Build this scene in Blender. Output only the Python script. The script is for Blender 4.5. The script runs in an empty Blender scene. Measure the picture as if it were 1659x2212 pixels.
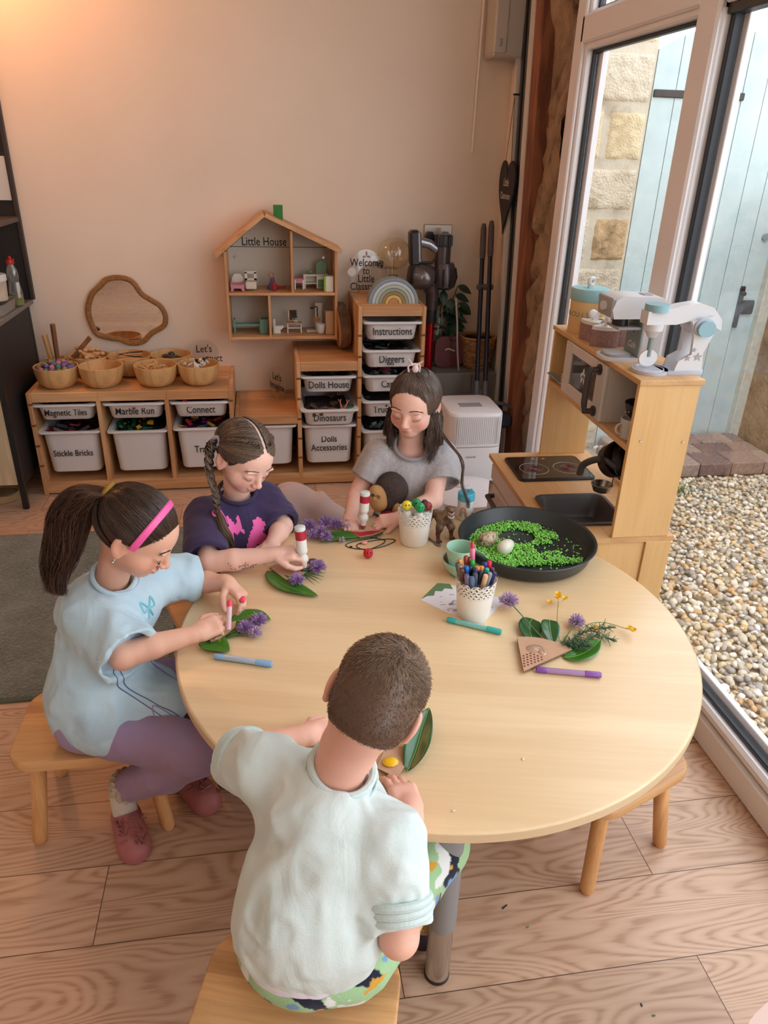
import bpy, math, random
import numpy as np
from mathutils import Vector, Matrix
R = math.radians
S = 0.01                      # the whole file is written in centimetres
C = bpy.context.scene.collection
sc = bpy.context.scene
random.seed(7); rng = np.random.default_rng(7)

# ------------------------------------------------------------------ camera
cam = bpy.data.cameras.new('camera'); camo = bpy.data.objects.new('camera', cam); C.objects.link(camo)
YAW, PIT, ROL, FPX = 0.16766, 0.45760, 0.02926, 1584.2
fw = Vector((math.sin(YAW)*math.cos(PIT), math.cos(YAW)*math.cos(PIT), -math.sin(PIT)))
rt = Vector((math.cos(YAW), -math.sin(YAW), 0)); up = rt.cross(fw)
r2 = math.cos(ROL)*rt + math.sin(ROL)*up; u2 = -math.sin(ROL)*rt + math.cos(ROL)*up
camo.matrix_world = Matrix(((r2.x, u2.x, -fw.x, 1.11075), (r2.y, u2.y, -fw.y, -3.9446), (r2.z, u2.z, -fw.z, 1.57295), (0, 0, 0, 1)))
cam.sensor_fit = 'VERTICAL'; cam.sensor_height = 24.0; cam.lens = 24.0*FPX/2212.0
cam.clip_start = 0.05; cam.clip_end = 200
sc.camera = camo

# ------------------------------------------------------------------ exposure, sky, lights
sc.view_settings.view_transform = 'Standard'; sc.view_settings.look = 'None'
sc.view_settings.gamma = 1.0; sc.view_settings.use_curve_mapping = False
sc.view_settings.exposure = 0.0
try:
    sc.cycles.use_denoising = True; sc.cycles.max_bounces = 7; sc.cycles.diffuse_bounces = 4
    sc.cycles.transparent_max_bounces = 12; sc.cycles.sample_clamp_indirect = 6.0
    sc.cycles.caustics_reflective = False; sc.cycles.caustics_refractive = False
except Exception:
    pass
w = bpy.data.worlds.new('sky'); sc.world = w; w.use_nodes = True
nt = w.node_tree; nt.nodes.clear()
wo = nt.nodes.new('ShaderNodeOutputWorld'); bg = nt.nodes.new('ShaderNodeBackground')
tc = nt.nodes.new('ShaderNodeTexCoord'); mp = nt.nodes.new('ShaderNodeMapping'); mp.inputs['Scale'].default_value = (1, 1, 2.5)
ns = nt.nodes.new('ShaderNodeTexNoise'); ns.inputs['Scale'].default_value = 2.2; ns.inputs['Detail'].default_value = 5
cr = nt.nodes.new('ShaderNodeValToRGB')
cr.color_ramp.elements[0].color = (0.78, 0.89, 1.0, 1); cr.color_ramp.elements[0].position = .38
cr.color_ramp.elements[1].color = (1.0, 1.0, 1.0, 1); cr.color_ramp.elements[1].position = .60
nt.links.new(tc.outputs['Generated'], mp.inputs[0]); nt.links.new(mp.outputs[0], ns.inputs['Vector'])
nt.links.new(ns.outputs['Fac'], cr.inputs[0]); nt.links.new(cr.outputs[0], bg.inputs[0]); nt.links.new(bg.outputs[0], wo.inputs[0])
bg.inputs[1].default_value = 3.9
def area(name, loc, tgt, sx, sy, power, col):
    l = bpy.data.lights.new(name, 'AREA'); l.shape = 'RECTANGLE'; l.size = sx*S; l.size_y = sy*S; l.energy = power; l.color = col
    o = bpy.data.objects.new(name, l); C.objects.link(o); o.location = Vector(loc)*S
    o.rotation_euler = (Vector(tgt)-Vector(loc)).to_track_quat('-Z', 'Y').to_euler(); return o
def point(name, loc, power, col, rad):
    l = bpy.data.lights.new(name, 'POINT'); l.energy = power; l.color = col; l.shadow_soft_size = rad*S
    o = bpy.data.objects.new(name, l); C.objects.link(o); o.location = Vector(loc)*S; return o
point('warm_wall_lamp_light', (-2, -34, 246), 20, (1.0, .42, .16), 5)
area('overhead_fill_light', (70, -330, 255), (80, -250, 0), 150, 120, 6.5, (1.0, .86, .74))  # added soft fill from above to brighten the room, no fitting there
0 and area('glazing_daylight', (228, -430, 120), (120, -300, 60), 160, 200, 9, (.90, .95, 1.0))

# ------------------------------------------------------------------ mesh helpers
def rotm(rx=0, ry=0, rz=0):
    return np.array((Matrix.Rotation(R(rz), 3, 'Z') @ Matrix.Rotation(R(ry), 3, 'Y') @ Matrix.Rotation(R(rx), 3, 'X')))
def frame_of(d):
    d = np.array(d, float); d /= np.linalg.norm(d)+1e-12
    a = np.array([0, 0, 1.]) if abs(d[2]) < .9 else np.array([1., 0, 0])
    u = np.cross(a, d); u /= np.linalg.norm(u); v = np.cross(d, u); return u, v, d
class MB:
    def __init__(s): s.V = []; s.F = []; s.n = 0; s.M = None; s.o = np.zeros(3); s.mi = []; s.cur = 0
    def tf(s, M=None, o=(0, 0, 0)): s.M = M; s.o = np.array(o, float); return s
    def add(s, V, F):
        V = np.asarray(V, float).reshape(-1, 3)
        if s.M is not None: V = V @ s.M.T
        V = V+s.o
        s.V.append(V); s.F.extend([tuple(i+s.n for i in f) for f in F]); s.mi.extend([s.cur]*len(F)); s.n += len(V); return s
    def box(s, c, d, b=0.0, rot=None):
        hx, hy, hz = d[0]/2, d[1]/2, d[2]/2
        b = min(b, hx*.9, hy*.9, hz*.9); V = []; F = []
        if b <= 0:
            V = [(x*hx, y*hy, z*hz) for x in (-1, 1) for y in (-1, 1) for z in (-1, 1)]
            F = [(0, 1, 3, 2), (4, 6, 7, 5), (0, 4, 5, 1), (2, 3, 7, 6), (0, 2, 6, 4), (1, 5, 7, 3)]
        else:
            for x in (-1, 1):
                for y in (-1, 1):
                    for z in (-1, 1):
                        V += [(x*hx, y*(hy-b), z*(hz-b)), (x*(hx-b), y*hy, z*(hz-b)), (x*(hx-b), y*(hy-b), z*hz)]
            I = lambda x, y, z, k: ((x*2+y)*2+z)*3+k
            F = [(I(0,0,0,0), I(0,0,1,0), I(0,1,1,0), I(0,1,0,0)), (I(1,0,0,0), I(1,1,0,0), I(1,1,1,0), I(1,0,1,0)),
                 (I(0,0,0,1), I(1,0,0,1), I(1,0,1,1), I(0,0,1,1)), (I(0,1,0,1), I(0,1,1,1), I(1,1,1,1), I(1,1,0,1)),
                 (I(0,0,0,2), I(0,1,0,2), I(1,1,0,2), I(1,0,0,2)), (I(0,0,1,2), I(1,0,1,2), I(1,1,1,2), I(0,1,1,2))]
            for a in (0, 1):
                for e in (0, 1):
                    f1 = (I(a,e,0,0), I(a,e,1,0), I(a,e,1,1), I(a,e,0,1)); F.append(f1 if (a+e) % 2 == 0 else f1[::-1])
                    f2 = (I(a,0,e,0), I(a,1,e,0), I(a,1,e,2), I(a,0,e,2)); F.append(f2 if (a+e) % 2 == 1 else f2[::-1])
                    f3 = (I(0,a,e,1), I(1,a,e,1), I(1,a,e,2), I(0,a,e,2)); F.append(f3 if (a+e) % 2 == 0 else f3[::-1])
            for x in (0, 1):
                for y in (0, 1):
                    for z in (0, 1):
                        f = (I(x,y,z,0), I(x,y,z,1), I(x,y,z,2)); F.append(f if (x+y+z) % 2 == 1 else f[::-1])
        V = np.array(V, float)
        if rot is not None: V = V @ rot.T
        return s.add(V+np.array(c, float), F)
    def bx(s, x0, x1, y0, y1, z0, z1, b=0.15):
        return s.box(((x0+x1)/2, (y0+y1)/2, (z0+z1)/2), (abs(x1-x0), abs(y1-y0), abs(z1-z0)), b)
    def cyl(s, a, b, r1, r2=None, n=16, cap=True):
        r2 = r1 if r2 is None else r2
        return s.tube([a, b], [r1, r2], n, cap)
    def tube(s, P, r, n=8, cap=True):
        P = np.array(P, float); m = len(P); r = np.array([r]*m if np.isscalar(r) else r, float)
        T = np.zeros_like(P); T[1:-1] = P[2:]-P[:-2]; T[0] = P[1]-P[0]; T[-1] = P[-1]-P[-2]
        T /= np.linalg.norm(T, axis=1)[:, None]+1e-12
        u, v, _ = frame_of(T[0]); V = []; a = np.arange(n)*2*np.pi/n
        for i in range(m):
            u = u-T[i]*(u@T[i]); u /= np.linalg.norm(u)+1e-12; v = np.cross(T[i], u)
            V.append(P[i]+r[i]*(np.cos(a)[:, None]*u+np.sin(a)[:, None]*v))
        F = [(i*n+j, i*n+(j+1) % n, (i+1)*n+(j+1) % n, (i+1)*n+j) for i in range(m-1) for j in range(n)]
        if cap: F += [tuple(range(n))[::-1], tuple((m-1)*n+j for j in range(n))]
        return s.add(np.vstack(V), F)
    def lathe(s, prof, c=(0, 0, 0), n=32, rot=None, sx=1, sy=1, cap=True):
        a = np.arange(n)*2*np.pi/n; V = []
        for r_, z in prof: V.append(np.c_[np.cos(a)*r_*sx, np.sin(a)*r_*sy, np.full(n, z)])
        V = np.vstack(V); m = len(prof)
        F = [(i*n+j, i*n+(j+1) % n, (i+1)*n+(j+1) % n, (i+1)*n+j) for i in range(m-1) for j in range(n)]
        if cap: F += [tuple(range(n))[::-1], tuple((m-1)*n+j for j in range(n))]
        if rot is not None: V = V @ rot.T
        return s.add(V+np.array(c, float), F)
    def ball(s, c, r, n=16, m=10, rot=None):
        r = np.array([r]*3 if np.isscalar(r) else r, float)
        pr = [(math.sin(math.pi*i/m)+1e-4, -math.cos(math.pi*i/m)) for i in range(m+1)]
        a = np.arange(n)*2*np.pi/n
        V = np.vstack([np.c_[np.cos(a)*p, np.sin(a)*p, np.full(n, z)] for p, z in pr])*r
        if rot is not None: V = V @ rot.T
        F = [(i*n+j, i*n+(j+1) % n, (i+1)*n+(j+1) % n, (i+1)*n+j) for i in range(m) for j in range(n)]
        return s.add(V+np.array(c, float), F)
    def prism(s, pts, d0, d1, axis='z', rot=None, c=(0, 0, 0)):
        n = len(pts); V = []
        for d in (d0, d1):
            for p, q in pts: V.append({'z': (p, q, d), 'y': (p, d, q), 'x': (d, p, q)}[axis])
        F = [tuple(range(n))[::-1], tuple(range(n, 2*n))]+[(i, (i+1) % n, n+(i+1) % n, n+i) for i in range(n)]
        V = np.array(V, float)
        if rot is not None: V = V @ rot.T
        return s.add(V+np.array(c, float), F)
    def torus(s, c, R0, r, n=24, m=8, rot=None, sx=1, sy=1):
        a = np.arange(n+1)*2*np.pi/n; P = np.c_[np.cos(a)*R0*sx, np.sin(a)*R0*sy, np.zeros(n+1)]
        if rot is not None: P = P @ rot.T
        return s.tube(P+np.array(c, float), r, m, False)
    def grid(s, f, nu, nv):
        V = [f(i/nu, j/nv) for i in range(nu+1) for j in range(nv+1)]
        F = [(i*(nv+1)+j, (i+1)*(nv+1)+j, (i+1)*(nv+1)+j+1, i*(nv+1)+j+1) for i in range(nu) for j in range(nv)]
        return s.add(V, F)
def rrect(w, h, r, n=5, cx=0, cy=0):
    out = []
    for k, (sx, sy) in enumerate(((1, 1), (-1, 1), (-1, -1), (1, -1))):
        for i in range(n+1):
            a = math.pi/2*(k+i/n); out.append((cx+sx*(w/2-r)+math.cos(a)*r, cy+sy*(h/2-r)+math.sin(a)*r))
    return out
def link_mesh(name, V, F, mats, parent=None, loc=(0, 0, 0), mi=None, cols=None, sharp=40):
    me = bpy.data.meshes.new(name); V = np.asarray(V, float)*S
    if isinstance(F, np.ndarray):
        nf, k = F.shape
        me.vertices.add(len(V)); me.vertices.foreach_set('co', V.astype(np.float32).ravel())
        me.loops.add(nf*k); me.polygons.add(nf)
        me.loops.foreach_set('vertex_index', F.astype(np.int32).ravel())
        me.polygons.foreach_set('loop_start', (np.arange(nf)*k).astype(np.int32))
        me.update(calc_edges=True)
    else:
        me.from_pydata([tuple(v) for v in V], [], F)
    for m in (mats if isinstance(mats, (list, tuple)) else [mats]): me.materials.append(m)
    if mi is not None: me.polygons.foreach_set('material_index', np.array(mi, np.int32))
    if cols is not None:
        at = me.color_attributes.new('Col', 'FLOAT_COLOR', 'POINT')
        at.data.foreach_set('color', np.c_[cols, np.ones(len(cols))].astype(np.float32).ravel())
    me.polygons.foreach_set('use_smooth', np.ones(len(me.polygons), bool))
    if sharp:
        try: me.set_sharp_from_angle(angle=R(sharp))
        except Exception: pass
    o = bpy.data.objects.new(name, me); C.objects.link(o)
    o.location = Vector(loc)*S
    if parent is not None: o.parent = parent
    return o
def obj(name, mb, mat, parent=None, loc=(0, 0, 0), rot=(0, 0, 0), sharp=40):
    o = link_mesh(name, np.vstack(mb.V), mb.F, mat, parent, loc, mb.mi if isinstance(mat, (list, tuple)) else None, sharp=sharp)
    o.rotation_euler = tuple(R(a) for a in rot); return o
def tag(o, label=None, cat=None, group=None, kind=None):
    if label: o['label'] = label
    if cat: o['category'] = cat
    if group: o['group'] = group
    if kind: o['kind'] = kind
    return o
def thing(name, label, cat, loc=(0, 0, 0), rz=0, group=None):
    o = bpy.data.objects.new(name, None); C.objects.link(o); o.empty_display_size = .05
    o.location = Vector(loc)*S; o.rotation_euler = (0, 0, R(rz)); return tag(o, label, cat, group)
def struct(name, mb, mat, label, parent=None, **k):
    o = obj(name, mb, mat, parent, **k)
    if parent is None: tag(o, label, None, None, 'structure')
    return o
def copy_tree(o, parent=None):
    c = o.copy(); C.objects.link(c)
    if parent is not None: c.parent = parent
    for ch in [x for x in C.objects if x.parent == o]: copy_tree(ch, c)
    return c
def lettering(txt, size, parent, loc, rot, mat, sy=1.0, depth=.03, name='lettering', align='CENTER', shear=0, bold=0.0, label=None):
    ls = txt.split('\n'); M = Matrix.Rotation(R(rot[2]), 3, 'Z') @ Matrix.Rotation(R(rot[1]), 3, 'Y') @ Matrix.Rotation(R(rot[0]), 3, 'X')
    for i, t in enumerate(ls):
        d = M @ Vector((0, ((len(ls)-1)/2-i)*size*sy*.95, 0)); letter1(t, size, parent, tuple(Vector(loc)+d), rot, mat, sy, depth, name, align, shear, bold, label)
def letter1(txt, size, parent, loc, rot, mat, sy=1.0, depth=.03, name='lettering', align='CENTER', shear=0, bold=0.0, label=None):
    cu = bpy.data.curves.new(name, 'FONT'); cu.body = txt; cu.size = size*S; cu.extrude = depth*S; cu.align_x = align; cu.align_y = 'CENTER'
    cu.shear = shear; cu.offset = bold*S; cu.space_line = .95; cu.resolution_u = 3
    t = bpy.data.objects.new(name, cu); C.objects.link(t)
    bpy.context.view_layer.update()
    me = bpy.data.meshes.new_from_object(t.evaluated_get(bpy.context.evaluated_depsgraph_get()))
    bpy.data.objects.remove(t); me.name = name; me.materials.clear(); me.materials.append(mat)
    o = bpy.data.objects.new(name, me); C.objects.link(o); o.location = Vector(loc)*S
    o.rotation_euler = tuple(R(a) for a in rot); o.scale = (1, sy, 1)
    if parent is not None: o.parent = parent
    if label: o['label'] = label
    return o

# ------------------------------------------------------------------ signed distance modelling (people, toys, cloth)
def smin(a, b, k):
    h = np.clip(.5+.5*(b-a)/k, 0, 1); return b+(a-b)*h-k*h*(1-h)
def smax(a, b, k): return -smin(-a, -b, k)
def unit(v): v = np.array(v, float); return v/(np.linalg.norm(v)+1e-12)
class SDF:
    def __init__(s): s.p = []; s.post = None
    def cap(s, a, b, ra, rb=None, k=1.0, op=0):
        a = np.array(a, float); b = np.array(b, float); rb = ra if rb is None else rb; ba = b-a; L = ba@ba+1e-9
        def f(P):
            t = np.clip(((P-a)@ba)/L, 0, 1); return np.sqrt((((P-a)-t[:, None]*ba)**2).sum(1))-(ra+(rb-ra)*t)
        s.p.append((f, (a+b)/2, np.sqrt(L)/2+max(ra, rb), k, op)); return s
    def chain(s, pts, rs, k=1.0, op=0):
        for i in range(len(pts)-1): s.cap(pts[i], pts[i+1], rs[i], rs[i+1], k, op)
        return s
    def ell(s, c, r, rot=None, k=1.0, op=0):
        c = np.array(c, float); r = np.array([r]*3 if np.isscalar(r) else r, float); Rm = np.eye(3) if rot is None else np.asarray(rot)
        def f(P):
            q = (P-c) @ Rm; k0 = np.sqrt(((q/r)**2).sum(1)); k1 = np.sqrt(((q/r**2)**2).sum(1))+1e-9; return k0*(k0-1)/k1
        s.p.append((f, c, r.max(), k, op)); return s
    def rbx(s, c, h, rad=.3, rot=None, k=1.0, op=0):
        c = np.array(c, float); h = np.array(h, float)-rad; Rm = np.eye(3) if rot is None else np.asarray(rot)
        def f(P):
            q = np.abs((P-c) @ Rm)-h; return np.sqrt((np.maximum(q, 0)**2).sum(1))+np.minimum(q.max(1), 0)-rad
        s.p.append((f, c, np.linalg.norm(h)+rad, k, op)); return s
    def plane(s, c, n, k=.3):          # keep the side the normal points away from
        c = np.array(c, float); n = unit(n); s.p.append((lambda P: (c-P)@n, None, 0, k, 2)); return s
    def ev(s, P, ctr=None, rad=0):
        d = np.full(len(P), 60.0)
        hit = False
        for f, c, Rb, k, op in s.p:
            if ctr is not None and c is not None and np.linalg.norm(ctr-c)-Rb > rad+k+1.2: continue
            if op == 0: d = smin(d, f(P), k) if hit else f(P); hit = True
            elif op == 1 and hit: d = smax(d, -f(P), k)
            elif op == 2 and hit: d = smax(d, f(P), k)
        if s.post is not None and hit: d = s.post(P, d)
        return d
    def mesh(s, h, lo=None, hi=None):
        if lo is None:
            Bs = [(c-Rb, c+Rb) for f, c, Rb, k, op in s.p if op == 0]
            lo = np.min([b[0] for b in Bs], 0)-1.2; hi = np.max([b[1] for b in Bs], 0)+1.2
        lo = np.array(lo, float); hi = np.array(hi, float); B = 14
        nb = np.ceil((hi-lo)/h/B).astype(int); n = nb*B+1
        D = np.full(n, 9.0, np.float32)
        g = np.arange(B+1); G = np.stack(np.meshgrid(g, g, g, indexing='ij'), -1).reshape(-1, 3)*h
        rad = B*h/2*1.7321; half = B*h/2
        for i in range(nb[0]):
            for j in range(nb[1]):
                for k in range(nb[2]):
                    o = lo+np.array([i, j, k])*B*h; ctr = o+half
                    near = [c for f, c, Rb, kk, op in s.p if op == 0 and np.linalg.norm(ctr-c)-Rb < rad+.6]
                    if not near: continue
                    d0 = s.ev(ctr[None], ctr, rad)[0]
                    if abs(d0) > rad*1.7+1.6:
                        if d0 < 0: D[i*B:i*B+B+1, j*B:j*B+B+1, k*B:k*B+B+1] = d0
                        continue
                    D[i*B:i*B+B+1, j*B:j*B+B+1, k*B:k*B+B+1] = s.ev(G+o, ctr, rad).reshape(B+1, B+1, B+1)
        return nets(D, lo, h)
def nets(D, lo, h):
    s = D < 0
    c = [s[a:s.shape[0]-1+a, b:s.shape[1]-1+b, e:s.shape[2]-1+e] for a in (0, 1) for b in (0, 1) for e in (0, 1)]
    al = c[0].copy(); an = c[0].copy()
    for q in c[1:]: al &= q; an |= q
    act = an & ~al; idx = np.argwhere(act)
    vid = np.full(act.shape, -1, np.int32); vid[act] = np.arange(len(idx))
    cor = np.array([(a, b, e) for a in (0, 1) for b in (0, 1) for e in (0, 1)])
    val = np.stack([D[idx[:, 0]+a, idx[:, 1]+b, idx[:, 2]+e] for a, b, e in cor], 1)
    pos = np.zeros((len(idx), 3)); cnt = np.zeros(len(idx))
    for i in range(8):
        for j in range(i+1, 8):
            if np.abs(cor[i]-cor[j]).sum() != 1: continue
            m = (val[:, i] < 0) != (val[:, j] < 0); t = val[m, i]/(val[m, i]-val[m, j])
            pos[m] += cor[i]+t[:, None]*(cor[j]-cor[i]); cnt[m] += 1
    V = (idx+pos/cnt[:, None])*h+lo; Q = []
    for ax in range(3):
        a0 = [slice(None)]*3; a1 = [slice(None)]*3; a0[ax] = slice(0, -1); a1[ax] = slice(1, None)
        x = s[tuple(a0)] != s[tuple(a1)]; E_ = np.argwhere(x)
        o1, o2 = [(1, 2), (2, 0), (0, 1)][ax]
        ok = (E_[:, o1] > 0) & (E_[:, o2] > 0) & (E_[:, o1] < act.shape[o1]) & (E_[:, o2] < act.shape[o2]); E_ = E_[ok]
        q = []
        for d1, d2 in ((-1, -1), (0, -1), (0, 0), (-1, 0)):
            k = E_.copy(); k[:, o1] += d1; k[:, o2] += d2; q.append(vid[k[:, 0], k[:, 1], k[:, 2]])
        q = np.stack(q, 1); ins = s[E_[:, 0], E_[:, 1], E_[:, 2]]
        q[~ins] = q[~ins][:, ::-1]; Q.append(q)
    Q = np.vstack(Q); Q = Q[(Q >= 0).all(1)]
    return V, Q
def sdf_obj(name, sd, h, mat, parent, origin=(0, 0, 0), col=None, mi=None):
    V, F = sd.mesh(h); cols = None if col is None else col(V)
    return link_mesh(name, V-np.array(origin, float), F, mat, parent, mi=None if mi is None else mi(V, F), cols=cols, sharp=0)
def strands(name, paths, rad, mat, parent, origin=(0, 0, 0), cols=None):
    """paths: (N, M, 3) array of hair centre lines -> one mesh of thin three-sided tubes"""
    P = np.asarray(paths, float); N, M, _ = P.shape
    T = np.gradient(P, axis=1); T /= np.linalg.norm(T, axis=2)[..., None]+1e-9
    a = np.array([.31, .52, .79]); U = np.cross(T, a); U /= np.linalg.norm(U, axis=2)[..., None]+1e-9; W_ = np.cross(T, U)
    tap = np.linspace(1, .25, M)**.6*rad; V = []
    for k in range(3):
        an = 2*math.pi*k/3; V.append(P+(math.cos(an)*U+math.sin(an)*W_)*tap[None, :, None])
    V = np.stack(V, 2).reshape(-1, 3)
    base = (np.arange(N)*M*3)[:, None, None]; i = np.arange(M-1)[None, :, None]; k = np.arange(3)[None, None, :]; k2 = (k+1) % 3
    F = np.stack([base+i*3+k, base+i*3+k2, base+(i+1)*3+k2, base+(i+1)*3+k], -1).reshape(-1, 4)
    cc = None
    if cols is not None: cc = np.repeat(cols, M*3, axis=0)
    return link_mesh(name, V-np.array(origin, float), F, mat, parent, cols=cc, sharp=0)
def bez(P, n):
    """Catmull-Rom through P, n samples"""
    P = np.array(P, float); Q = np.vstack([2*P[0]-P[1], P, 2*P[-1]-P[-2]]); t = np.linspace(0, len(P)-1-1e-6, n); i = t.astype(int); u = (t-i)[:, None]
    a, b, c, d = Q[i], Q[i+1], Q[i+2], Q[i+3]
    return .5*((2*b)+(-a+c)*u+(2*a-5*b+4*c-d)*u**2+(-a+3*b-3*c+d)*u**3)

# ------------------------------------------------------------------ materials
MT = {}
def lin(c): return tuple(((v/255+.055)/1.055)**2.4 if v/255 > .04045 else v/255/12.92 for v in c)
def base_mat(name):
    m = bpy.data.materials.new(name); m.use_nodes = True; n = m.node_tree; b = n.nodes['Principled BSDF']; return m, n, b
def N(n, t, **k):
    x = n.nodes.new(t)
    for a, v in k.items():
        try: x.inputs[a.replace('_', ' ')].default_value = v
        except Exception: setattr(x, a, v)
    return x
def coords(n, scale=(1, 1, 1), rot=(0, 0, 0), loc=(0, 0, 0), kind='Object'):
    t = N(n, 'ShaderNodeTexCoord'); m = N(n, 'ShaderNodeMapping'); m.inputs['Scale'].default_value = scale
    m.inputs['Rotation'].default_value = tuple(R(a) for a in rot); m.inputs['Location'].default_value = loc
    n.links.new(t.outputs[kind], m.inputs[0]); return m
def ramp(n, fac, stops):
    r = N(n, 'ShaderNodeValToRGB'); e = r.color_ramp.elements
    while len(e) < len(stops): e.new(.5)
    for x, (p, c) in zip(e, stops): x.position = p; x.color = (*c, 1)
    n.links.new(fac, r.inputs[0]); return r
def bump(n, b, h, st=.2, dist=.01):
    x = N(n, 'ShaderNodeBump'); x.inputs['Strength'].default_value = st; x.inputs['Distance'].default_value = dist
    n.links.new(h, x.inputs['Height']); n.links.new(x.outputs[0], b.inputs['Normal']); return x
def plain(name, rgb, rough=.5, metal=0, spec=.5, coat=0, noise=0.0, nscale=40, bmp=0, trans=0, alpha=1, sub=0):
    if name in MT: return MT[name]
    m, n, b = base_mat(name); c = lin(rgb)
    b.inputs['Base Color'].default_value = (*c, 1); b.inputs['Roughness'].default_value = rough; b.inputs['Metallic'].default_value = metal
    b.inputs['Specular IOR Level'].default_value = spec; b.inputs['Coat Weight'].default_value = coat
    b.inputs['Transmission Weight'].default_value = trans; b.inputs['Alpha'].default_value = alpha
    if sub: b.inputs['Subsurface Weight'].default_value = sub; b.inputs['Subsurface Radius'].default_value = (.01, .006, .004)
    if noise or bmp:
        co = coords(n); t = N(n, 'ShaderNodeTexNoise', Scale=nscale, Detail=5.0); n.links.new(co.outputs[0], t.inputs['Vector'])
        if noise:
            r = ramp(n, t.outputs['Fac'], [(.3, tuple(v*(1-noise) for v in c)), (.7, tuple(min(1, v*(1+noise)) for v in c))]); n.links.new(r.outputs[0], b.inputs['Base Color'])
        if bmp: bump(n, b, t.outputs['Fac'], bmp, .004)
    MT[name] = m; return m
def wood(name, c1, c2, axis='x', scale=1.0, rough=.5, rings=1.0, knots=True, dark=None, strip=0, coat=0, seed=0):
    """grain runs along axis"""
    if name in MT: return MT[name]
    m, n, b = base_mat(name); k = {'x': (.14, 1, 1), 'y': (1, .14, 1), 'z': (1, 1, .14)}[axis]
    co = coords(n, tuple(v*scale for v in k), loc=(seed, seed*.7, seed*.3))
    n1 = N(n, 'ShaderNodeTexNoise', Scale=5.0, Detail=3.0, Distortion=.4); n.links.new(co.outputs[0], n1.inputs['Vector'])
    mm = N(n, 'ShaderNodeMath', operation='MULTIPLY'); mm.inputs[1].default_value = 16*rings; n.links.new(n1.outputs['Fac'], mm.inputs[0])
    sn = N(n, 'ShaderNodeMath', operation='SINE'); n.links.new(mm.outputs[0], sn.inputs[0])
    co2 = coords(n, tuple(v*scale*(1 if v == 1 else .3) for v in k)); n2 = N(n, 'ShaderNodeTexNoise', Scale=120.0, Detail=3.0); n.links.new(co2.outputs[0], n2.inputs['Vector'])
    ad = N(n, 'ShaderNodeMath', operation='MULTIPLY_ADD'); ad.inputs[1].default_value = .33; n.links.new(sn.outputs[0], ad.inputs[0]); n.links.new(n2.outputs['Fac'], ad.inputs[2])
    r = ramp(n, ad.outputs[0], [(.15, lin(c1)), (.85, lin(c2))]); out = r.outputs[0]
    if strip:
        co3 = coords(n); sp = N(n, 'ShaderNodeSeparateXYZ'); n.links.new(co3.outputs[0], sp.inputs[0])
        q = N(n, 'ShaderNodeMath', operation='DIVIDE'); q.inputs[1].default_value = strip*S; n.links.new(sp.outputs[{'x': 1, 'y': 0, 'z': 0}[axis]], q.inputs[0])
        fl = N(n, 'ShaderNodeMath', operation='FLOOR'); n.links.new(q.outputs[0], fl.inputs[0])
        wn = N(n, 'ShaderNodeTexWhiteNoise', noise_dimensions='1D'); n.links.new(fl.outputs[0], wn.inputs['W'])
        hs = N(n, 'ShaderNodeMapRange'); hs.inputs['To Min'].default_value = .78; hs.inputs['To Max'].default_value = 1.12; n.links.new(wn.outputs['Value'], hs.inputs['Value'])
        hv = N(n, 'ShaderNodeHueSaturation'); n.links.new(hs.outputs[0], hv.inputs['Value']); n.links.new(out, hv.inputs['Color']); out = hv.outputs[0]
    if knots:
        vo = N(n, 'ShaderNodeTexVoronoi', Scale=4.2); co4 = coords(n, tuple(v*scale*(1 if v == 1 else 3.2) for v in k), loc=(seed+3, 1, 2)); n.links.new(co4.outputs[0], vo.inputs['Vector'])
        kr = ramp(n, vo.outputs['Distance'], [(.02, (1, 1, 1)), (.085, (0, 0, 0))]); mx = N(n, 'ShaderNodeMix', data_type='RGBA')
        n.links.new(kr.outputs[0], mx.inputs[0]); n.links.new(out, mx.inputs[6]); mx.inputs[7].default_value = (*lin(dark or (96, 52, 24)), 1); out = mx.outputs[2]
    n.links.new(out, b.inputs['Base Color']); b.inputs['Roughness'].default_value = rough; b.inputs['Coat Weight'].default_value = coat
    bump(n, b, ad.outputs[0], .12, .001); MT[name] = m; return m
def vcol(name, rough=.6, spec=.3, sub=0, bmp=0, bscale=300, coat=0, sheen=0, aniso=False, wrinkle=0):
    if name in MT: return MT[name]
    m, n, b = base_mat(name); a = N(n, 'ShaderNodeVertexColor'); a.layer_name = 'Col'; n.links.new(a.outputs[0], b.inputs['Base Color'])
    b.inputs['Roughness'].default_value = rough; b.inputs['Specular IOR Level'].default_value = spec; b.inputs['Coat Weight'].default_value = coat
    b.inputs['Sheen Weight'].default_value = sheen
    if sub: b.inputs['Subsurface Weight'].default_value = sub; b.inputs['Subsurface Radius'].default_value = (.012, .005, .003); b.inputs['Subsurface Scale'].default_value = .6
    if bmp:
        co = coords(n); t = N(n, 'ShaderNodeTexNoise', Scale=bscale, Detail=3.0); n.links.new(co.outputs[0], t.inputs['Vector']); h = t.outputs['Fac']
        if wrinkle:
            t2 = N(n, 'ShaderNodeTexNoise', Scale=9.0, Detail=4.0, Distortion=1.2); co2 = coords(n, (1.6, 1.6, .8), (0, 25, 20)); n.links.new(co2.outputs[0], t2.inputs['Vector'])
            ma = N(n, 'ShaderNodeMath', operation='MULTIPLY_ADD'); ma.inputs[1].default_value = wrinkle; n.links.new(t2.outputs['Fac'], ma.inputs[0]); n.links.new(h, ma.inputs[2]); h = ma.outputs[0]
        bump(n, b, h, bmp, .006)
    MT[name] = m; return m
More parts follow.
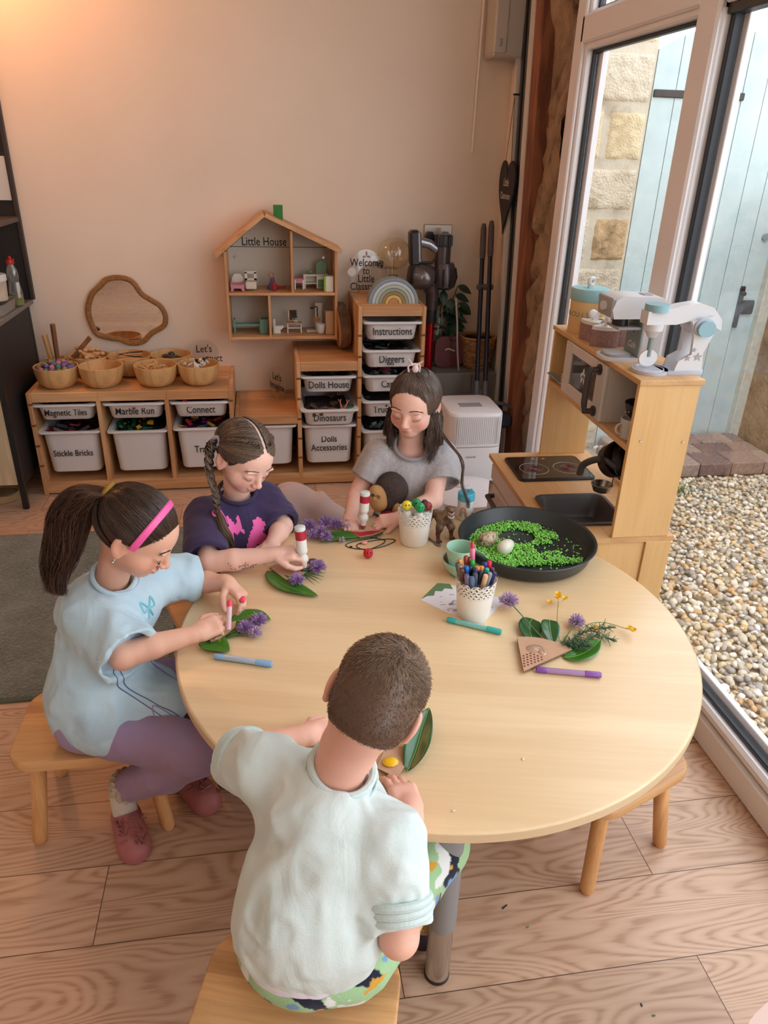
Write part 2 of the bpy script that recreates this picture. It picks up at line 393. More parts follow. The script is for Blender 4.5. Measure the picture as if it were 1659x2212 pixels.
def glassy(name, tint=(1, 1, 1), refl=.08, rough=.0, dens=0.0, alpha_col=(200, 200, 200)):
    """thin clear sheet: transparent with a fresnel gloss"""
    if name in MT: return MT[name]
    m = bpy.data.materials.new(name); m.use_nodes = True; n = m.node_tree; n.nodes.clear(); o = N(n, 'ShaderNodeOutputMaterial')
    t = N(n, 'ShaderNodeBsdfTransparent'); t.inputs[0].default_value = (*tint, 1); g = N(n, 'ShaderNodeBsdfGlossy'); g.inputs['Roughness'].default_value = rough
    lw = N(n, 'ShaderNodeLayerWeight'); lw.inputs[0].default_value = .5; mx = N(n, 'ShaderNodeMixShader')
    pw = N(n, 'ShaderNodeMath', operation='POWER'); pw.inputs[1].default_value = 4.0; n.links.new(lw.outputs['Facing'], pw.inputs[0])
    fr = N(n, 'ShaderNodeMath', operation='MULTIPLY_ADD'); fr.inputs[1].default_value = .7; fr.inputs[2].default_value = refl*.4; n.links.new(pw.outputs[0], fr.inputs[0])
    n.links.new(fr.outputs[0], mx.inputs[0]); n.links.new(t.outputs[0], mx.inputs[1]); n.links.new(g.outputs[0], mx.inputs[2]); last = mx.outputs[0]
    if dens:
        d = N(n, 'ShaderNodeBsdfDiffuse'); d.inputs[0].default_value = (*lin(alpha_col), 1); m2 = N(n, 'ShaderNodeMixShader'); m2.inputs[0].default_value = dens
        n.links.new(last, m2.inputs[1]); n.links.new(d.outputs[0], m2.inputs[2]); last = m2.outputs[0]
    n.links.new(last, o.inputs[0]); MT[name] = m; return m

PINE = wood('pine', (190, 138, 94), (220, 174, 126), 'x', 1.0, .5, 1.3)
PINEZ = wood('pine_upright', (188, 136, 92), (218, 172, 124), 'z', 1.0, .5, 1.3, knots=False)
PINEY = wood('pine_depth', (186, 132, 88), (216, 168, 120), 'y', 1.0, .5, 1.3)
BLACK = plain('black_ink', (22, 20, 22), .6)
WHITE = plain('white_plastic', (226, 224, 222), .4, noise=.03, nscale=8)
BLACKP = plain('black_plastic', (26, 26, 28), .4)
CHROME = plain('chrome', (200, 198, 195), .22, 1)
GLASS = glassy('window_glass', refl=.10)

# ------------------------------------------------------------------ noise in numpy (rough stone, pebbles, cloth)
_H = rng.random(4096)
def vnoise(P, sc_=1.0):
    P = np.asarray(P, float)*sc_; i = np.floor(P).astype(int); f = P-i; f = f*f*(3-2*f); out = 0
    for a in (0, 1):
        for b in (0, 1):
            for c in (0, 1):
                h = _H[((i[:, 0]+a)*73+(i[:, 1]+b)*179+(i[:, 2]+c)*283) % 4096]
                out = out+h*(f[:, 0] if a else 1-f[:, 0])*(f[:, 1] if b else 1-f[:, 1])*(f[:, 2] if c else 1-f[:, 2])
    return out-.5
def fbm(P, s, o=3): return sum(vnoise(P+7.3*k, s*2**k)/2**k for k in range(o))

# ------------------------------------------------------------------ room materials
def wall_paint():
    m, n, b = base_mat('wall_paint'); co = coords(n); t = N(n, 'ShaderNodeTexNoise', Scale=2.2, Detail=5.0); n.links.new(co.outputs[0], t.inputs['Vector'])
    r = ramp(n, t.outputs['Fac'], [(.3, lin((227, 208, 190))), (.7, lin((233, 215, 197)))]); n.links.new(r.outputs[0], b.inputs['Base Color'])
    b.inputs['Roughness'].default_value = .75; t2 = N(n, 'ShaderNodeTexNoise', Scale=90.0, Detail=4.0); n.links.new(co.outputs[0], t2.inputs['Vector']); bump(n, b, t2.outputs['Fac'], .12, .002); return m
def oak_floor():
    m, n, b = base_mat('oak_planks'); co = coords(n, loc=(-.025, 4.066, 0))
    br = N(n, 'ShaderNodeTexBrick'); br.offset = .5; br.squash = 1; n.links.new(co.outputs[0], br.inputs['Vector'])
    for k, v in (('Scale', 1.0), ('Brick Width', 1.31), ('Row Height', .203), ('Mortar Size', .0011), ('Mortar Smooth', .1), ('Bias', 0)): br.inputs[k].default_value = v
    br.inputs['Color1'].default_value = (0, 0, 0, 1); br.inputs['Color2'].default_value = (1, 1, 1, 1); br.inputs['Mortar'].default_value = (.5, .5, .5, 1)
    cx = N(n, 'ShaderNodeCombineXYZ'); mu = N(n, 'ShaderNodeMath', operation='MULTIPLY'); mu.inputs[1].default_value = 13.0; n.links.new(br.outputs['Color'], mu.inputs[0])
    for i in range(3): n.links.new(mu.outputs[0], cx.inputs[i])
    c1 = coords(n, (.75, 3.4, 1)); va = N(n, 'ShaderNodeVectorMath', operation='ADD'); n.links.new(c1.outputs[0], va.inputs[0]); n.links.new(cx.outputs[0], va.inputs[1])
    n1 = N(n, 'ShaderNodeTexNoise', Scale=1.5, Detail=2.0, Roughness=.42, Distortion=.3); n.links.new(va.outputs[0], n1.inputs['Vector'])
    mm = N(n, 'ShaderNodeMath', operation='MULTIPLY'); mm.inputs[1].default_value = 230; n.links.new(n1.outputs['Fac'], mm.inputs[0])
    fine = N(n, 'ShaderNodeTexNoise', Scale=55.0, Detail=3.0); c2 = coords(n, (.14, 1.6, 1)); n.links.new(c2.outputs[0], fine.inputs['Vector'])
    ad = N(n, 'ShaderNodeMath', operation='MULTIPLY_ADD'); ad.inputs[1].default_value = 2.2; n.links.new(fine.outputs['Fac'], ad.inputs[0]); n.links.new(mm.outputs[0], ad.inputs[2])
    sn = N(n, 'ShaderNodeMath', operation='SINE'); n.links.new(ad.outputs[0], sn.inputs[0])
    a2 = N(n, 'ShaderNodeMath', operation='MULTIPLY_ADD'); a2.inputs[1].default_value = .32; n.links.new(sn.outputs[0], a2.inputs[0]); n.links.new(fine.outputs['Fac'], a2.inputs[2])
    r = ramp(n, a2.outputs[0], [(.1, lin((180, 142, 116))), (.35, lin((200, 164, 138))), (.86, lin((212, 178, 153)))])
    hs = N(n, 'ShaderNodeHueSaturation'); mr = N(n, 'ShaderNodeMapRange'); mr.inputs['To Min'].default_value = .86; mr.inputs['To Max'].default_value = 1.08
    n.links.new(br.outputs['Color'], mr.inputs['Value']); n.links.new(mr.outputs[0], hs.inputs['Value']); n.links.new(r.outputs[0], hs.inputs['Color'])
    mx = N(n, 'ShaderNodeMix', data_type='RGBA'); n.links.new(br.outputs['Fac'], mx.inputs[0]); n.links.new(hs.outputs[0], mx.inputs[6]); mx.inputs[7].default_value = (*lin((84, 58, 44)), 1)
    n.links.new(mx.outputs[2], b.inputs['Base Color']); b.inputs['Roughness'].default_value = .42; bump(n, b, a2.outputs[0], .08, .001); return m
def stone_mat(name, a, bb, d, bscale=60, bst=.6):
    m, n, b = base_mat(name); co = coords(n); t = N(n, 'ShaderNodeTexNoise', Scale=7.0, Detail=7.0, Roughness=.65); n.links.new(co.outputs[0], t.inputs['Vector'])
    r = ramp(n, t.outputs['Fac'], [(.28, lin(d)), (.45, lin(a)), (.7, lin(bb))]); n.links.new(r.outputs[0], b.inputs['Base Color']); b.inputs['Roughness'].default_value = .9
    t2 = N(n, 'ShaderNodeTexNoise', Scale=bscale, Detail=6.0); n.links.new(co.outputs[0], t2.inputs['Vector']); bump(n, b, t2.outputs['Fac'], bst, .012); return m
PAINT = wall_paint(); UPVC = plain('white_frame', (236, 232, 234), .22, noise=.02, nscale=5)
GASK = plain('black_gasket', (34, 40, 48), .45); GREYM = plain('grey_channel', (84, 88, 90), .45)
STONE_IN = stone_mat('jamb_stone', (146, 120, 96), (180, 152, 122), (80, 62, 48), 40, 1.0)
STONE_A = stone_mat('sandstone', (214, 200, 176), (228, 216, 196), (176, 158, 132), 90, 1.2)
STONE_B = stone_mat('sandstone_yellow', (216, 196, 158), (228, 212, 180), (190, 166, 128), 110, .9)
STONE_C = stone_mat('sooty_sandstone', (176, 146, 108), (212, 184, 144), (44, 38, 34), 50, .9)
MORTAR = stone_mat('mortar', (196, 186, 166), (210, 200, 182), (160, 146, 126), 60, .3)
GATEP = stone_mat('pale_gate_paint', (182, 199, 200), (192, 208, 208), (172, 190, 192), 20, .08)

# ------------------------------------------------------------------ room shell
struct('floor', MB().bx(-190, 236, -620, 0, -6, 0, 0), oak_floor(), 'pale oak plank floor')
struct('wall_back', MB().bx(-190, 250, 0, 12, -6, 262, 0), PAINT, 'plain cream plaster wall behind the shelves')
struct('wall_left', MB().bx(-200, -190, -620, 12, -6, 262, 0), PAINT, 'cream side wall of the room')
rw = MB().bx(-190, 236, -632, -620, -6, 262, 0)
struct('wall_front', rw, PAINT, 'unseen cream wall behind the camera, added to block light')  # unseen rear wall, put in to cut sky light from behind
struct('ceiling', MB().bx(-200, 250, -620, 12, 262, 270, 0), plain('ceiling_paint', (226, 220, 212), .8), 'white ceiling')
lean = lambda y, z: y-(164-z)*.095-1
def leaning(y0, y1, x0, x1, z0=0, z1=262): return MB().prism([(lean(y0, z0), z0), (lean(y1, z0), z0), (lean(y1, z1), z1), (lean(y0, z1), z1)], x0, x1, 'x')
struct('wall_right', MB().prism([(0, 0), (lean(-13.5, 0), 0), (lean(-13.5, 262), 262), (0, 262)], 234, 250, 'x'), PAINT, 'narrow strip of cream plaster beside the glazed door')
tr = obj('trim_1', leaning(-13, -16.5, 231.5, 236), plain('white_trim', (216, 208, 202), .4)); tag(tr, kind='structure', label='thin white upright trim strip at the end of the plaster')
tr = obj('trim_2', leaning(-16.5, -27.5, 233.2, 238), GREYM); tag(tr, kind='structure', label='dark grey metal channel upright'); 
obj('seal', leaning(-20.5, -22.5, 232.4, 234), BLACKP, tr)
tr = obj('trim_3', leaning(-27.5, -33, 232.5, 238), plain('white_trim', (216, 208, 202), .4)); tag(tr, kind='structure', label='white edge beside the timber post')
tr = obj('trim_4', leaning(-33, -43, 233, 240), wood('red_timber', (112, 66, 46), (150, 94, 66), 'z', 1.6, .7, 1.6, knots=False)); tag(tr, kind='structure', label='reddish brown timber post')
# rough stone jamb: displaced blocks
def rough(y0f, y1f, z0, z1, x, amp, ny, nz, s=.05):
    u, v = np.meshgrid(np.linspace(0, 1, ny), np.linspace(0, 1, nz), indexing='ij'); z = z0+(z1-z0)*v; y = y0f(z)+(y1f(z)-y0f(z))*u
    P = np.stack([np.zeros_like(y), y, z], -1).reshape(-1, 3); e = np.minimum(np.minimum(u, 1-u)*8, 1)
    c = np.floor(z/23+.6*np.sin(y*.1)); edge = np.abs(((z/23+.6*np.sin(y*.1)) % 1)-.5)*2
    d = amp*(fbm(P, s, 4).reshape(y.shape)*2.2)+2.4*(edge.clip(.72, 1)-.72)/.28+_H[(c.astype(int) % 64)]*2.2
    V = np.stack([x+d, y, z], -1).reshape(-1, 3)
    F = [(i*nz+j, (i+1)*nz+j, (i+1)*nz+j+1, i*nz+j+1) for i in range(ny-1) for j in range(nz-1)]
    return V, F
V, F = rough(lambda z: lean(-43, z), lambda z: -74+0*z, 0, 262, 236, 2.2, 34, 240)
mb = MB().add(V, F); mb.bx(239, 243, -76, -10, -6, 262, 0); struct('wall_stone_jamb', mb, STONE_IN, 'dark rough stone jamb between timber post and window frame', sharp=0)

# ------------------------------------------------------------------ glazed side: window_1 (fixed light behind the kitchen) and door_1 (wide glazed door)
def frame_bar(mb, y0, y1, z0, z1, x0=236, x1=243): mb.bx(x0, x1, y0, y1, z0, z1, .5)
win = obj('window_1', MB().bx(236, 243, -84, -73.5, 0, 262, .6).bx(236, 243, -176, -84, 193.5, 206, .6).bx(236, 243, -176, -84, 0, 13, .6).bx(236, 243, -176, -165, 13, 262, .6)
          .bx(234.6, 236.4, -82.5, -74, 0, 262, .5).bx(234.6, 236.4, -165.5, -80, 195.6, 205, .7).bx(234.6, 236.4, -176, -165, 0, 262, .7), UPVC)
tag(win, 'white plastic window frame with a tall pane behind the play kitchen', kind='structure')
g = MB()
for (y0, y1, z0, z1) in ((-165, -84, 13, 193.5), (-165, -84, 206, 262)):
    g.bx(238.6, 241, y0, y0+1.2, z0, z1, .2); g.bx(238.6, 241, y1-1.2, y1, z0, z1, .2); g.bx(238.6, 241, y0, y1, z1-1.1, z1, .2); g.bx(238.6, 241, y0, y1, z0, z0+1.1, .2)
obj('gasket', g, GASK, win); obj('pane', MB().bx(239.6, 240, -163, -86, 14, 192, 0), GLASS, win); obj('outer_bead', MB().bx(241, 243.4, -88.4, -84, 13, 194, .2), UPVC, win); obj('pane', MB().bx(239.6, 240, -163, -86, 208, 262, 0), GLASS, win)
dr = obj('door_1', MB().bx(236, 243, -420, -176, 195, 207, .6).bx(236, 243, -420, -176, 0, 11, .6).bx(236, 243, -420, -408, 11, 262, .6)
         .bx(233.8, 236.4, -420, -176, 0.5, 8.6, .3).bx(234.8, 237, -420, -176, 9, 12.6, 1.2), UPVC)
tag(dr, 'wide glazed patio door with a white low sill rail', kind='structure')
g = MB().bx(238.4, 241.4, -408, -176, 11, 12.4, .3).bx(238.4, 241.4, -178.2, -176, 11, 195, .3).bx(237.2, 241.4, -408, -176, 192.5, 195, .2)
obj('gasket', g, GASK, dr); obj('outer_bead', MB().bx(241.4, 243.4, -408, -176, 11, 14.6, .2).bx(241.4, 243.4, -180.4, -176, 13, 195, .2), UPVC, dr)
obj('pane', MB().bx(239.6, 240, -406, -178, 12, 194, 0), GLASS, dr); obj('pane', MB().bx(239.6, 240, -406, -178, 208, 262, 0), GLASS, dr)

# ------------------------------------------------------------------ outside
struct('ground', MB().bx(243, 900, -700, 30, -14, -7.2, 0), stone_mat('gritty_earth', (184, 170, 146), (204, 190, 166), (150, 136, 114), 80, .5), 'gritty earth under the gravel')
def block(y0, x0, x1, z0, z1, amp, s):
    nx, nz = max(3, int((x1-x0)/1.2)), max(3, int((z1-z0)/1.2)); u, v = np.meshgrid(np.linspace(0, 1, nx), np.linspace(0, 1, nz), indexing='ij')
    X = x0+(x1-x0)*u; Z = z0+(z1-z0)*v; e = np.clip(np.minimum(np.minimum(u*(x1-x0), (1-u)*(x1-x0)), np.minimum(v*(z1-z0), (1-v)*(z1-z0)))/1.6, 0, 1)**.6
    P = np.stack([X, 0*X+x0, Z], -1).reshape(-1, 3); d = (1.3+amp*fbm(P, s, 3).reshape(X.shape))*e
    return np.stack([X, y0+.4-d, Z], -1).reshape(-1, 3), [(i*nz+j, (i+1)*nz+j, (i+1)*nz+j+1, i*nz+j+1) for i in range(nx-1) for j in range(nz-1)]
mb = MB().bx(244, 311.6, 10, 40, -10, 260, 0)
ow = struct('wall_outside', mb, MORTAR, 'sandstone pier beside the pale gate, seen through the window')
za = [230, 206.5, 180.5, 154, 129.5, 103.5, 78, 52, 27, 2, -9]
for i in range(len(za)-1):
    z1, z0 = za[i]-2.0, za[i+1]+2.0
    segs = [(246, 310.8, STONE_A)] if i % 2 == 1 else [(246, 288, STONE_B if i % 4 else STONE_A), (291, 310.8, STONE_C if i == 4 else STONE_B)]
    for x0, x1, m_ in segs:
        V, F = block(10, x0, x1, z0, z1, 1.6, .4); obj('stone_block', MB().add(V, F), m_, ow, sharp=0)
mb = MB().bx(406, 440, -330, 8, -10, 150, 0); o = struct('wall_garden', mb, STONE_IN, 'dark stone garden wall at the far right outside')
# gate
gx = [311.8, 324.6, 337, 349.6, 362, 374.6, 387, 399.5]
arch = lambda x: 217.2-11.5*((x-347)/36)**2 if x < 347 else 217.2-7*((x-347)/36)**2
gt = thing('wooden_gate', 'tall arched wooden gate of pale blue boards beyond the glass', 'gate', (355, 12, 0))
for i in range(7):
    x0, x1 = gx[i]+.25, gx[i+1]-.25; zb = -5+random.uniform(-1.0, .6)
    top = [(x0+(x1-x0)*t, arch(x0+(x1-x0)*t)) for t in (1, .75, .5, .25, 0)]; n_ = 9
    bot = [(x0+(x1-x0)*k/n_, zb+random.uniform(0, 3.0)*(1 if i in (1, 2, 5) else .4)) for k in range(n_+1)]
    obj('board', MB().prism([(p-355, q) for p, q in bot+top], -2.2+random.uniform(-.15, .15), 0, 'y'), GATEP, gt)
ir = plain('rusty_black_iron', (44, 44, 46), .6, .4, noise=.4, bmp=.5)
obj('strap_hinge', MB().bx(-42.5, 8, -3.4, -1.9, 185.5, 189, .4), ir, gt)
la = obj('latch', MB().bx(31.5, 34.5, -3.6, -2, 68, 92, .5).bx(34, 42, -4.5, -2.2, 76, 84, .8).cyl((33, -5.5, 88), (33, -2, 88), 1.2), ir, gt)
obj('knob', MB().cyl((39.4, -3.6, 119), (39.4, -2, 119), 2.0, n=18), plain('grey_disc', (150, 164, 170), .4, .3), gt)
leafk = obj('vent_motif', MB().tf(o=(19, -2.6, 36)), BLACK, gt) if False else None
mb = MB()
for (x, z, a, l) in ((352, 62, 0, 5.5), (347.5, 59, -50, 4.6), (356, 59, 45, 4.6), (349.5, 53.5, -25, 4.6), (354.5, 53, 25, 4.6)):
    pts = [(math.sin(t)*1.5*math.sin(t/2)**.5 if 0 < t < 2*math.pi else 0, -math.cos(t)*l/2) for t in np.linspace(0, 2*math.pi, 14)[:-1]]
    ca, sa = math.cos(R(a)), math.sin(R(a)); mb.prism([(x-355+p*ca-q*sa, z+p*sa+q*ca) for p, q in pts], -2.75, -2.3, 'y')
obj('leaf_cutout', mb, plain('dark_cutout', (62, 70, 70), .8), gt)
gp = obj('gate_post', MB().bx(-3.6, 3.6, -4, 4, -6, 225, .4), plain('aged_cream_paint', (196, 194, 180), .7, noise=.12, nscale=30), loc=(403.6, 10, 0)); tag(gp, 'cream painted gate post at the right of the pale gate', 'post')
# paved step
st = thing('paved_step', 'low step of weathered red brown paving blocks before the gate', 'step', (356, -15, -6)); mats = [plain('paver_%d' % k, c, .9, noise=.25, nscale=60, bmp=.5) for k, c in enumerate([(150, 122, 112), (164, 140, 128), (134, 108, 100)])]
k = 0
for r_, (y0, y1) in enumerate(((-41, -23), (-22.4, -8), (-7.4, 8))):
    x = 313-(r_ % 2)*9; 
    while x < 402:
        wd = 20.5+random.uniform(-.6, .6); x1 = min(x+wd, 403)
        if x1-x > 3: obj('paving_block', MB().bx(x+.3-356, x1-.3-356, y0+15, y1+15, 0 if r_ == 0 else 3, 8+random.uniform(-.3, .3), .8), mats[k % 3], st)
        k += 1; x += wd
# gravel: every pebble a real lump, one uncountable heap
def pebbles(x0, x1, y0, y1, sp, zb, pal, rmin, rmax, zamp=1.2):
    X, Y = np.meshgrid(np.arange(x0, x1, sp), np.arange(y0, y1, sp), indexing='ij'); n = X.size
    P = np.stack([X.ravel()+rng.uniform(-.5, .5, n)*sp, Y.ravel()+rng.uniform(-.5, .5, n)*sp, zb+rng.uniform(0, zamp, n)], 1)
    t = (1+5**.5)/2; iv = np.array([(-1, t, 0), (1, t, 0), (-1, -t, 0), (1, -t, 0), (0, -1, t), (0, 1, t), (0, -1, -t), (0, 1, -t), (t, 0, -1), (t, 0, 1), (-t, 0, -1), (-t, 0, 1)], float); iv /= np.linalg.norm(iv[0])
    fc = np.array([(0,11,5),(0,5,1),(0,1,7),(0,7,10),(0,10,11),(1,5,9),(5,11,4),(11,10,2),(10,7,6),(7,1,8),(3,9,4),(3,4,2),(3,2,6),(3,6,8),(3,8,9),(4,9,5),(2,4,11),(6,2,10),(8,6,7),(9,8,1)])
    mid = {}; V = [tuple(v) for v in iv]; F2 = []
    def md(a, b):
        k_ = (min(a, b), max(a, b))
        if k_ not in mid: v = np.array(V[a])+np.array(V[b]); V.append(tuple(v/np.linalg.norm(v))); mid[k_] = len(V)-1
        return mid[k_]
    for a, b, c in fc: x, y, z = md(a, b), md(b, c), md(c, a); F2 += [(a, x, z), (b, y, x), (c, z, y), (x, y, z)]
    iv = np.array(V); fc = np.array(F2); m_ = len(iv)
    r_ = rng.uniform(rmin, rmax, n)**1.0; sc3 = np.stack([r_, r_*rng.uniform(.6, 1, n), r_*rng.uniform(.45, .75, n)], 1)
    q = np.stack([rng.uniform(-.5, .5, n), rng.uniform(-.5, .5, n), rng.uniform(-1, 1, n)*3, np.ones(n)*1.0], 1); q /= np.linalg.norm(q, axis=1)[:, None]
    x_, y_, z_, w_ = q.T; Rm = np.stack([1-2*(y_**2+z_**2), 2*(x_*y_-z_*w_), 2*(x_*z_+y_*w_), 2*(x_*y_+z_*w_), 1-2*(x_**2+z_**2), 2*(y_*z_-x_*w_), 2*(x_*z_-y_*w_), 2*(y_*z_+x_*w_), 1-2*(x_**2+y_**2)], 1).reshape(n, 3, 3)
    W_ = iv[None]*(1+rng.uniform(-.16, .16, (n, m_, 1)))*sc3[:, None]; W_ = np.einsum('nij,nmj->nmi', Rm, W_)+P[:, None]
    F = (np.arange(n)*m_)[:, None, None]+fc[None]; pal = np.array([lin(c) for c in pal]); cc = pal[rng.integers(0, len(pal), n)]*rng.uniform(.8, 1.1, (n, 1))
    return W_.reshape(-1, 3), F.reshape(-1, 3), np.repeat(cc, m_, 0)
PAL = [(226, 212, 188), (214, 200, 178), (234, 224, 208), (218, 192, 152), (204, 166, 124), (190, 180, 168), (238, 232, 222), (168, 160, 152), (226, 206, 168), (204, 192, 174)]
gv = vcol('gravel_stone', .7, .3, bmp=.4, bscale=120)
A_ = pebbles(244, 300, -330, -150, 2.3, -6.4, PAL, 1.0, 2.0, 2.2); B_ = pebbles(244, 405, -150, -42, 2.3, -6.6, PAL, .9, 1.75, 2.0)
C_ = pebbles(300, 400, -260, -150, 2.9, -6.4, PAL, 1.2, 2.1, 2.0)
V = np.vstack([A_[0], B_[0], C_[0]]); F = np.vstack([A_[1], B_[1]+len(A_[0]), C_[1]+len(A_[0])+len(B_[0])]); cc = np.vstack([A_[2], B_[2], C_[2]])
tag(link_mesh('gravel', V, F, gv, cols=cc, sharp=0), 'loose cream and tan pebbles covering the ground outside', 'gravel', kind='stuff')
mb = MB()
for k in range(90):
    if k < 60: x, y = 327+random.gauss(0, 3.5), -60+random.gauss(0, 2.5)
    else: x, y = 405+random.gauss(0, .8), -47+random.gauss(0, 1.5)
    h = random.uniform(3, 9 if k < 60 else 16); a = random.uniform(0, 6.28); mb.tube([(x, y, -6), (x+math.cos(a)*h*.2, y+math.sin(a)*h*.2, -6+h*.6), (x+math.cos(a)*h*.5, y+math.sin(a)*h*.5, -6+h)], [.22, .18, .05], 3)
tag(obj('grass', mb, plain('grass_green', (96, 132, 52), .8)), 'small tufts of green grass growing through the gravel by the step', 'grass', kind='stuff')

# rug
def rug_mat():
    m, n, b = base_mat('rug_pile'); co = coords(n); t = N(n, 'ShaderNodeTexNoise', Scale=110.0, Detail=4.0); t2 = N(n, 'ShaderNodeTexNoise', Scale=6.0, Detail=3.0)
    n.links.new(co.outputs[0], t.inputs['Vector']); n.links.new(co.outputs[0], t2.inputs['Vector']); a = N(n, 'ShaderNodeMath', operation='ADD'); n.links.new(t.outputs['Fac'], a.inputs[0]); n.links.new(t2.outputs['Fac'], a.inputs[1])
    r = ramp(n, a.outputs[0], [(.7, lin((84, 88, 80))), (1.3, lin((128, 134, 124)))]); a2 = N(n, 'ShaderNodeMath', operation='MULTIPLY'); a2.inputs[1].default_value = .5
    r.color_ramp.elements[0].position = .35; r.color_ramp.elements[1].position = .65; n.links.new(a.outputs[0], a2.inputs[0]); n.links.new(a2.outputs[0], r.inputs[0]); n.links.new(r.outputs[0], b.inputs['Base Color'])
    b.inputs['Roughness'].default_value = 1; b.inputs['Sheen Weight'].default_value = .3; bump(n, b, t.outputs['Fac'], 1.0, .01); return m
rg = thing('rug', 'grey green short pile rug on the plank floor', 'rug', (-10, -144, 0))
obj('pile', MB().bx(-70, 84, -56, 56, 0.05, 1.3, .5), rug_mat(), rg); obj('edge_binding', MB().bx(-70.6, 84.6, -56.8, -55.6, 0, 1.1, .4).bx(-70.6, 84.6, 55.6, 56.8, 0, 1.1, .4).bx(84, 85.2, -56.8, 56.8, 0, 1.1, .4), plain('binding', (96, 104, 92), .9), rg)

# ------------------------------------------------------------------ pine storage units
def tray_mesh(w, d, h, wall=.35, rim=1.5):
    mb = MB(); n = 6; r0 = 4.2
    def ring(ww, dd, z, r): return [(x, y, z) for x, y in rrect(ww, dd, r, n)]
    prof = [(w-7.0, d-8, 0.0, r0-1.2), (w-5.8, d-6.6, .5, r0-.3), (w-3.6, d-3.6, h-1.2, r0), (w-3.2, d-3.2, h-1.1, r0), (w-.4, d-.2, h-1.0, 2.2), (w, d, h-.6, 2.4), (w, d, h-.25, 2.4), (w-.4, d-.4, h, 2.2),
            (w-3.6, d-3.6, h, r0), (w-4.1, d-4.2, h-.5, r0), (w-6.4, d-7, .8, r0-.5)]
    V = []; 
    for a in prof: V += ring(*a)
    m = len(prof); k = 4*(n+1)
    F = [(i*k+j, i*k+(j+1) % k, (i+1)*k+(j+1) % k, (i+1)*k+j) for i in range(m-1) for j in range(k)]+[tuple(range(k))[::-1], tuple((m-1)*k+j for j in range(k))]
    return mb.add(V, F)
def milky(name, rgb):
    m, n, b = base_mat(name); b.inputs['Base Color'].default_value = (*lin(rgb), 1); b.inputs['Roughness'].default_value = .38
    b.inputs['Subsurface Weight'].default_value = .25; b.inputs['Subsurface Radius'].default_value = (.02, .02, .02)
    return m
TRAY = milky('milky_tray', (222, 220, 222))
LBL = {}
def tray(xc, zb, h, txt, label, unit, pull=0.0, lines=1, fs=4.3, w=30.0, fill=None, tilt=0, dx=0):
    t = thing('storage_tray', label, 'storage tray', (xc, -23.2-pull, zb), 0, 'white trays in the pine units')
    obj('tray_body', tray_mesh(w-.8, 41.5, h), TRAY, t)
    if txt:
        fr = 20.75-1.8; z = h*.47 if lines == 1 else h*.52
        ang = math.degrees(math.atan2(1.5, h-1.7))
        lettering(txt, fs*.8, t, (dx, -fr-.42+((h-1.2)-z)/(h)*1.6*1.0-.12, z), (90-ang, tilt, 0), BLACK, 1.25, .02, bold=.03)
    if fill:
        r = random.Random(fill[0]); cols = fill[1]; mb = {}
        for k in range(fill[2]):
            c = cols[k % len(cols)]; m_ = mb.setdefault(c, MB()); s_ = r.uniform(1.0, 2.6)
            p = (r.uniform(-10, 10), r.uniform(-17, 12), h-3.4+r.uniform(0, fill[3]))
            if k % 3 == 0: m_.cyl(p, (p[0]+r.uniform(-5, 5), p[1]+r.uniform(-4, 4), p[2]+r.uniform(-.5, 1)), .5, n=7)
            else: m_.box(p, (s_*2.2, s_, s_*.7), .15, rotm(r.uniform(-40, 40), r.uniform(-40, 40), r.uniform(0, 180)))
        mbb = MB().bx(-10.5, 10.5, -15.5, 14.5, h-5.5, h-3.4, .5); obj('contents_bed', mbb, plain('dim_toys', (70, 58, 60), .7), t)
        for c, m_ in mb.items(): tag(obj('contents', m_, plain('toy_%d_%d_%d' % c, c, .4), t), kind='stuff')
    return t
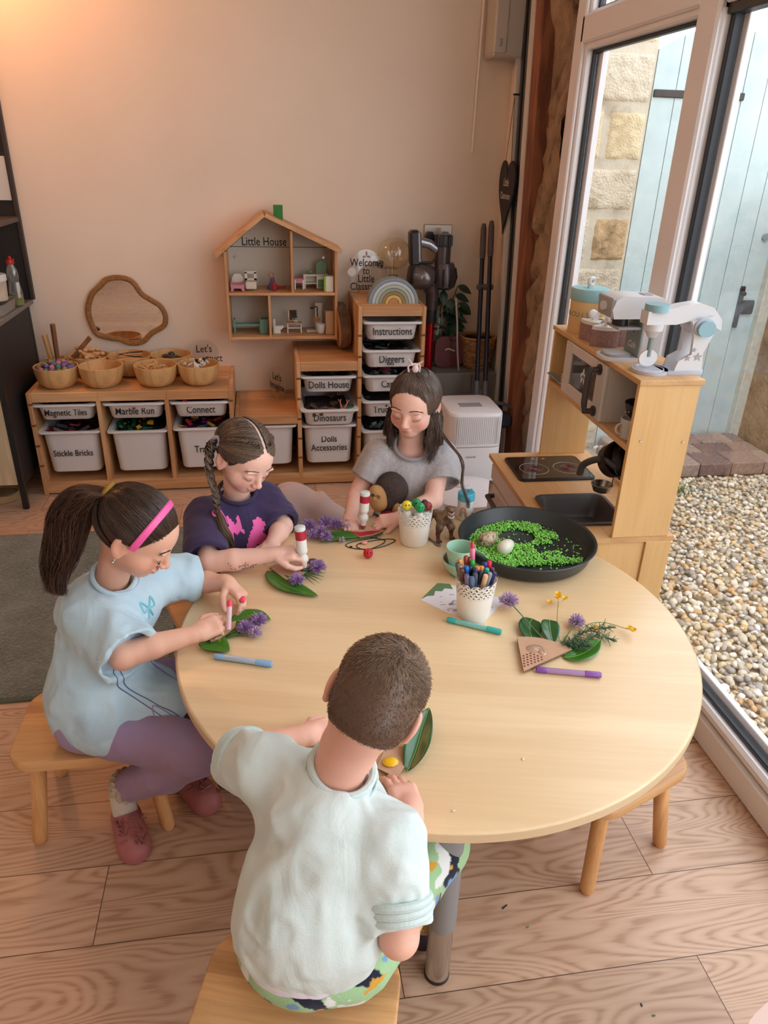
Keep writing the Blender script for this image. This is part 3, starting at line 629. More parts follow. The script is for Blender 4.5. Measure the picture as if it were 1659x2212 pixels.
def unit_frame(name, label, cols, D, tops, base_h=6.5):
    """cols: x positions of uprights; tops: height of every bay"""
    t = thing(name, label, 'shelving unit', (cols[0], -D/2, 0)); x0 = cols[0]; hmax = []
    for i, x in enumerate(cols):
        h = max(tops[max(0, i-1)], tops[min(i, len(tops)-1)]); hmax.append(h)
        dxl = 0 if i == 0 else -1.0 if i < len(cols)-1 else -2.0; X = x-x0+dxl
        mb = MB()
        if i == 0 or i == len(cols)-1 or tops[i-1] != tops[i]:
            mb.bx(X, X+2.0, -D/2, D/2, 0, h, .25)
            for z in np.arange(14, h-4, 10.4): mb.cur = 0
            obj('side_panel', mb, PINEZ, t)
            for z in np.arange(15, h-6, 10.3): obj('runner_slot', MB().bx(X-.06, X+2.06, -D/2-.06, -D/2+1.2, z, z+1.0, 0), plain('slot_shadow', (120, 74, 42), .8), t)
        else:
            mb.bx(X, X+2.0, -D/2+.3, D/2, base_h-1, h-4, .2); obj('divider', mb, PINEZ, t)
    for i in range(len(tops)):
        xa, xb = cols[i]-x0+(2 if i == 0 else 1), cols[i+1]-x0-(1 if i+1 < len(cols)-1 else 2)
        if i > 0 and tops[i] == tops[i-1]: xa -= 1
        if i+1 < len(tops) and tops[i+1] == tops[i]: xb += 1
        if i+1 < len(tops) and tops[i+1] > tops[i]: pass
        obj('top_board', MB().bx(xa, xb, -D/2+.3, D/2, tops[i]-1.8, tops[i], .2), PINE, t); obj('front_rail', MB().bx(xa, xb, -D/2+.1, -D/2+1.9, tops[i]-4.6, tops[i]-.1, .2), PINE, t)
    obj('base_shelf', MB().bx(1.8, cols[-1]-x0-1.8, -D/2+1.5, D/2, base_h-1.8, base_h, .1), PINE, t)
    obj('plinth', MB().bx(1.8, cols[-1]-x0-1.8, -D/2+.2, -D/2+2, .8, base_h-.1, .2), PINE, t)
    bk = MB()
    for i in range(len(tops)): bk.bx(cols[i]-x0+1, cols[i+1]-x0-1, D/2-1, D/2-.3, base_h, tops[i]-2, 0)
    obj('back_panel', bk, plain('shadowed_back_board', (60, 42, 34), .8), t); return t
unit_frame('low_pine_unit', 'low three bay pine storage unit standing against the wall, bowls on its top', [0, 31.6, 63.0, 94.2], 44, [52, 52, 52])
unit_frame('stepped_pine_unit', 'stepped pine storage unit rising in three steps to the right', [94.6, 126.4, 156.3, 188.3], 44, [38.2, 64.8, 91])
RB = [(190, 40, 46), (30, 30, 34), (214, 140, 50)]
tray(15.9, 37.6, 8.4, 'Magnetic Tiles', 'shallow white tray lettered Magnetic Tiles in the low unit', 0, fs=4.2, fill=(1, [(40, 34, 40), (150, 30, 40)], 26, 2), tilt=0)
tray(47.6, 37.6, 8.4, 'Marble Run', 'shallow white tray lettered Marble Run, middle of the low unit', 0, fs=4.9, fill=(2, [(150, 24, 40), (30, 30, 34)], 30, 2))
tray(78.6, 37.6, 8.4, 'Connect', 'shallow white tray lettered Connect in the low unit', 0, fs=4.9, fill=(3, [(170, 34, 44), (120, 40, 60)], 30, 2))
tray(16.2, 10.5, 22, 'Stickle Bricks', 'deep white tray lettered Stickle Bricks at the bottom left', 0, fs=4.3, fill=(4, [(176, 32, 50), (60, 20, 24), (60, 60, 70)], 40, 3))
tray(47.8, 10.0, 22, None, 'deep unlettered white tray in the middle of the low unit', 0, fill=(5, [(20, 120, 70), (28, 28, 32), (230, 180, 40), (16, 90, 60)], 44, 4))
tray(78.8, 10.5, 22, 'Trains', 'deep white tray lettered Trains partly hidden by the braided girl', 0, fs=4.9, fill=(6, [(190, 40, 50), (40, 50, 110), (190, 150, 60), (120, 30, 80)], 44, 4))
tray(110.3, 10.8, 22, None, 'deep unlettered white tray under the lowest step', 0)
tray(141.2, 48.6, 8.8, 'Dolls House', 'shallow white tray lettered Dolls House', 0, fs=5.0, w=29.2, fill=(7, [(60, 30, 40), (150, 110, 60)], 14, 1))
dt = tray(141.2, 33.2, 8.8, 'Dinosaurs', 'pulled out white tray lettered Dinosaurs full of toy dinosaurs', 0, pull=5, fs=5.0, w=29.8, fill=(8, [(60, 56, 50), (110, 90, 70), (84, 70, 60)], 24, 2))
tray(141.2, 10.8, 21.5, 'Dolls\nAccessories', 'deep white tray lettered Dolls Accessories', 0, lines=2, fs=4.8, w=29.2)
tray(172.2, 74.6, 9.2, 'Instructions', 'topmost white tray of the tall bay, lettered Instructions', 0, fs=5.1, w=30.0, pull=1)
tray(172.2, 61, 9.2, 'Diggers', 'white tray lettered Diggers in the tall bay', 0, fs=5.2, w=30.0, pull=1, fill=(9, [(40, 40, 44), (60, 58, 60)], 22, 3))
tray(172.2, 48.2, 9.2, 'Cars', 'white tray below Diggers, its lettering half hidden by a head', 0, fs=5.0, w=30.0, fill=(10, [(24, 22, 28), (200, 90, 120), (70, 70, 76)], 30, 4), dx=-1)
tray(172.2, 35.0, 9.2, 'Trucks', 'white tray lettered with words starting Tr, behind the grey shirted girl', 0, fs=5.0, w=30.0, fill=(11, [(24, 24, 28)], 10, 2), dx=-3)
tray(172.2, 7.5, 21, None, 'deep white tray at the bottom of the tall bay', 0, w=30.0, fill=(12, [(90, 130, 130), (120, 140, 136), (60, 66, 70)], 24, 3))
# toy dinosaurs and a green book lying in the Dinosaurs tray
def small_dino(loc, rz, col, label, s=1.0):
    sd = SDF(); c = lambda *a: np.array(a)*s
    sd.chain([c(-7, 0, 2), c(-3, 0, 3), c(0, 0, 3.4), c(3, 0, 4.4), c(4.6, 0, 5.8)], [x*s for x in (.25, .9, 1.5, .9, .7)], .5); sd.ell(c(5.4, 0, 6), c(1.4, .7, .7), k=.4)
    for x, y in ((1.4, .9), (1.4, -.9), (-1.6, .9), (-1.6, -.9)): sd.chain([c(x, y, 3), c(x+.3, y*1.3, 1.4), c(x, y*1.3, .2)], [.6*s, .42*s, .38*s], .3)
    m_ = plain('dino_%d_%d_%d' % col, col, .5, noise=.25, nscale=60); V, F = sd.mesh(.3)
    o = link_mesh('toy_dinosaur', V, F, m_, None, loc, sharp=0); o.rotation_euler = (R(80), 0, R(rz)); tag(o, label, 'toy dinosaur', 'dinosaurs in the open tray'); return o
small_dino((134, -44, 37.8), 200, (110, 104, 84), 'grey green toy dinosaur lying with its long tail over the tray edge', 1.0)
small_dino((143, -42, 38.2), 170, (172, 120, 104), 'pinkish brown toy dinosaur with legs in the air', .9)
o = obj('toy_dinosaur', MB().ball((0, 0, 0), (1.9, 1.5, 2.6)).cyl((0, 0, 1), (-1, -.4, 5.6), .5, .3).cyl((.6, 0, 1), (2.6, -.4, 5.2), .5, .3).cyl((-1, -.4, 5.6), (-2, -.5, 7), .22).cyl((-1, -.4, 5.6), (-.6, -.5, 7.2), .22).cyl((2.6, -.4, 5.2), (2.2, -.6, 6.8), .22).cyl((2.6, -.4, 5.2), (3.6, -.5, 6.6), .22), plain('salmon_toy', (206, 128, 110), .5), loc=(147.5, -45, 39.4))
tag(o, 'salmon pink toy dinosaur body with two clawed feet sticking up', 'toy dinosaur', 'dinosaurs in the open tray')
o = obj('green_card_box', MB().bx(-3.6, 3.6, -2, 2, 0, 3.6, .1), plain('dull_green', (70, 108, 84), .6), loc=(150.3, -42, 38.2), rot=(0, 0, 8)); tag(o, 'small dull green box standing in the Dinosaurs tray', 'box')

# ------------------------------------------------------------------ round table
TX, TY, TZ, TR = 149.6, -247.5, 52.0, 62.3
tb = thing('round_table', 'large round low table with pale beech top on grey and chrome legs', 'table', (TX, TY, 0))
BEECH = wood('beech_laminate', (222, 192, 150), (232, 205, 164), 'x', .8, .3, 1.5, knots=False)
obj('tabletop', MB().lathe([(TR-1.5, TZ-2.6), (TR-.2, TZ-2.5), (TR, TZ-2.2), (TR, TZ-.35), (TR-.25, TZ-.06), (TR-.6, TZ)], n=128), BEECH, tb).rotation_euler = (0, 0, R(-12))
obj('edge_band', MB().lathe([(TR-.02, TZ-2.25), (TR+.07, TZ-2.2), (TR+.07, TZ-.32), (TR-.02, TZ-.28)], n=128, cap=False), plain('beech_edge', (208, 182, 146), .4), tb)
for a in (0, 1, 2, 3, 4):
    lx, ly = [(141.2-TX, -301.0-TY), (95.2-TX, -241.4-TY), (199-TX, -222-TY), (190-TX, -285-TY-200), (133-TX, -198-TY)][a]
    if a == 3: continue
    lg = obj('leg', MB().lathe([(2.95, 17), (3.0, 17.3), (3.0, TZ-2.7)], n=28), plain('grey_leg_paint', (140, 142, 144), .35, .2), tb, loc=(lx, ly, 0))
    obj('chrome_sleeve', MB().lathe([(2.6, .8), (2.6, 17.1)], n=28), CHROME, lg); obj('foot_pad', MB().lathe([(2.4, 0), (2.7, .1), (2.7, .9), (2.3, 1.1)], n=28), BLACKP, lg)

# ------------------------------------------------------------------ stools
STW = wood('stool_pine', (206, 150, 98), (228, 178, 124), 'x', 1.4, .45, 1.6, strip=4.2)
STL = wood('stool_leg_pine', (200, 146, 92), (224, 174, 118), 'z', 1.6, .45, 1.6, knots=False)
def stool(loc, rz, label, W=32, D=24, H=28):
    t = thing('wooden_stool', label, 'stool', loc, rz, 'low pine stools round the table')
    pts = rrect(W, D, 6, 7); mb = MB(); k = len(pts); V = []
    for f, z in ((.95, H-3.2), (1, H-2.6), (1, H-.5), (.985, H-.12), (.955, H), (.7, H-.35), (.35, H-.6)): V += [(x*f, y*f, z) for x, y in pts]
    m = 7; F = [(i*k+j, i*k+(j+1) % k, (i+1)*k+(j+1) % k, (i+1)*k+j) for i in range(m-1) for j in range(k)]+[tuple(range(k))[::-1], tuple((m-1)*k+j for j in range(k))]
    obj('seat', mb.add(V, F), STW, t)
    for sx in (-1, 1):
        for sy in (-1, 1): obj('leg', MB().tube([(sx*(W/2-6), sy*(D/2-5), H-2.8), (sx*(W/2-3.2), sy*(D/2-2.6), 2), (sx*(W/2-3), sy*(D/2-2.4), .9), (sx*(W/2-2.9), sy*(D/2-2.3), 0)], [1.9, 1.75, 1.7, 1.2], 16), STL, t)
    return t

# ------------------------------------------------------------------ dark dresser at the left edge
DK = plain('dark_stained_board', (34, 28, 28), .55, noise=.15, nscale=12); GE = plain('grey_worktop_edge', (120, 114, 110), .5)
ds = thing('dark_dresser', 'dark dresser with grey edged worktop and pale oak door at the left edge', 'dresser', (-60, -30, 0))
obj('carcass', MB().bx(-20, 56.5, -28, 28, 11.5, 84.6, .3), DK, ds); obj('worktop', MB().bx(-20, 58.5, -30, 29.5, 84.8, 87, .2), GE, ds)
obj('door', MB().bx(-20, 55.4, -29.4, -28, 12.5, 82, .3), wood('pale_oak_door', (188, 170, 140), (212, 196, 166), 'z', 1.2, .6, 1.2, knots=False), ds)
for x, y in ((55.5, -28.5), (55.5, 27), (-19, -28.5)): obj('leg', MB().bx(x-1.4, x+1.2, y-1.2, y+1.2, 0, 84.6, .2), BLACKP, ds)
obj('back_panel', MB().bx(-20, 59.4, 28.8, 30, 87, 235, .1), DK, ds); obj('upright', MB().bx(58.2, 59.8, 27.2, 29.9, 87, 235, .1), plain('dark_grey_upright', (56, 46, 44), .5), ds)
obj('shelf', MB().bx(-20, 59.3, -14, 28.8, 123, 125, .1), plain('grey_shelf', (74, 66, 64), .5), ds)
o = obj('white_card', MB().bx(-9, 0, -.35, 0, 0, 18.6, .05), plain('paper_white', (206, 202, 198), .8), loc=(-2.4, -1.4, 132)); o.rotation_euler = (0, 0, 0)
tag(o, 'white card sheet against the dark back panel above the shelf', 'card')
bt = thing('detergent_bottle', 'clear bottle of yellow green liquid with a bright red cap', 'bottle', (-3.2, -19, 87.1))
pr = [(2.6, 0), (3.1, .5), (3.1, 6.5), (2.5, 9.5), (2.3, 11.5), (2.7, 13.5), (2.4, 16), (1.4, 18.5), (1.1, 19.4)]
obj('bottle_body', MB().lathe(pr, n=24, sy=.7), glassy('clear_bottle', (.86, .88, .84), .35, .1, .12), bt); obj('liquid', MB().lathe([(2.4, .3), (2.9, .6), (2.9, 5.4)], n=24, sy=.7), plain('green_soap', (140, 138, 30), .2, noise=.1), bt)
obj('cap', MB().lathe([(1.7, 19), (1.8, 19.3), (1.6, 20.6), (.8, 21.2), (.5, 22.4)], n=18).box((.9, 0, 20.9), (2, 1, .7), .2), plain('red_cap', (190, 22, 28), .35), bt)
obj('label_sticker', MB().box((2.0, -1.6, 7.5), (1.6, .1, 7), 0, rotm(0, 0, 50)), plain('paper_white', (206, 202, 198), .8), bt)
tb2 = thing('lidded_tub', 'round tub with pinkish bands and a white lid, cut by the left edge', 'tub', (-8.5, -32, 92.0))
obj('tub_body', MB().lathe([(5, 0), (5.4, .4), (5.9, 8.8)], n=28), plain('banded_card', (196, 176, 158), .6, noise=.2, nscale=18), tb2); obj('lid', MB().lathe([(6.2, 8.6), (6.3, 8.8), (6.3, 11), (5.9, 11.4)], n=28), WHITE, tb2)
o = obj('grey_food_tray', MB().add([(x, y, z) for z, f in ((0, .92), (4.4, 1.0), (4.8, 1.04), (4.4, .95), (3.2, .9)) for x, y in [(p*f, q*f) for p, q in rrect(15, 24, 3)]],
     [(i*24+j, i*24+(j+1) % 24, (i+1)*24+(j+1) % 24, (i+1)*24+j) for i in range(4) for j in range(24)]+[tuple(96+j for j in range(24))]), plain('grey_tray', (150, 142, 132), .6), loc=(-10, -33, 87.1)); tag(o, 'shallow grey tray on the worktop under the tub', 'tray')
o = obj('round_wooden_disc', MB().lathe([(7.5, 0), (8, .3), (8, 3.4), (7.4, 3.6), (7.2, 2.2)], n=32), plain('tan_plastic', (170, 140, 100), .6), loc=(-19, -45, 0.02)); tag(o, 'round tan basin on the floor beneath the dark dresser', 'basin')

# ------------------------------------------------------------------ mirror
def blob(n=96):
    P = [(187, 660), (187, 690), (200, 722), (232, 733), (252, 736), (262, 741), (277, 745), (296, 744), (312, 738), (330, 722), (350, 712), (363, 700), (367, 678), (357, 655), (337, 641), (318, 628), (305, 607), (288, 595), (262, 592), (238, 597), (220, 612), (200, 630)]
    out = [((u-187)*.2206, (745-v)*.2300) for u, v in P]; return out
# outline in centimetres on the wall
def closed(P, n):
    P = np.array(P); Q = np.vstack([P[-1:], P, P[:2]]); t = np.linspace(0, len(P), n, endpoint=False); i = t.astype(int); u = (t-i)[:, None]; a, b, c, d = Q[i], Q[i+1], Q[i+2], Q[np.minimum(i+3, len(Q)-1)]
    return .5*((2*b)+(-a+c)*u+(2*a-5*b+4*c-d)*u**2+(-a+3*b-3*c+d)*u**3)
MO = closed([(x-20, z-17.6) for x, z in blob()], 110)
mi = thing('wavy_mirror', 'mirror in a wavy cloud shaped rattan frame on the wall above the bowls', 'mirror', (43, -.5, 81.2))
rat = plain('rattan', (150, 104, 58), .55, noise=.3, nscale=90, bmp=.3)
nrm = np.roll(MO, -1, 0)-np.roll(MO, 1, 0); nrm = np.c_[-nrm[:, 1], nrm[:, 0]]; nrm /= np.linalg.norm(nrm, axis=1)[:, None]
for k in range(4):
    off = MO+nrm*(.45+k*.62)*(1 if ((MO+nrm)**2).sum() < (MO**2).sum() else -1); P = np.c_[off[:, 0], np.full(len(off), -1.2-(.5 if k in (1, 2) else 0)), off[:, 1]]; P = np.vstack([P, P[:1]])
    obj('rattan_cane', MB().tube(P, .42, 8, False), rat, mi)
inn = MO+nrm*(2.0)*(1 if ((MO+nrm)**2).sum() < (MO**2).sum() else -1)
obj('mirror_glass', MB().prism([(x, z) for x, z in inn], -.9, -.5, 'y'), plain('mirror_silver', (228, 226, 224), .02, 1), mi)

# ------------------------------------------------------------------ bowls on the low unit
BAM = wood('bamboo_bowl', (196, 150, 96), (216, 172, 118), 'z', 2.0, .5, 2.0, knots=False)
def bowl(x, y, r, h, label, z=52.0):
    t = thing('wooden_bowl', label, 'bowl', (x, y, z), 0, 'bamboo bowls on the low pine unit'); n = 10
    out = [(r*.42, 0)]+[(r*(.42+.58*math.sin(math.pi/2*i/n)**.8), h*(1-math.cos(math.pi/2*i/n))) for i in range(1, n+1)]
    inn = [(rr-.55, zz+.35 if i < n else zz) for i, (rr, zz) in enumerate(out)][::-1]
    obj('bowl_body', MB().lathe(out+[(r-.2, h+.12)]+inn[:-1]+[(.2, 1.0)], n=40), BAM, t); return t
def lump(c, label, cat, name, mat, r, rot=None, grp=None):
    o = obj(name, MB().ball((0, 0, 0), r, 12, 8), mat, loc=c, rot=rot or (0, 0, 0)); tag(o, label, cat, grp); return o
bowl(12.6, -33, 10.0, 10, 'bamboo bowl heaped with coloured felt balls, leftmost in front')
bowl(33.0, -33, 10.2, 10, 'nearly empty bamboo bowl in the front row with one black object inside')
bowl(58.2, -33, 10.2, 10, 'bamboo bowl of wooden rings in the front row')
bowl(78.4, -32, 10.0, 10, 'bamboo bowl of white shells and bark, rightmost in front')
bowl(24.2, -13.5, 9.6, 10, 'bamboo bowl of wooden peg dolls against the wall')
bowl(43.6, -14, 10.6, 10, 'bamboo bowl holding wooden sticks below the mirror')
bowl(63.8, -13, 10.2, 10, 'bamboo bowl of dark stones at the back right')
fc = [((128, 96, 150), 'purple'), ((86, 130, 120), 'teal'), ((186, 126, 126), 'pink'), ((112, 100, 160), 'violet'), ((150, 130, 88), 'olive'), ((96, 128, 90), 'green')]
k = 0
for i, (rr, n_, zz) in enumerate(((7.4, 16, 9.4), (4.6, 10, 10.6), (1.9, 5, 11.6))):
    for j in range(n_):
        a = 2*math.pi*(j+.3*i)/n_; c, nm = fc[(k*5+i) % 6]; k += 1
        lump((12.6+rr*math.cos(a), -33+rr*math.sin(a), 52+zz+random.uniform(-.3, .3)), '%s felt ball in the leftmost bowl' % nm, 'felt ball', 'felt_ball', plain('felt_'+nm, c, .95), 1.28, grp='%s felt balls in the leftmost bowl' % nm)
lump((35.5, -31, 56.3), 'black lump lying in the nearly empty bowl', 'stone', 'black_stone', BLACKP, (2, 1.6, 1.5))
for j in range(11):
    a = random.uniform(0, 6.28); rr = random.uniform(1.5, 6.2); o = obj('wooden_ring', MB().torus((0, 0, 0), 2.3, .42, 20, 6), BAM, loc=(58.2+rr*math.cos(a), -33+rr*math.sin(a), 58.6+.32*j*.7), rot=(random.uniform(-50, 50), random.uniform(-40, 40), 0))
    tag(o, 'small plain wooden ring in the bowl of rings', 'ring', 'wooden rings in the front bowl')
shm = plain('white_shell', (214, 204, 194), .5, noise=.1); 
for j in range(12):
    a = random.uniform(0, 6.28); rr = random.uniform(1, 6.6); o = obj('shell', MB().lathe([(.1, 0), (1.2, .2), (1.9, .8), (1.2, 1.2), (.1, .9)], n=12, sy=.6), shm, loc=(78.4+rr*math.cos(a)-1, -32+rr*math.sin(a), 60.6+.18*j), rot=(random.uniform(-60, 60), random.uniform(-60, 60), random.uniform(0, 180)))
    tag(o, 'off white sea shell in the rightmost front bowl', 'shell', 'shells in the rightmost front bowl')
bk = plain('bark_brown', (52, 40, 32), .8, bmp=.5)
for j in range(7): o = obj('bark_piece', MB().box((0, 0, 0), (3.4, 1.2, .6), .2), bk, loc=(80.5+random.uniform(-3, 4), -31+random.uniform(-3, 4), 62.0+.25*j), rot=(random.uniform(-50, 50), random.uniform(-50, 50), random.uniform(0, 180))); tag(o, 'dark brown bark fragment among the shells', 'bark', 'bark among the shells')
pg = plain('peg_wood', (206, 164, 116), .55)
for j in range(15):
    a = random.uniform(0, 6.28); rr = random.uniform(0, 6.0); o = obj('peg_doll', MB().lathe([(1.05, 0), (1.2, .3), (.85, 3.2), (.5, 3.7), (.95, 4.3), (1.0, 5), (.6, 5.7), (.1, 5.9)], n=14), pg, loc=(24.2+rr*math.cos(a), -13.5+rr*math.sin(a), 59.0+.42*j*.7), rot=(random.uniform(60, 110), random.uniform(-20, 20), random.uniform(0, 360))); tag(o, 'plain wooden peg doll lying in the bowl by the wall', 'peg doll', 'peg dolls in the back bowl')
for j in range(6): o = obj('wooden_stick', MB().tube([(-6, 0, 0), (0, .3, .2), (6, 0, 0)], .35, 6), bk if j % 3 == 2 else pg, loc=(43.6, -14+(j-2)*1.3, 60.4+j*.3), rot=(0, random.uniform(-6, 6), random.uniform(-25, 30))); tag(o, 'thin wooden stick lying across the bowl below the mirror', 'stick', 'sticks in the bowl')
ds_ = plain('dark_pebble', (44, 50, 50), .5)
for j in range(12): a = random.uniform(0, 6.28); rr = random.uniform(0, 6.5); lump((63.8+rr*math.cos(a), -13+rr*math.sin(a), 59.0+.25*j*.6), 'dark polished stone in the back right bowl', 'stone', 'dark_stone', ds_, (1.7, 1.3, 1.0), (random.uniform(-30, 30), 0, random.uniform(0, 180)), 'dark stones in the back bowl')
hd = thing('pestle_pot', 'small wooden pot with upright wooden tools at the left of the low unit', 'pot', (8.5, -14, 52))
obj('pot', MB().lathe([(4.2, 0), (4.4, .3), (4.6, 9), (4.0, 9), (3.9, 2)], n=24), BAM, hd)
dw = wood('dark_toy_wood', (120, 78, 46), (150, 102, 64), 'z', 2, .5, 1.5, knots=False)
for a, b, r_, lb in (((.5, -1, 2), (1.5, -2.5, 26), 1.3, 'upright dark wooden bat in the pot'), ((-2, 1, 2), (-4.2, 1.5, 20), 1.5, 'pale turned wooden rod at the left of the pot'), ((2.2, .5, 3), (17, 1.5, 18.5), 1.15, 'wooden stick leaning far right out of the pot')):
    o = obj('wooden_tool', MB().tube([a, tuple(np.array(a)*.5+np.array(b)*.5), b], [r_*.8, r_*.9, r_], 8), dw if r_ != 1.5 else BAM, loc=(8.5, -14, 52)); tag(o, lb, 'tool')

# round clear signs with writing
CLR = glassy('clear_acrylic', (.96, .96, .96), .12, .02, .10, (236, 226, 216))
def round_sign(loc, r, txt, size, label, rz=0, stand=PINE, lines=2, flip=0):
    t = thing('acrylic_sign', label, 'sign', loc, rz)
    obj('disc', MB().lathe([(r, -.15), (r, .15)], n=48, rot=rotm(90, 0, 0), c=(0, 0, r+.6)), CLR, t); obj('rim', MB().torus((0, 0, r+.6), r, .12, 48, 5, rotm(90, 0, 0)), plain('acrylic_edge', (196, 184, 176), .3), t)
    lettering(txt, size, t, (0, -.35, r+.6), (90, 0, 0), BLACK, 1.2, .02, bold=.02); obj('stand', MB().bx(-3.5, 3.5, -1.6, 1.6, 0, 2.2, .2), stand, t); return t
round_sign((79.5, -6, 52), 7.4, "Let's\nConstruct", 4.4, "clear round sign reading Let's Construct behind the shell bowl", 4)
round_sign((116.5, -13, 38.2), 7.6, "Let's\nImagine", 4.4, "clear round sign reading Let's Imagine on the lowest step", -58)

# ------------------------------------------------------------------ dolls house on the wall
DH = thing('dolls_house', 'open fronted wooden dolls house on the wall with sloped roof and green chimney', 'dolls house', (120, 0, 71))
HP = wood('house_pine', (190, 138, 92), (214, 164, 116), 'x', 1.6, .5, 1.4); HZ = wood('house_pine_up', (188, 136, 90), (212, 162, 114), 'z', 1.6, .5, 1.4, knots=False)
HW = plain('house_white_back', (208, 200, 188), .7)
obj('back_board', MB().prism([(-25.3, 1), (26.5, 1), (26.5, 41), (-6.6, 55.5), (-25.3, 40)], -1.0, -.4, 'y'), HW, DH)
obj('side_wall', MB().bx(-26.6, -25.2, -22, -.4, -1.2, 41.5, .15), HZ, DH); obj('side_wall', MB().bx(26.2, 27.6, -22, -.4, -.6, 43, .15), HZ, DH)
obj('bottom_floor', MB().bx(-25.4, 26.4, -22, -.4, -.2, 1.2, .15), HP, DH); obj('upper_floor', MB().bx(-25.4, 26.4, -21.8, -.4, 21.2, 22.6, .15), HP, DH)
obj('partition', MB().bx(5.0, 6.2, -21.4, -.4, 22.5, 51, .1), HZ, DH); obj('partition', MB().bx(-6.6, -5.4, -21.4, -.4, 1.1, 21.3, .1), HZ, DH)
def slab(p, q, th): 
    d = unit((q[0]-p[0], q[1]-p[1])); nn = np.array([-d[1], d[0]])*th; return [tuple(p), tuple(q), tuple(np.array(q)+nn), tuple(np.array(p)+nn)]
obj('roof_panel', MB().prism(slab((-29.8, 38.8), (-6.4, 57.4), 1.7), -23, -.4, 'y'), HP, DH); obj('roof_panel', MB().prism(slab((-6.6, 57.0), (29.2, 41.0), 1.7), -23, -.4, 'y'), HP, DH)
obj('chimney', MB().bx(-2.2, 2.2, -13, -8.6, 55, 61.6, .1), plain('chimney_green', (44, 122, 44), .6), DH)
obj('back_seam', MB().bx(-25, 26, -1.1, -1.0, 41.3, 41.6, 0), plain('seam_brown', (70, 54, 44), .8), DH)
lettering('Little House', 4.5, DH, (-7.2, -1.15, 43.8), (90, 0, 0), BLACK, 1.25, .02, bold=.03)
for x in (-21.8, 22.4): obj('wall_screw', MB().cyl((x, -1.5, 36.5), (x, -1.0, 36.5), .65, n=12), CHROME, DH)
def hthing(name, label, cat, x, y, z): return thing(name, label, cat, (120+x, y, 71+z))
PK = plain('toy_pink', (206, 132, 150), .5); CRM = plain('toy_cream', (216, 206, 190), .5); TQ = plain('toy_teal', (104, 150, 138), .5); SG = plain('toy_sage', (112, 146, 116), .5); WT = plain('toy_white', (224, 222, 218), .45)
U, Lw = 22.7, 1.3
t = hthing('doll_bed', 'small pink and white toy bed at the upper left of the dolls house', 'toy bed', -21, -14, U); obj('bed_base', MB().prism([(-3.2, 0), (-2.3, 0), (-1.6, 1.4), (1.6, 1.4), (2.3, 0), (3.2, 0), (3.3, 3.6), (2.2, 3), (-2.2, 3), (-3.3, 3.6)], -5, 5, 'y'), PK, t); obj('headboard', MB().prism([(-3, 2.6), (3, 2.6), (2.7, 5.4), (1.4, 7), (-1.4, 7), (-2.7, 5.4)], 4.2, 5, 'y'), CRM, t)
t = hthing('doll_rocking_chair', 'cream toy chair with a square window in its back', 'toy chair', -14.6, -13, U); obj('seat', MB().bx(-2.7, 2.7, -4, 3, .6, 4.2, .5), CRM, t); obj('backrest', MB().bx(-3, -1.6, 2.4, 3.2, 3, 8, .1).bx(1.6, 3, 2.4, 3.2, 3, 8, .1).bx(-3, 3, 2.4, 3.2, 7.2, 8.4, .1).bx(-3, 3, 2.4, 3.2, 3.6, 5, .1), CRM, t)
t = hthing('dolls_house_doll', 'tiny doll in a purple dress sitting on the upper floor', 'doll', -4, -11, U); obj('head', MB().ball((-.4, 0, 6.6), 1.35), plain('doll_hair', (172, 140, 116), .8), t); obj('dress', MB().lathe([(3.0, 0.1), (2.6, 1), (1.2, 3.4), (1.0, 5.4), (.5, 5.8)], n=14), plain('doll_purple', (104, 90, 120), .8, noise=.3, nscale=120), t); obj('foot', MB().tube([(1.5, -1, .9), (4.5, -2, 1), (6.5, -2.4, 1.2)], [.5, .4, .7], 8), plain('toy_red', (170, 30, 44), .5), t)
tag(obj('red_bottle', MB().lathe([(.9, 0), (1, .2), (1, 3.4), (.4, 4), (.4, 4.8)], n=14), plain('toy_red', (170, 30, 44), .5), loc=(116.8, -17, 71+U)), 'tiny red bottle in front of the doll', 'toy bottle')
t = hthing('doll_side_table', 'tiny pink topped table right of the upper partition', 'toy table', 9.2, -11, U); obj('tabletop', MB().bx(-2.6, 2.6, -2.4, 2.4, 4.6, 5.2, .1), PK, t); obj('drawer', MB().bx(-1.8, 1.8, -2.2, 2, 3, 4.6, .1), PK, t)
for a in (-1, 1):
    for b_ in (-1, 1): obj('leg', MB().bx(a*2.0-.3, a*2.0+.3, b_*2-.3, b_*2+.3, 0, 4.6, .05), WT, t)
t = hthing('doll_kitchen', 'tiny cream and green toy kitchen with a tall green back', 'toy kitchen', 17.6, -9, U)
obj('body', MB().bx(-6.2, -5, -2.5, 2.5, 0, 6.4, .1).bx(-6.2, 6.2, -2.6, 2.6, 6.2, 7, .1).bx(-5, .5, 1.8, 2.5, 2.6, 6.2, .05).bx(-6, .5, -2.4, 2.4, 2.4, 3.0, .05), CRM, t); obj('oven', MB().bx(.5, 6.0, -2.5, 2.5, .2, 6.2, .1), WT, t); obj('oven_door', MB().bx(1.2, 5.4, -2.8, -2.5, .7, 4.6, .3), SG, t)
obj('hood', MB().prism([(.6, 7), (5.6, 7), (5.6, 12.2), (3.1, 13.6), (.6, 12.2)], .5, 2.4, 'y'), SG, t); obj('kettle', MB().ball((-2.6, 0, 8), (1.2, 1.1, 1)).cyl((-3.6, 0, 8), (-4.6, 0, 8.8), .25), SG, t)
t = hthing('doll_wardrobe', 'small white block with a lime green edge at the front of the upper floor', 'toy wardrobe', 23.6, -18, U); obj('body', MB().bx(-1.6, 2.2, -2, 2, 0, 7.4, .1), CRM, t); obj('lime_edge', MB().bx(-2.4, -1.6, -2, 2, 0, 7.4, .05), plain('lime', (132, 190, 50), .5), t)
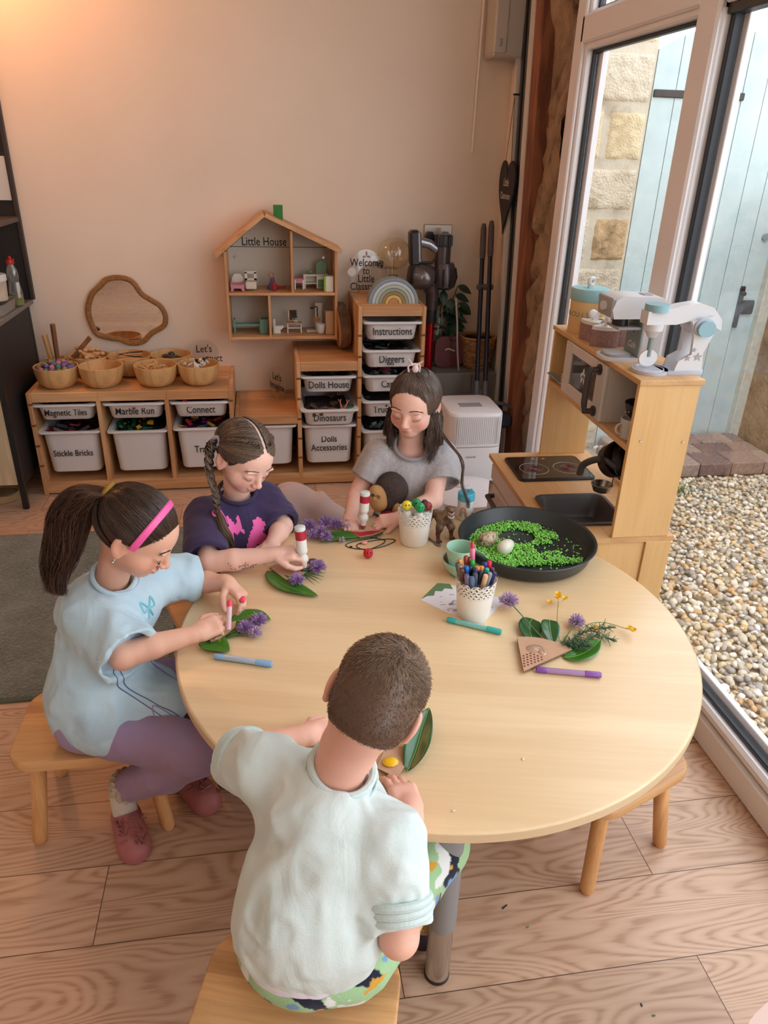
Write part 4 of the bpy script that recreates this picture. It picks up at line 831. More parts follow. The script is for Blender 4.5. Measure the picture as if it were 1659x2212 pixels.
t = hthing('doll_bench', 'long teal toy bench on the lower floor of the dolls house', 'toy bench', -17.2, -12, Lw); obj('seat', MB().bx(-6.4, 6.4, -2, 2, 3.4, 4.6, .1), TQ, t); obj('bench_leg', MB().bx(-7, -6.2, -2, 2.4, 0, 7, .1), TQ, t); obj('bench_leg', MB().bx(5.4, 6.2, -2, 2, 0, 3.6, .1), TQ, t)
o = obj('doll_cabinet', MB().bx(-2.6, 1.6, -2.5, 2.5, 0, 7.2, .15).bx(-2.6, -2.2, -2.5, 2.5, 7, 9.6, .1), TQ, loc=(120-8.6, -13, 71+Lw)); tag(o, 'small teal toy cabinet left of the lower partition', 'toy cabinet')
t = hthing('doll_toilet', 'tiny white toy toilet beside the lower partition', 'toy toilet', -2.0, -14, Lw); obj('cistern', MB().bx(-2.6, -1.4, -1.8, 1.8, 0, 7.4, .2), HW, t); obj('bowl', MB().prism([(-1.4, 0), (1.2, 0), (1.0, 1.6), (2.8, 3.2), (2.8, 3.7), (-1.4, 3.7)], -1.4, 1.4, 'y'), WT, t)
t = hthing('doll_washstand', 'tiny white washstand with mirror and basin on the lower floor', 'toy washstand', 6.4, -13, Lw); obj('tabletop', MB().bx(-4, 3.6, -2.4, 2.4, 4.6, 5.2, .1), HP, t); obj('shelf', MB().bx(-3.4, 3.2, -2, 2, 2.4, 2.8, .05), WT, t); obj('mirror', MB().bx(-3.0, 1.6, 1.5, 1.9, 5.6, 11, .1), plain('mirror_silver', (228, 226, 224), .02, 1), t); obj('basin', MB().lathe([(.8, 5.2), (1.6, 6.2), (1.3, 6.2)], n=16, c=(.6, -.6, 0)), WT, t); obj('tap', MB().tube([(0, 1, 5.3), (0, 1, 7.4), (0, .1, 7.6)], .22, 6), BLACKP, t)
for a in (-3.6, 3.2): obj('side_leg', MB().bx(a-.25, a+.25, -2.2, 2.2, 0, 4.7, .05), WT, t)
t = hthing('doll_shower', 'tiny white toy shower with a black shower head', 'toy shower', 18.6, -10, Lw); obj('shower_wall', MB().bx(-1.4, 2.4, 1.6, 2.4, 0, 14, .1), HW, t); obj('shower_tray', MB().bx(-6, 1, -2.4, 2.4, 0, .6, .1), WT, t); obj('shower_pipe', MB().tube([(-.2, 1.2, 6), (-.2, 1.2, 11.6), (-.4, .4, 12.4), (-3, .2, 11.8)], .25, 6).cyl((-3.2, .2, 11.3), (-3.2, .2, 11.9), .9, n=12), BLACKP, t)
t = hthing('doll_bucket', 'tiny white round toy basin with a brown wooden lid behind', 'toy basin', 19.6, -15, Lw); obj('bucket', MB().lathe([(1.5, 0), (1.9, .6), (2.5, 4.6), (2.2, 4.6), (1.6, 1)], n=20), WT, t); obj('wooden_disc', MB().cyl((-1.8, 1.2, 6.6), (-1.8, 1.6, 7), 1.7, n=18), HP, t)
tag(obj('doll_plank_block', MB().bx(-2.1, 2.1, -3, 3, 0, 11.6, .1), plain('tan_block', (190, 148, 106), .6), loc=(120+24.0, -15, 71+Lw)), 'plain tan upright wooden block at the lower right of the dolls house', 'toy block')

# ------------------------------------------------------------------ things on and beside the tall pine bay
BK = stone_mat('tree_bark', (96, 70, 50), (140, 106, 76), (40, 28, 22), 30, 1.2)
t = thing('bark_edged_log_slice', 'round log slice with bark edge leaning on the tall pine bay', 'log slice', (149.6, -17, 64.8))
Mr = rotm(0, 86, 4); obj('bark', MB().lathe([(10.6, -2.6), (11.4, -2), (11.6, 0), (11.2, 2), (10.5, 2.6)], n=40, rot=Mr, c=(.6, 0, 11.8), cap=False, sx=1, sy=1.15), BK, t); obj('cut_face', MB().lathe([(10.6, -2.62), (10.6, 2.62)], n=40, rot=Mr, c=(.6, 0, 11.8), sy=1.15), HP, t)
rb = [(136, 150, 158), (196, 200, 212), (176, 190, 168), (150, 154, 148), (158, 128, 66), (214, 182, 118), (190, 138, 84)]
t = thing('wooden_rainbow', 'stacking wooden rainbow of grey, sage and ochre arches on the tall pine bay', 'toy', (173.4, -33, 91))
for i, c in enumerate(rb):
    ro = 12.2-i*1.62; ri = ro-1.42 if i < 6 else 0; h_ = 11.9/12.2; a = np.linspace(0, math.pi, 25)
    pts = [(ro*math.cos(x), ro*h_*math.sin(x)) for x in a]+([(ri*math.cos(x), ri*h_*math.sin(x)) for x in a[::-1]] if ri else [])
    obj('arch', MB().prism(pts, -3.5, 3.5, 'y'), plain('arch_%d' % i, c, .6), t)
t = thing('globe_bulb_lamp', 'large clear globe bulb lamp on a black base behind the rainbow', 'lamp', (177.0, -12, 91))
obj('lamp_base', MB().lathe([(2.6, 0), (2.7, .3), (2.7, 9.2), (2.3, 9.6)], n=24), BLACKP, t); obj('bulb', MB().ball((0, 0, 20.2), (8.4, 8.4, 7.8), 32, 20).lathe([(2.0, 9.6), (2.0, 12), (2.6, 13.4)], n=20, cap=False), glassy('amber_glass', (.97, .93, .84), .25, .02, .06, (222, 190, 140)), t)
obj('filament', MB().tube([(0, 0, 10), (0, 0, 20), (-2, 0, 24), (-1, 1, 17), (1, -1, 24), (2, 0, 17)], .12, 5), plain('filament', (120, 84, 50), .4, .6), t)
t = thing('acrylic_sign', 'tall clear sign reading Welcome to Little Classroom behind the rainbow', 'sign', (163.6, -8, 91))
obj('panel', MB().prism([(-7.6, 0), (7.4, 0), (7.4, 12)]+[(-.1+7.5*math.cos(x), 14+7.5*math.sin(x)) for x in np.linspace(0, math.pi, 20)]+[(-7.6, 12)], -.15, .15, 'y'), CLR, t)
for i, l in enumerate(('Welcome', 'to', 'Little', 'Classroom')): lettering(l, 4.2, t, (0 if i < 3 else 1, -.35, 15-i*3.9), (90, 0, 0), BLACK, 1.25, .02, bold=.03)
obj('logo_disc', MB().cyl((-7.4, -.3, 10.5), (-7.4, -.15, 10.5), 2.1, n=24), WT, t); obj('leaf_print', MB().ball((0, -.25, 19.5), (.5, .06, 1.2)).ball((-1.1, -.25, 18), (.9, .06, .5)).ball((1.1, -.25, 18), (.9, .06, .5)), plain('rose_print', (176, 136, 124), .6), t); obj('stand', MB().bx(-4, 4, -2, 2, -.0, 1.8, .2), HP, t)
t = thing('acrylic_sign', 'smaller clear sign with a black round emblem beside the welcome sign', 'sign', (171.6, -5, 91)); obj('panel', MB().bx(-5, 7, -.15, .15, 0, 18, .1), CLR, t)
obj('emblem', MB().torus((-.5, -.3, 14), 1.7, .4, 24, 6, rotm(90, 0, 0)).torus((-.5, -.3, 14), .8, .25, 16, 5, rotm(90, 0, 0)), BLACK, t); lettering('Connect', 2.2, t, (4.2, -.3, 12.6), (90, 0, 0), BLACK, 1.2, .02)
for i in range(4): lettering('play and learn', 1.4, t, (0, -.3, 10-i*2), (90, 0, 0), BLACK, 1.2, .02) if False else None

# cordless vacuum
VM = plain('vacuum_grey', (88, 82, 84), .3, .6); VD = plain('vacuum_dark', (44, 42, 46), .35, .2); VL = plain('vacuum_silver', (160, 162, 172), .25, .7)
t = thing('cordless_vacuum', 'grey cordless vacuum with a red tube hanging below the wall socket', 'vacuum cleaner', (196.5, -14, 50))
obj('dust_bin', MB().lathe([(5.6, -7), (6.4, -6), (6.4, 3), (5.4, 5)], n=32, rot=rotm(0, 96, 0), c=(-4.5, 0, 50)), plain('smoky_plastic', (96, 84, 84), .15, .3, coat=.5), t)
obj('bin_lid', MB().lathe([(3.2, -7.6), (5.2, -7.4), (6.5, -6.4), (6.5, -5.6)], n=32, rot=rotm(0, 96, 0), c=(-4.5, 0, 50)), VD, t)
obj('motor_cyclone', MB().lathe([(3.6, -7), (5.6, -5.6), (6.2, -1), (5.4, 4), (4.6, 6)], n=24, c=(6.6, 0, 51)), VM, t)
for k in range(10): a = 2*math.pi*k/10; obj('cyclone_rib', MB().tube([(6.6+5.4*math.cos(a), 5.4*math.sin(a), 46), (6.6+6.5*math.cos(a), 6.5*math.sin(a), 50), (6.6+5.6*math.cos(a), 5.6*math.sin(a), 54.5)], .6, 6), VD, t)
obj('motor_neck', MB().lathe([(3.9, 56), (4.0, 57), (4.0, 65)], n=28, c=(5.2, 0, 0)), VM, t); obj('filter_cap', MB().lathe([(4.3, 65), (4.4, 65.3), (4.4, 70), (4.0, 70.6)], n=28, c=(5.2, 0, 0)), VD, t)
for k in range(18): a = 2*math.pi*k/18; obj('cap_ridge', MB().bx(5.2+4.4*math.cos(a)-.25, 5.2+4.4*math.cos(a)+.25, 4.4*math.sin(a)-.25, 4.4*math.sin(a)+.25, 65.4, 70, 0), BLACKP, t)
obj('handle', MB().tube([(-7, 0, 67), (-2, 0, 66), (3.6, 0, 62.6)], [2.4, 2.3, 2.2], 16), VL, t); obj('battery_pack', MB().box((-9.5, 0, 64), (5.4, 7, 17), 1.2, rotm(0, -4, 0)), VD, t); obj('battery_face', MB().box((-7.6, -2.8, 64.6), (2.4, 2, 15), .9, rotm(0, -4, 0)), VL, t)
obj('trigger_loop', MB().tube([(-6.6, 0, 57), (0, 0, 57), (2, 0, 60)], [.8, .7, .6], 8), VD, t)
obj('wand_elbow', MB().tube([(-1, 0, 47), (1.0, 0, 42), (.8, 0, 34), (.7, 0, 30)], [4.6, 3.6, 2.9, 2.6], 20), VM, t); obj('wand_collar', MB().lathe([(2.9, 27), (3.0, 27.4), (3.0, 34)], n=24, c=(.7, 0, 0)), VD, t)
obj('red_tube', MB().lathe([(2.15, -32), (2.15, 28)], n=28, c=(.7, 0, 0)), plain('metallic_red', (176, 18, 36), .22, .7), t); obj('floor_head', MB().box((.7, -2, -46.5), (22, 9, 6), 1.5).cyl((.7, 0, -44), (.7, 0, -31), 2.3), VD, t)
# socket and plugs
t = thing('wall_socket', 'brushed steel double wall socket behind the vacuum', 'wall socket', (201.6, 0, 119.5)); obj('plate', MB().bx(-7.4, 7.4, -1.1, 0, -4.6, 4.6, .3), plain('brushed_steel', (168, 158, 146), .35, .8), t)
for x in (-.7, .9): obj('switch', MB().bx(x-.6, x+.6, -1.6, -1.1, .8, 3.0, .15), plain('socket_cream', (190, 176, 160), .5), t)
o = obj('plug', MB().prism([(-2.2, -2), (2.2, -2), (2.4, .2), (1, 2.6), (-1, 2.6), (-2.4, .2)], -3.6, -1.2, 'y'), plain('plug_grey', (120, 112, 108), .5), loc=(205.6, -.05, 118.0)); tag(o, 'pale grey three pin plug in the right side of the socket', 'plug')
o = obj('plug', MB().prism([(-2.2, -2.4), (2.2, -2.4), (2.4, .2), (1, 2.4), (-1, 2.4), (-2.4, .2)], -4.6, -1.2, 'y'), VD, loc=(197.0, -.05, 118.4)); tag(o, 'dark charger plug in the left side of the socket', 'plug')
o = obj('power_cable', MB().tube(bez([(205.6, -3.6, 116), (206, -8, 100), (203.5, -12, 84), (206, -12, 70), (210, -11, 58), (213.5, -14, 46), (212.5, -20, 37)], 40), .38, 6), plain('cable_grey', (126, 112, 104), .5)); tag(o, 'grey cable looping down from the wall socket', 'cable')
o = obj('power_cable', MB().tube(bez([(208, -22, 91), (209.6, -22, 78), (210.5, -22, 66), (212.6, -22, 50), (215, -22, 37)], 30), .5, 6), plain('cable_pale', (176, 166, 158), .5)); tag(o, 'pale thick cable hanging straight beside the red tube', 'cable')
# grey box shelf in the corner, with case, basket, vase and plant
BXG = plain('grey_box_paint', (120, 116, 112), .7)
o = obj('grey_storage_box', MB().bx(-17, 17, -13, 13, 0, 53.4, .6), BXG, loc=(215, -14.5, 0)); tag(o, 'large pale grey box filling the corner under the case and basket', 'box')
bx2 = o; obj('printed_panel', MB().bx(8.0, 12, -13.15, -13, 40, 44, 0), plain('box_print', (164, 154, 150), .6), bx2); obj('box_seam', MB().bx(3, 3.3, -13.1, -13, 0, 53, 0), plain('seam_brown', (70, 54, 44), .8), bx2)
cs = thing('small_case', 'small dark red toy suitcase with a pale handle beside the basket', 'case', (208.0, -12.5, 53.5)); rd = plain('case_red', (98, 40, 44), .5)
for k in range(3): obj('case_shell', MB().prism([(x, z+8.4) for x, z in rrect(15.6-k*.4, 16.4-k*.5, 4)], -3.4+k*3.2, -.6+k*3.2, 'y'), rd, cs)
obj('handle', MB().tube([(-2.4, -3.8, 9.5), (-1, -4.3, 10.4), (1.2, -4.3, 9.6), (2.6, -3.8, 9)], .45, 8), plain('pale_handle', (196, 184, 176), .4), cs)
WK = wood('wicker', (136, 98, 62), (178, 136, 92), 'x', 3, .7, 2, knots=False)
t = thing('woven_basket', 'round woven basket behind the broom handles', 'basket', (223.6, -14, 53.5))
for k in range(13):
    z = .6+k*1.16; r_ = 6.6+2.4*(k/12)**.8; a = np.linspace(0, 2*math.pi, 49); P = np.c_[(r_+.28*np.sin(12*a+k*math.pi))*np.cos(a), (r_+.28*np.sin(12*a+k*math.pi))*np.sin(a), np.full(49, z)]; obj('woven_strand', MB().tube(P, .66, 6, False), WK, t)
obj('rim', MB().torus((0, 0, 16), 9.3, .8, 40, 8), WK, t); obj('inside', MB().lathe([(6.2, .2), (8.6, 15), (8.2, 15.2), (6, .8)], n=28), VD, t)
o = obj('glass_vase', MB().lathe([(4.2, 0), (4.4, .4), (5.2, 26), (5.0, 26), (4.2, 1)], n=28), glassy('vase_glass', (.9, .92, .92), .3, .05, .12), loc=(201.6, -8.5, 53.5)); tag(o, 'clear glass vase standing behind the red tube', 'vase')
t = thing('leafy_plant', 'dark green leafy branches standing in the glass vase', 'plant', (202, -8, 55)); lg_ = plain('leaf_dark_green', (34, 62, 44), .4, noise=.2, nscale=20)
st_ = plain('stem_brown', (70, 60, 44), .7)
def leaf(mb, p, d, L, W_, upv=(0, 0, 1), curl=.15, fold=.12):
    d = unit(d); s_ = np.cross(d, upv); s_ = unit(s_) if np.linalg.norm(s_) > 1e-3 else np.array([1, 0, 0.]); nn = np.cross(s_, d); V = []; n_ = 8
    for i in range(n_+1):
        t_ = i/n_; w_ = W_*math.sin(math.pi*t_**.8)**.9*.5 if 0 < t_ < 1 else .01; c_ = np.array(p)+d*L*t_-nn*curl*L*t_*t_
        for k in (-1, -.5, 0, .5, 1): V.append(c_+s_*w_*k+nn*abs(k)*w_*fold*2)
    F = [(i*5+j, i*5+j+1, (i+1)*5+j+1, (i+1)*5+j) for i in range(n_) for j in range(4)]; mb.add(V, F)
for k, (dx, dy, z) in enumerate(((9.6, -2, 40), (10.5, -4, 32), (8.4, -1, 24), (7, -3, 34), (2, -2, 38), (-4, -3, 30), (4, -5, 20), (-6, 0, 22))):
    e = np.array((dx, dy, z), float); obj('stem', MB().tube(bez([(0, 0, 1), e*.4+np.array((0, 0, 4)), e], 10), .25, 5), st_, t)
    for j in range(5):
        q = e*(.55+.45*j/4); m_ = MB(); leaf(m_, q, (math.cos(j*1.7+k)*.8+dx*.07, -.35, .25-.2*j), 8.5, 4.6, (0, -.7, .7)); obj('leaf', m_, lg_, t, sharp=0)
# brooms
for i, (tp, bt_, lb) in enumerate((((223.6, -8, 125.2), (216.2, -45, 45), 'long handled broom leaning in the corner, the left of the pair'), ((227.6, -8, 126.6), (220.4, -46, 45), 'long handled dustpan leaning in the corner, the right of the pair'))):
    tp, bt_ = np.array(tp), np.array(bt_); t = thing('broom' if i == 0 else 'dustpan', lb, 'broom' if i == 0 else 'dustpan', tuple(bt_)); d = tp-bt_
    obj('pole', MB().tube([d*0, d*.83], 1.15, 14), plain('navy_pole', (24, 28, 44), .3, .3), t); obj('grip', MB().tube([d*.80, d*.83, d*.97, d], [1.3, 1.55, 1.5, 1.0], 14), plain('grip_taupe', (84, 74, 72), .7), t)
    obj('socket_collar', MB().tube([d*-.02, d*.1], [1.9, 1.5], 14), plain('collar_grey', (88, 86, 92), .5), t)
    if i == 0: obj('bristle_head', MB().box((-6, -1, -3), (22, 5, 4), 1).box((-6, -1, -7.5), (23, 6, 6), .8), VD, t); obj('pole_clip', MB().box(tuple(d*.64+np.array([2, 0, 0])), (8.4, 2.4, 2.8), .5), plain('grip_taupe', (84, 74, 72), .7), t)
    else:
        a = np.linspace(-.2, math.pi+.2, 20); obj('rim_bar', MB().tube([(-2+17*math.cos(x), -6, -6+6.4*math.sin(x)) for x in a], .9, 8), plain('collar_grey', (88, 86, 92), .5), t); obj('pan', MB().box((-2, -5, -9.5), (31, 10, 7), 2), plain('navy_pan', (40, 48, 70), .5), t)
# air purifier and cat litter dome
PW = plain('appliance_white', (226, 224, 228), .4)
t = thing('air_purifier', 'tall white appliance with ribbed upper front in the corner', 'air purifier', (206.5, -68, 0), 0)
ap = rrect(26, 30, 5, 6)
for nm, f0, z0, z1 in (('base', .96, .5, 15), ('body', 1, 15.2, 33.2), ('upper_body', 1, 33.6, 48.5)): obj(nm, MB().prism([(x*f0, y*f0) for x, y in ap], z0, z1, 'z'), PW, t)
obj('top_lid', MB().add([(x*f, y*f, z) for z, f in ((48.5, 1), (49.6, .97), (50, .9)) for x, y in ap], [(i*28+j, i*28+(j+1) % 28, (i+1)*28+(j+1) % 28, (i+1)*28+j) for i in range(2) for j in range(28)]+[tuple(56+j for j in range(28))]), PW, t)
obj('top_slot', MB().bx(-6, 5, -5, 1, 49.9, 50.15, .1), plain('slot_grey', (150, 150, 156), .5), t)
for k in range(24): x = -10.6+k*.92; obj('rib', MB().bx(x, x+.4, -15.15, -14.9, 35, 48, .05), plain('rib_shade', (206, 204, 208), .5), t)
lettering('DREAME', 1.3, t, (-2, -15.1, 28.5), (90, 0, 0), plain('print_grey', (120, 120, 124), .5), 1, .02)
t = thing('litter_dome', 'low white rounded pet box behind the grey shirted girl', 'pet box', (198, -104, 0)); DG = [(12.5, 0.3), (15.5, 1), (16, 4), (16, 16)]
obj('tub', MB().lathe(DG, n=40, sx=1.15), plain('translucent_lilac', (200, 194, 204), .4), t); obj('cover', MB().lathe([(16.6, 16), (16.9, 17), (16.4, 20.5), (13, 22.6), (6, 23.6), (.2, 23.8)], n=40, sx=1.15), PW, t)
obj('cover_button', MB().lathe([(4.6, 23.4), (4.8, 23.8), (4.4, 24.6), (.2, 24.9)], n=28, c=(-2.5, 2, 0)), PW, t); a = np.linspace(0, 2*math.pi, 90); obj('lace_trim', MB().tube(np.c_[19.2*np.cos(a), 16.7*np.sin(a), 15.6+.5*np.sin(40*a)], .7, 6, False), plain('lace_white', (222, 214, 210), .9), t)
# towel heap
sd = SDF()
for c, r_ in (((0, 0, 9), (16, 12, 12)), ((-4, -2, 22), (12, 9, 9)), ((6, -3, 18), (11, 9, 8)), ((13, -3, 8), (10, 8, 8)), ((-9, -4, 8), (11, 9, 9))): sd.ell(c, r_, k=2.5)
sd.plane((0, 0, .1), (0, 0, 1), .1)
sd.post = lambda P, d: d+.9*np.sin(.42*P[:, 0]+.3*P[:, 2]+6*vnoise(P, .08))+.5*vnoise(P, .25)
V, F = sd.mesh(.7, (-28, -22, -1), (30, 20, 38)); o = link_mesh('crumpled_blanket', V*np.array((1.05, 1, 1.3)), F, plain('blanket_pink', (196, 170, 164), .95, bmp=.3, nscale=150), None, (124.5, -131, 0.02), sharp=0); tag(o, 'crumpled pale pink blanket heaped on the floor between two girls', 'blanket')
# upper corner
t = thing('meter_box', 'white meter box high on the wall in the corner', 'box', (226.5, -8.5, 197)); obj('box_body', MB().bx(-7.4, 6.8, -7.5, 8.4, 0, 60, .8), plain('meter_box_white', (188, 180, 170), .5), t); obj('box_cover', MB().bx(-7.6, -1, -8.2, 8.4, 1, 60, .8), plain('meter_box_white', (188, 180, 170), .5), t); obj('catch', MB().bx(-5, -3.6, -8.7, -8, 4, 7, .2), plain('slot_grey', (150, 150, 156), .5), t)
t = thing('blind_wand', 'thin white plastic blind wand hanging on the wall beside the meter box', 'blind wand', (216.6, -1.4, 157.5)); obj('wand', MB().tube([(0, 0, 0), (.1, 0, 21), (.3, 0, 40), (1, 0, 104)], .6, 8), plain('wand_cream', (232, 222, 212), .4), t); obj('joint', MB().cyl((.1, 0, 21), (.12, 0, 22.2), .55), plain('wand_joint', (150, 134, 122), .5), t)
hs_ = thing('heart_slate', 'black slate heart with white writing hanging on twine by the door', 'sign', (230.9, -19, 157))
hp = []
for q in np.linspace(0, 2*math.pi, 40)[:-1]: hp.append((16*math.sin(q)**3*.75, (13*math.cos(q)-5*math.cos(2*q)-2*math.cos(3*q)-math.cos(4*q))*1.15-16))
obj('slate', MB().prism(hp, -.9, -.1, 'x'), plain('slate_black', (38, 34, 36), .7, noise=.2, nscale=15), hs_); obj('twine', MB().tube([(-.6, 5, -4), (-.2, 1.5, 25), (-.6, -4, -4)], .16, 5), plain('twine', (120, 84, 60), .8), hs_); obj('nail', MB().cyl((-.9, 1.5, 25.3), (3, 1.5, 25.3), .4), BLACKP, hs_)
for tx, z, s_ in (('Little', -12, 4), ('Classroom', -18, 3.4)): lettering(tx, s_, hs_, (-1.0, 0, z), (90, 0, -90), plain('chalk', (206, 196, 190), .9), 1.3, .02)
o = obj('cooling_lamp', MB().lathe([(1, 0), (9, 3), (9, 3.4), (1, 6)], n=24), WHITE, loc=(-6, -28, 244)) if False else None

# ------------------------------------------------------------------ play kitchen
BP = wood('birch_ply', (212, 166, 108), (224, 182, 124), 'z', .9, .45, 1.0, knots=False); BPX = wood('birch_ply_flat', (196, 150, 100), (212, 168, 116), 'y', .9, .45, 1.0, knots=False)
PE = plain('ply_edge', (198, 158, 112), .6); KW = plain('kitchen_white', (206, 198, 194), .5)
KH = plain('kitchen_handle_grey', (62, 56, 58), .45)
K = thing('play_kitchen', 'birch plywood play kitchen with hob, sink and overhead shelf by the window', 'play kitchen', (196.2, -137.7, 0), -1.41)
CZ = 52.4
# counter with a sink hole: four strips
sx0, sx1, sy0, sy1 = 4.6, 27.6, -62.5, -41
obj('counter', MB().prism([(39.4, -71.6), (39.4, -62.5), (-.6, -62.5), (-.6, -65.5), (5.5, -71.6)], CZ-1.7, CZ, 'z'), BPX, K)
for a in ((0, 39.4, -41, .4), (0, sx0, -62.5, -41), (sx1, 39.4, -62.5, -41)): obj('counter', MB().bx(a[0]-.6, a[1], a[2], a[3], CZ-1.7, CZ, .1), BPX, K)
obj('side_panel', MB().bx(4.5, 38.6, -71, -69.4, 0, CZ-1.7, .1), BP, K); obj('side_panel', MB().bx(2, 38.6, -1.6, 0, 0, CZ-1.7, .1), BP, K); obj('side_batten', MB().bx(30.4, 38.8, -71.8, -71, 0, CZ-1.7, .1), BP, K); obj('inner_divider', MB().bx(3, 38, -36, -34.6, 2, CZ-1.7, 0), BP, K); obj('bottom_board', MB().bx(2, 38.6, -69.4, -1.6, 5, 6.6, .1), BP, K)
for y0, y1, nm in ((-34.2, -2.2, 'oven_door'), (-69, -36.2, 'sink_door')):
    d = obj(nm, MB().bx(.2, 1.8, y0, y1, 7, 42, .2), KW, K); obj('door_frame', MB().bx(-.3, .2, y0, y0+4, 7, 42, .1).bx(-.3, .2, y1-4, y1, 7, 42, .1).bx(-.3, .2, y0, y1, 7, 11, .1).bx(-.3, .2, y0, y1, 38, 42, .1), KW, d)
    obj('handle', MB().tube([(.2, y0+8, 39), (-3, y0+8, 39), (-3, y1-8, 39), (.2, y1-8, 39)], .9, 10), KH, d)
obj('drawer_front', MB().bx(.2, 1.8, -69, -2.2, 43, 49.2, .2), KW, K)
# upper part
obj('tall_side', MB().bx(19.2, 37.4, -71.2, -69.6, CZ, 100.6, .1), BP, K); obj('tall_side', MB().bx(19.2, 37.4, -1.6, -.2, CZ, 100.6, .1), BP, K)
obj('top_board', MB().bx(18.8, 38.2, -71.8, .4, 100.5, 102.1, .15), BPX, K); obj('shelf_board', MB().bx(19.2, 37.2, -69.6, -1.6, 80.4, 82.0, .1), BPX, K); obj('shelf_back', MB().bx(36.6, 37.2, -69.6, -1.6, 82, 100.5, 0), plain('kitchen_grey_back', (186, 180, 178), .6), K)
for x in (22.5, 35.6): obj('screw', MB().cyl((x, -71.5, 84 if x < 30 else 83.4), (x, -71.2, 84 if x < 30 else 83.4), .35), CHROME, K)
obj('microwave_side', MB().bx(19.6, 36.4, -49.6, -48.6, 82, 100.4, .1), KW, K); obj('microwave_side', MB().bx(19.6, 36.4, -16.6, -15.6, 82, 100.4, .1), KW, K)
df = obj('microwave_door', MB().bx(18.6, 19.8, -49.8, -43, 82.4, 100.2, .2).bx(18.6, 19.8, -21, -15.2, 82.4, 100.2, .2).bx(18.6, 19.8, -43, -21, 97, 100.2, .2).bx(18.6, 19.8, -43, -21, 82.4, 86.4, .2), KW, K)
obj('window_pane', MB().bx(19.2, 19.5, -43, -21, 86.4, 97, 0), glassy('door_pane', (.7, .68, .68), .3, .03, .15, (150, 146, 150)), df)
obj('handle', MB().tube([(18.6, -45.4, 98), (15.4, -45.4, 98), (15.0, -45.2, 95.5), (15.0, -45.2, 87), (15.4, -45.4, 84.6), (18.6, -45.4, 84.6)], 1.0, 12).cyl((18.0, -45.4, 98), (18.8, -45.4, 98), 1.7, n=18).cyl((18.0, -45.4, 84.6), (18.8, -45.4, 84.6), 1.7, n=18), KH, df)
mb = MB()
for (y, z, a, l) in ((-32, 93.4, 0, 2.6), (-30.6, 92.2, 40, 2.2), (-33.4, 92.2, -40, 2.2), (-31.1, 90.6, 20, 2.2), (-32.9, 90.6, -20, 2.2)): mb.ball((19.1, y, z), (.08, .5, l/2), 10, 6, rotm(a, 0, 0))
obj('leaf_sticker', mb, plain('sticker_white', (226, 224, 224), .5), df)
# hob and sink
hb = obj('hob', MB().prism([(x+17.6, y-16.8) for x, y in rrect(28.5, 22, 2)], CZ, CZ+.7, 'z'), BLACKP, K); obj('hob_glass', MB().prism([(x+17.6, y-16.8) for x, y in rrect(26.8, 20.4, 1.4)], CZ+.7, CZ+.85, 'z'), plain('hob_black_glass', (24, 24, 28), .06, coat=.5), hb)
for x in (11.5, 24.4):
    obj('ring_mark', MB().torus((x, -18, CZ+.86), 5.3, .1, 40, 4), plain('ring_white', (170, 166, 166), .5), hb)
    for q in (1.0, 1.9, 2.8): obj('heat_ring', MB().torus((x, -18, CZ+.86), q, .16, 28, 4), plain('ring_red', (112, 40, 52), .5), hb)
for x in (14, 18.0): obj('knob_mark', MB().ball((x, -8.6, CZ+.86), (.8, .5, .12)), plain('coral', (214, 120, 96), .5), hb)
sk = [(1.04, .5), (1.07, .75), (1.03, 1.0), (.97, .9), (.9, -.6), (.84, -5.4), (.76, -6.6), (.2, -6.9)]; rr_ = rrect(23.2, 21.6, 3.2, 6); V = []
for f, z in sk: V += [(x*f+16.1, y*f-51.75, CZ+z) for x, y in rr_]
k = len(rr_); F = [(i*k+j, i*k+(j+1) % k, (i+1)*k+(j+1) % k, (i+1)*k+j) for i in range(len(sk)-1) for j in range(k)]+[tuple((len(sk)-1)*k+j for j in range(k))]
obj('sink', MB().add(V, F), plain('sink_dark_grey', (64, 62, 64), .4), K)
# hooks rail under shelf
obj('hook_rail', MB().cyl((24, -69, 79.4), (24, -40, 79.4), .35), CHROME, K)
def kt(name, label, cat, x, y, z, rz=0):
    ca, sa = math.cos(R(-1.41)), math.sin(R(-1.41)); return thing(name, label, cat, (196.2+x*ca-y*sa, -137.7+x*sa+y*ca, z), rz)
# hanging utensils
PN = plain('pan_dark_brown', (58, 48, 44), .3, .6); STL_ = plain('dull_steel', (150, 140, 130), .25, .9)
t = kt('toy_saucepan', 'dark toy saucepan with a curved brown handle hanging under the shelf', 'pan', 22, -60, 66)
obj('pan_body', MB().lathe([(4.6, 0), (5.4, .4), (5.8, 4.6), (5.4, 4.6), (5, .8)], n=32, rot=rotm(60, 10, 0), c=(0, 3, 6)), PN, t); obj('handle', MB().tube(bez([(-1, -2, 6), (-4.6, 1, 7.6), (-8, 5.2, 4.4), (-8.6, 6.2, .6)], 14), [1.1]*14, 12), KH, t)
t = kt('toy_frying_pan', 'black toy frying pan hanging behind the saucepan', 'pan', 27, -56, 66); obj('pan_body', MB().lathe([(4.8, 0), (6.6, .3), (7, 1.6), (6.6, 1.6), (6.0, .7)], n=32, rot=rotm(62, 0, 20), c=(0, 0, 5)), plain('pan_black', (38, 36, 38), .35, .5), t); obj('handle', MB().tube([(0, 2, 10.5), (.4, 2.2, 13)], .5, 8), KH, t)
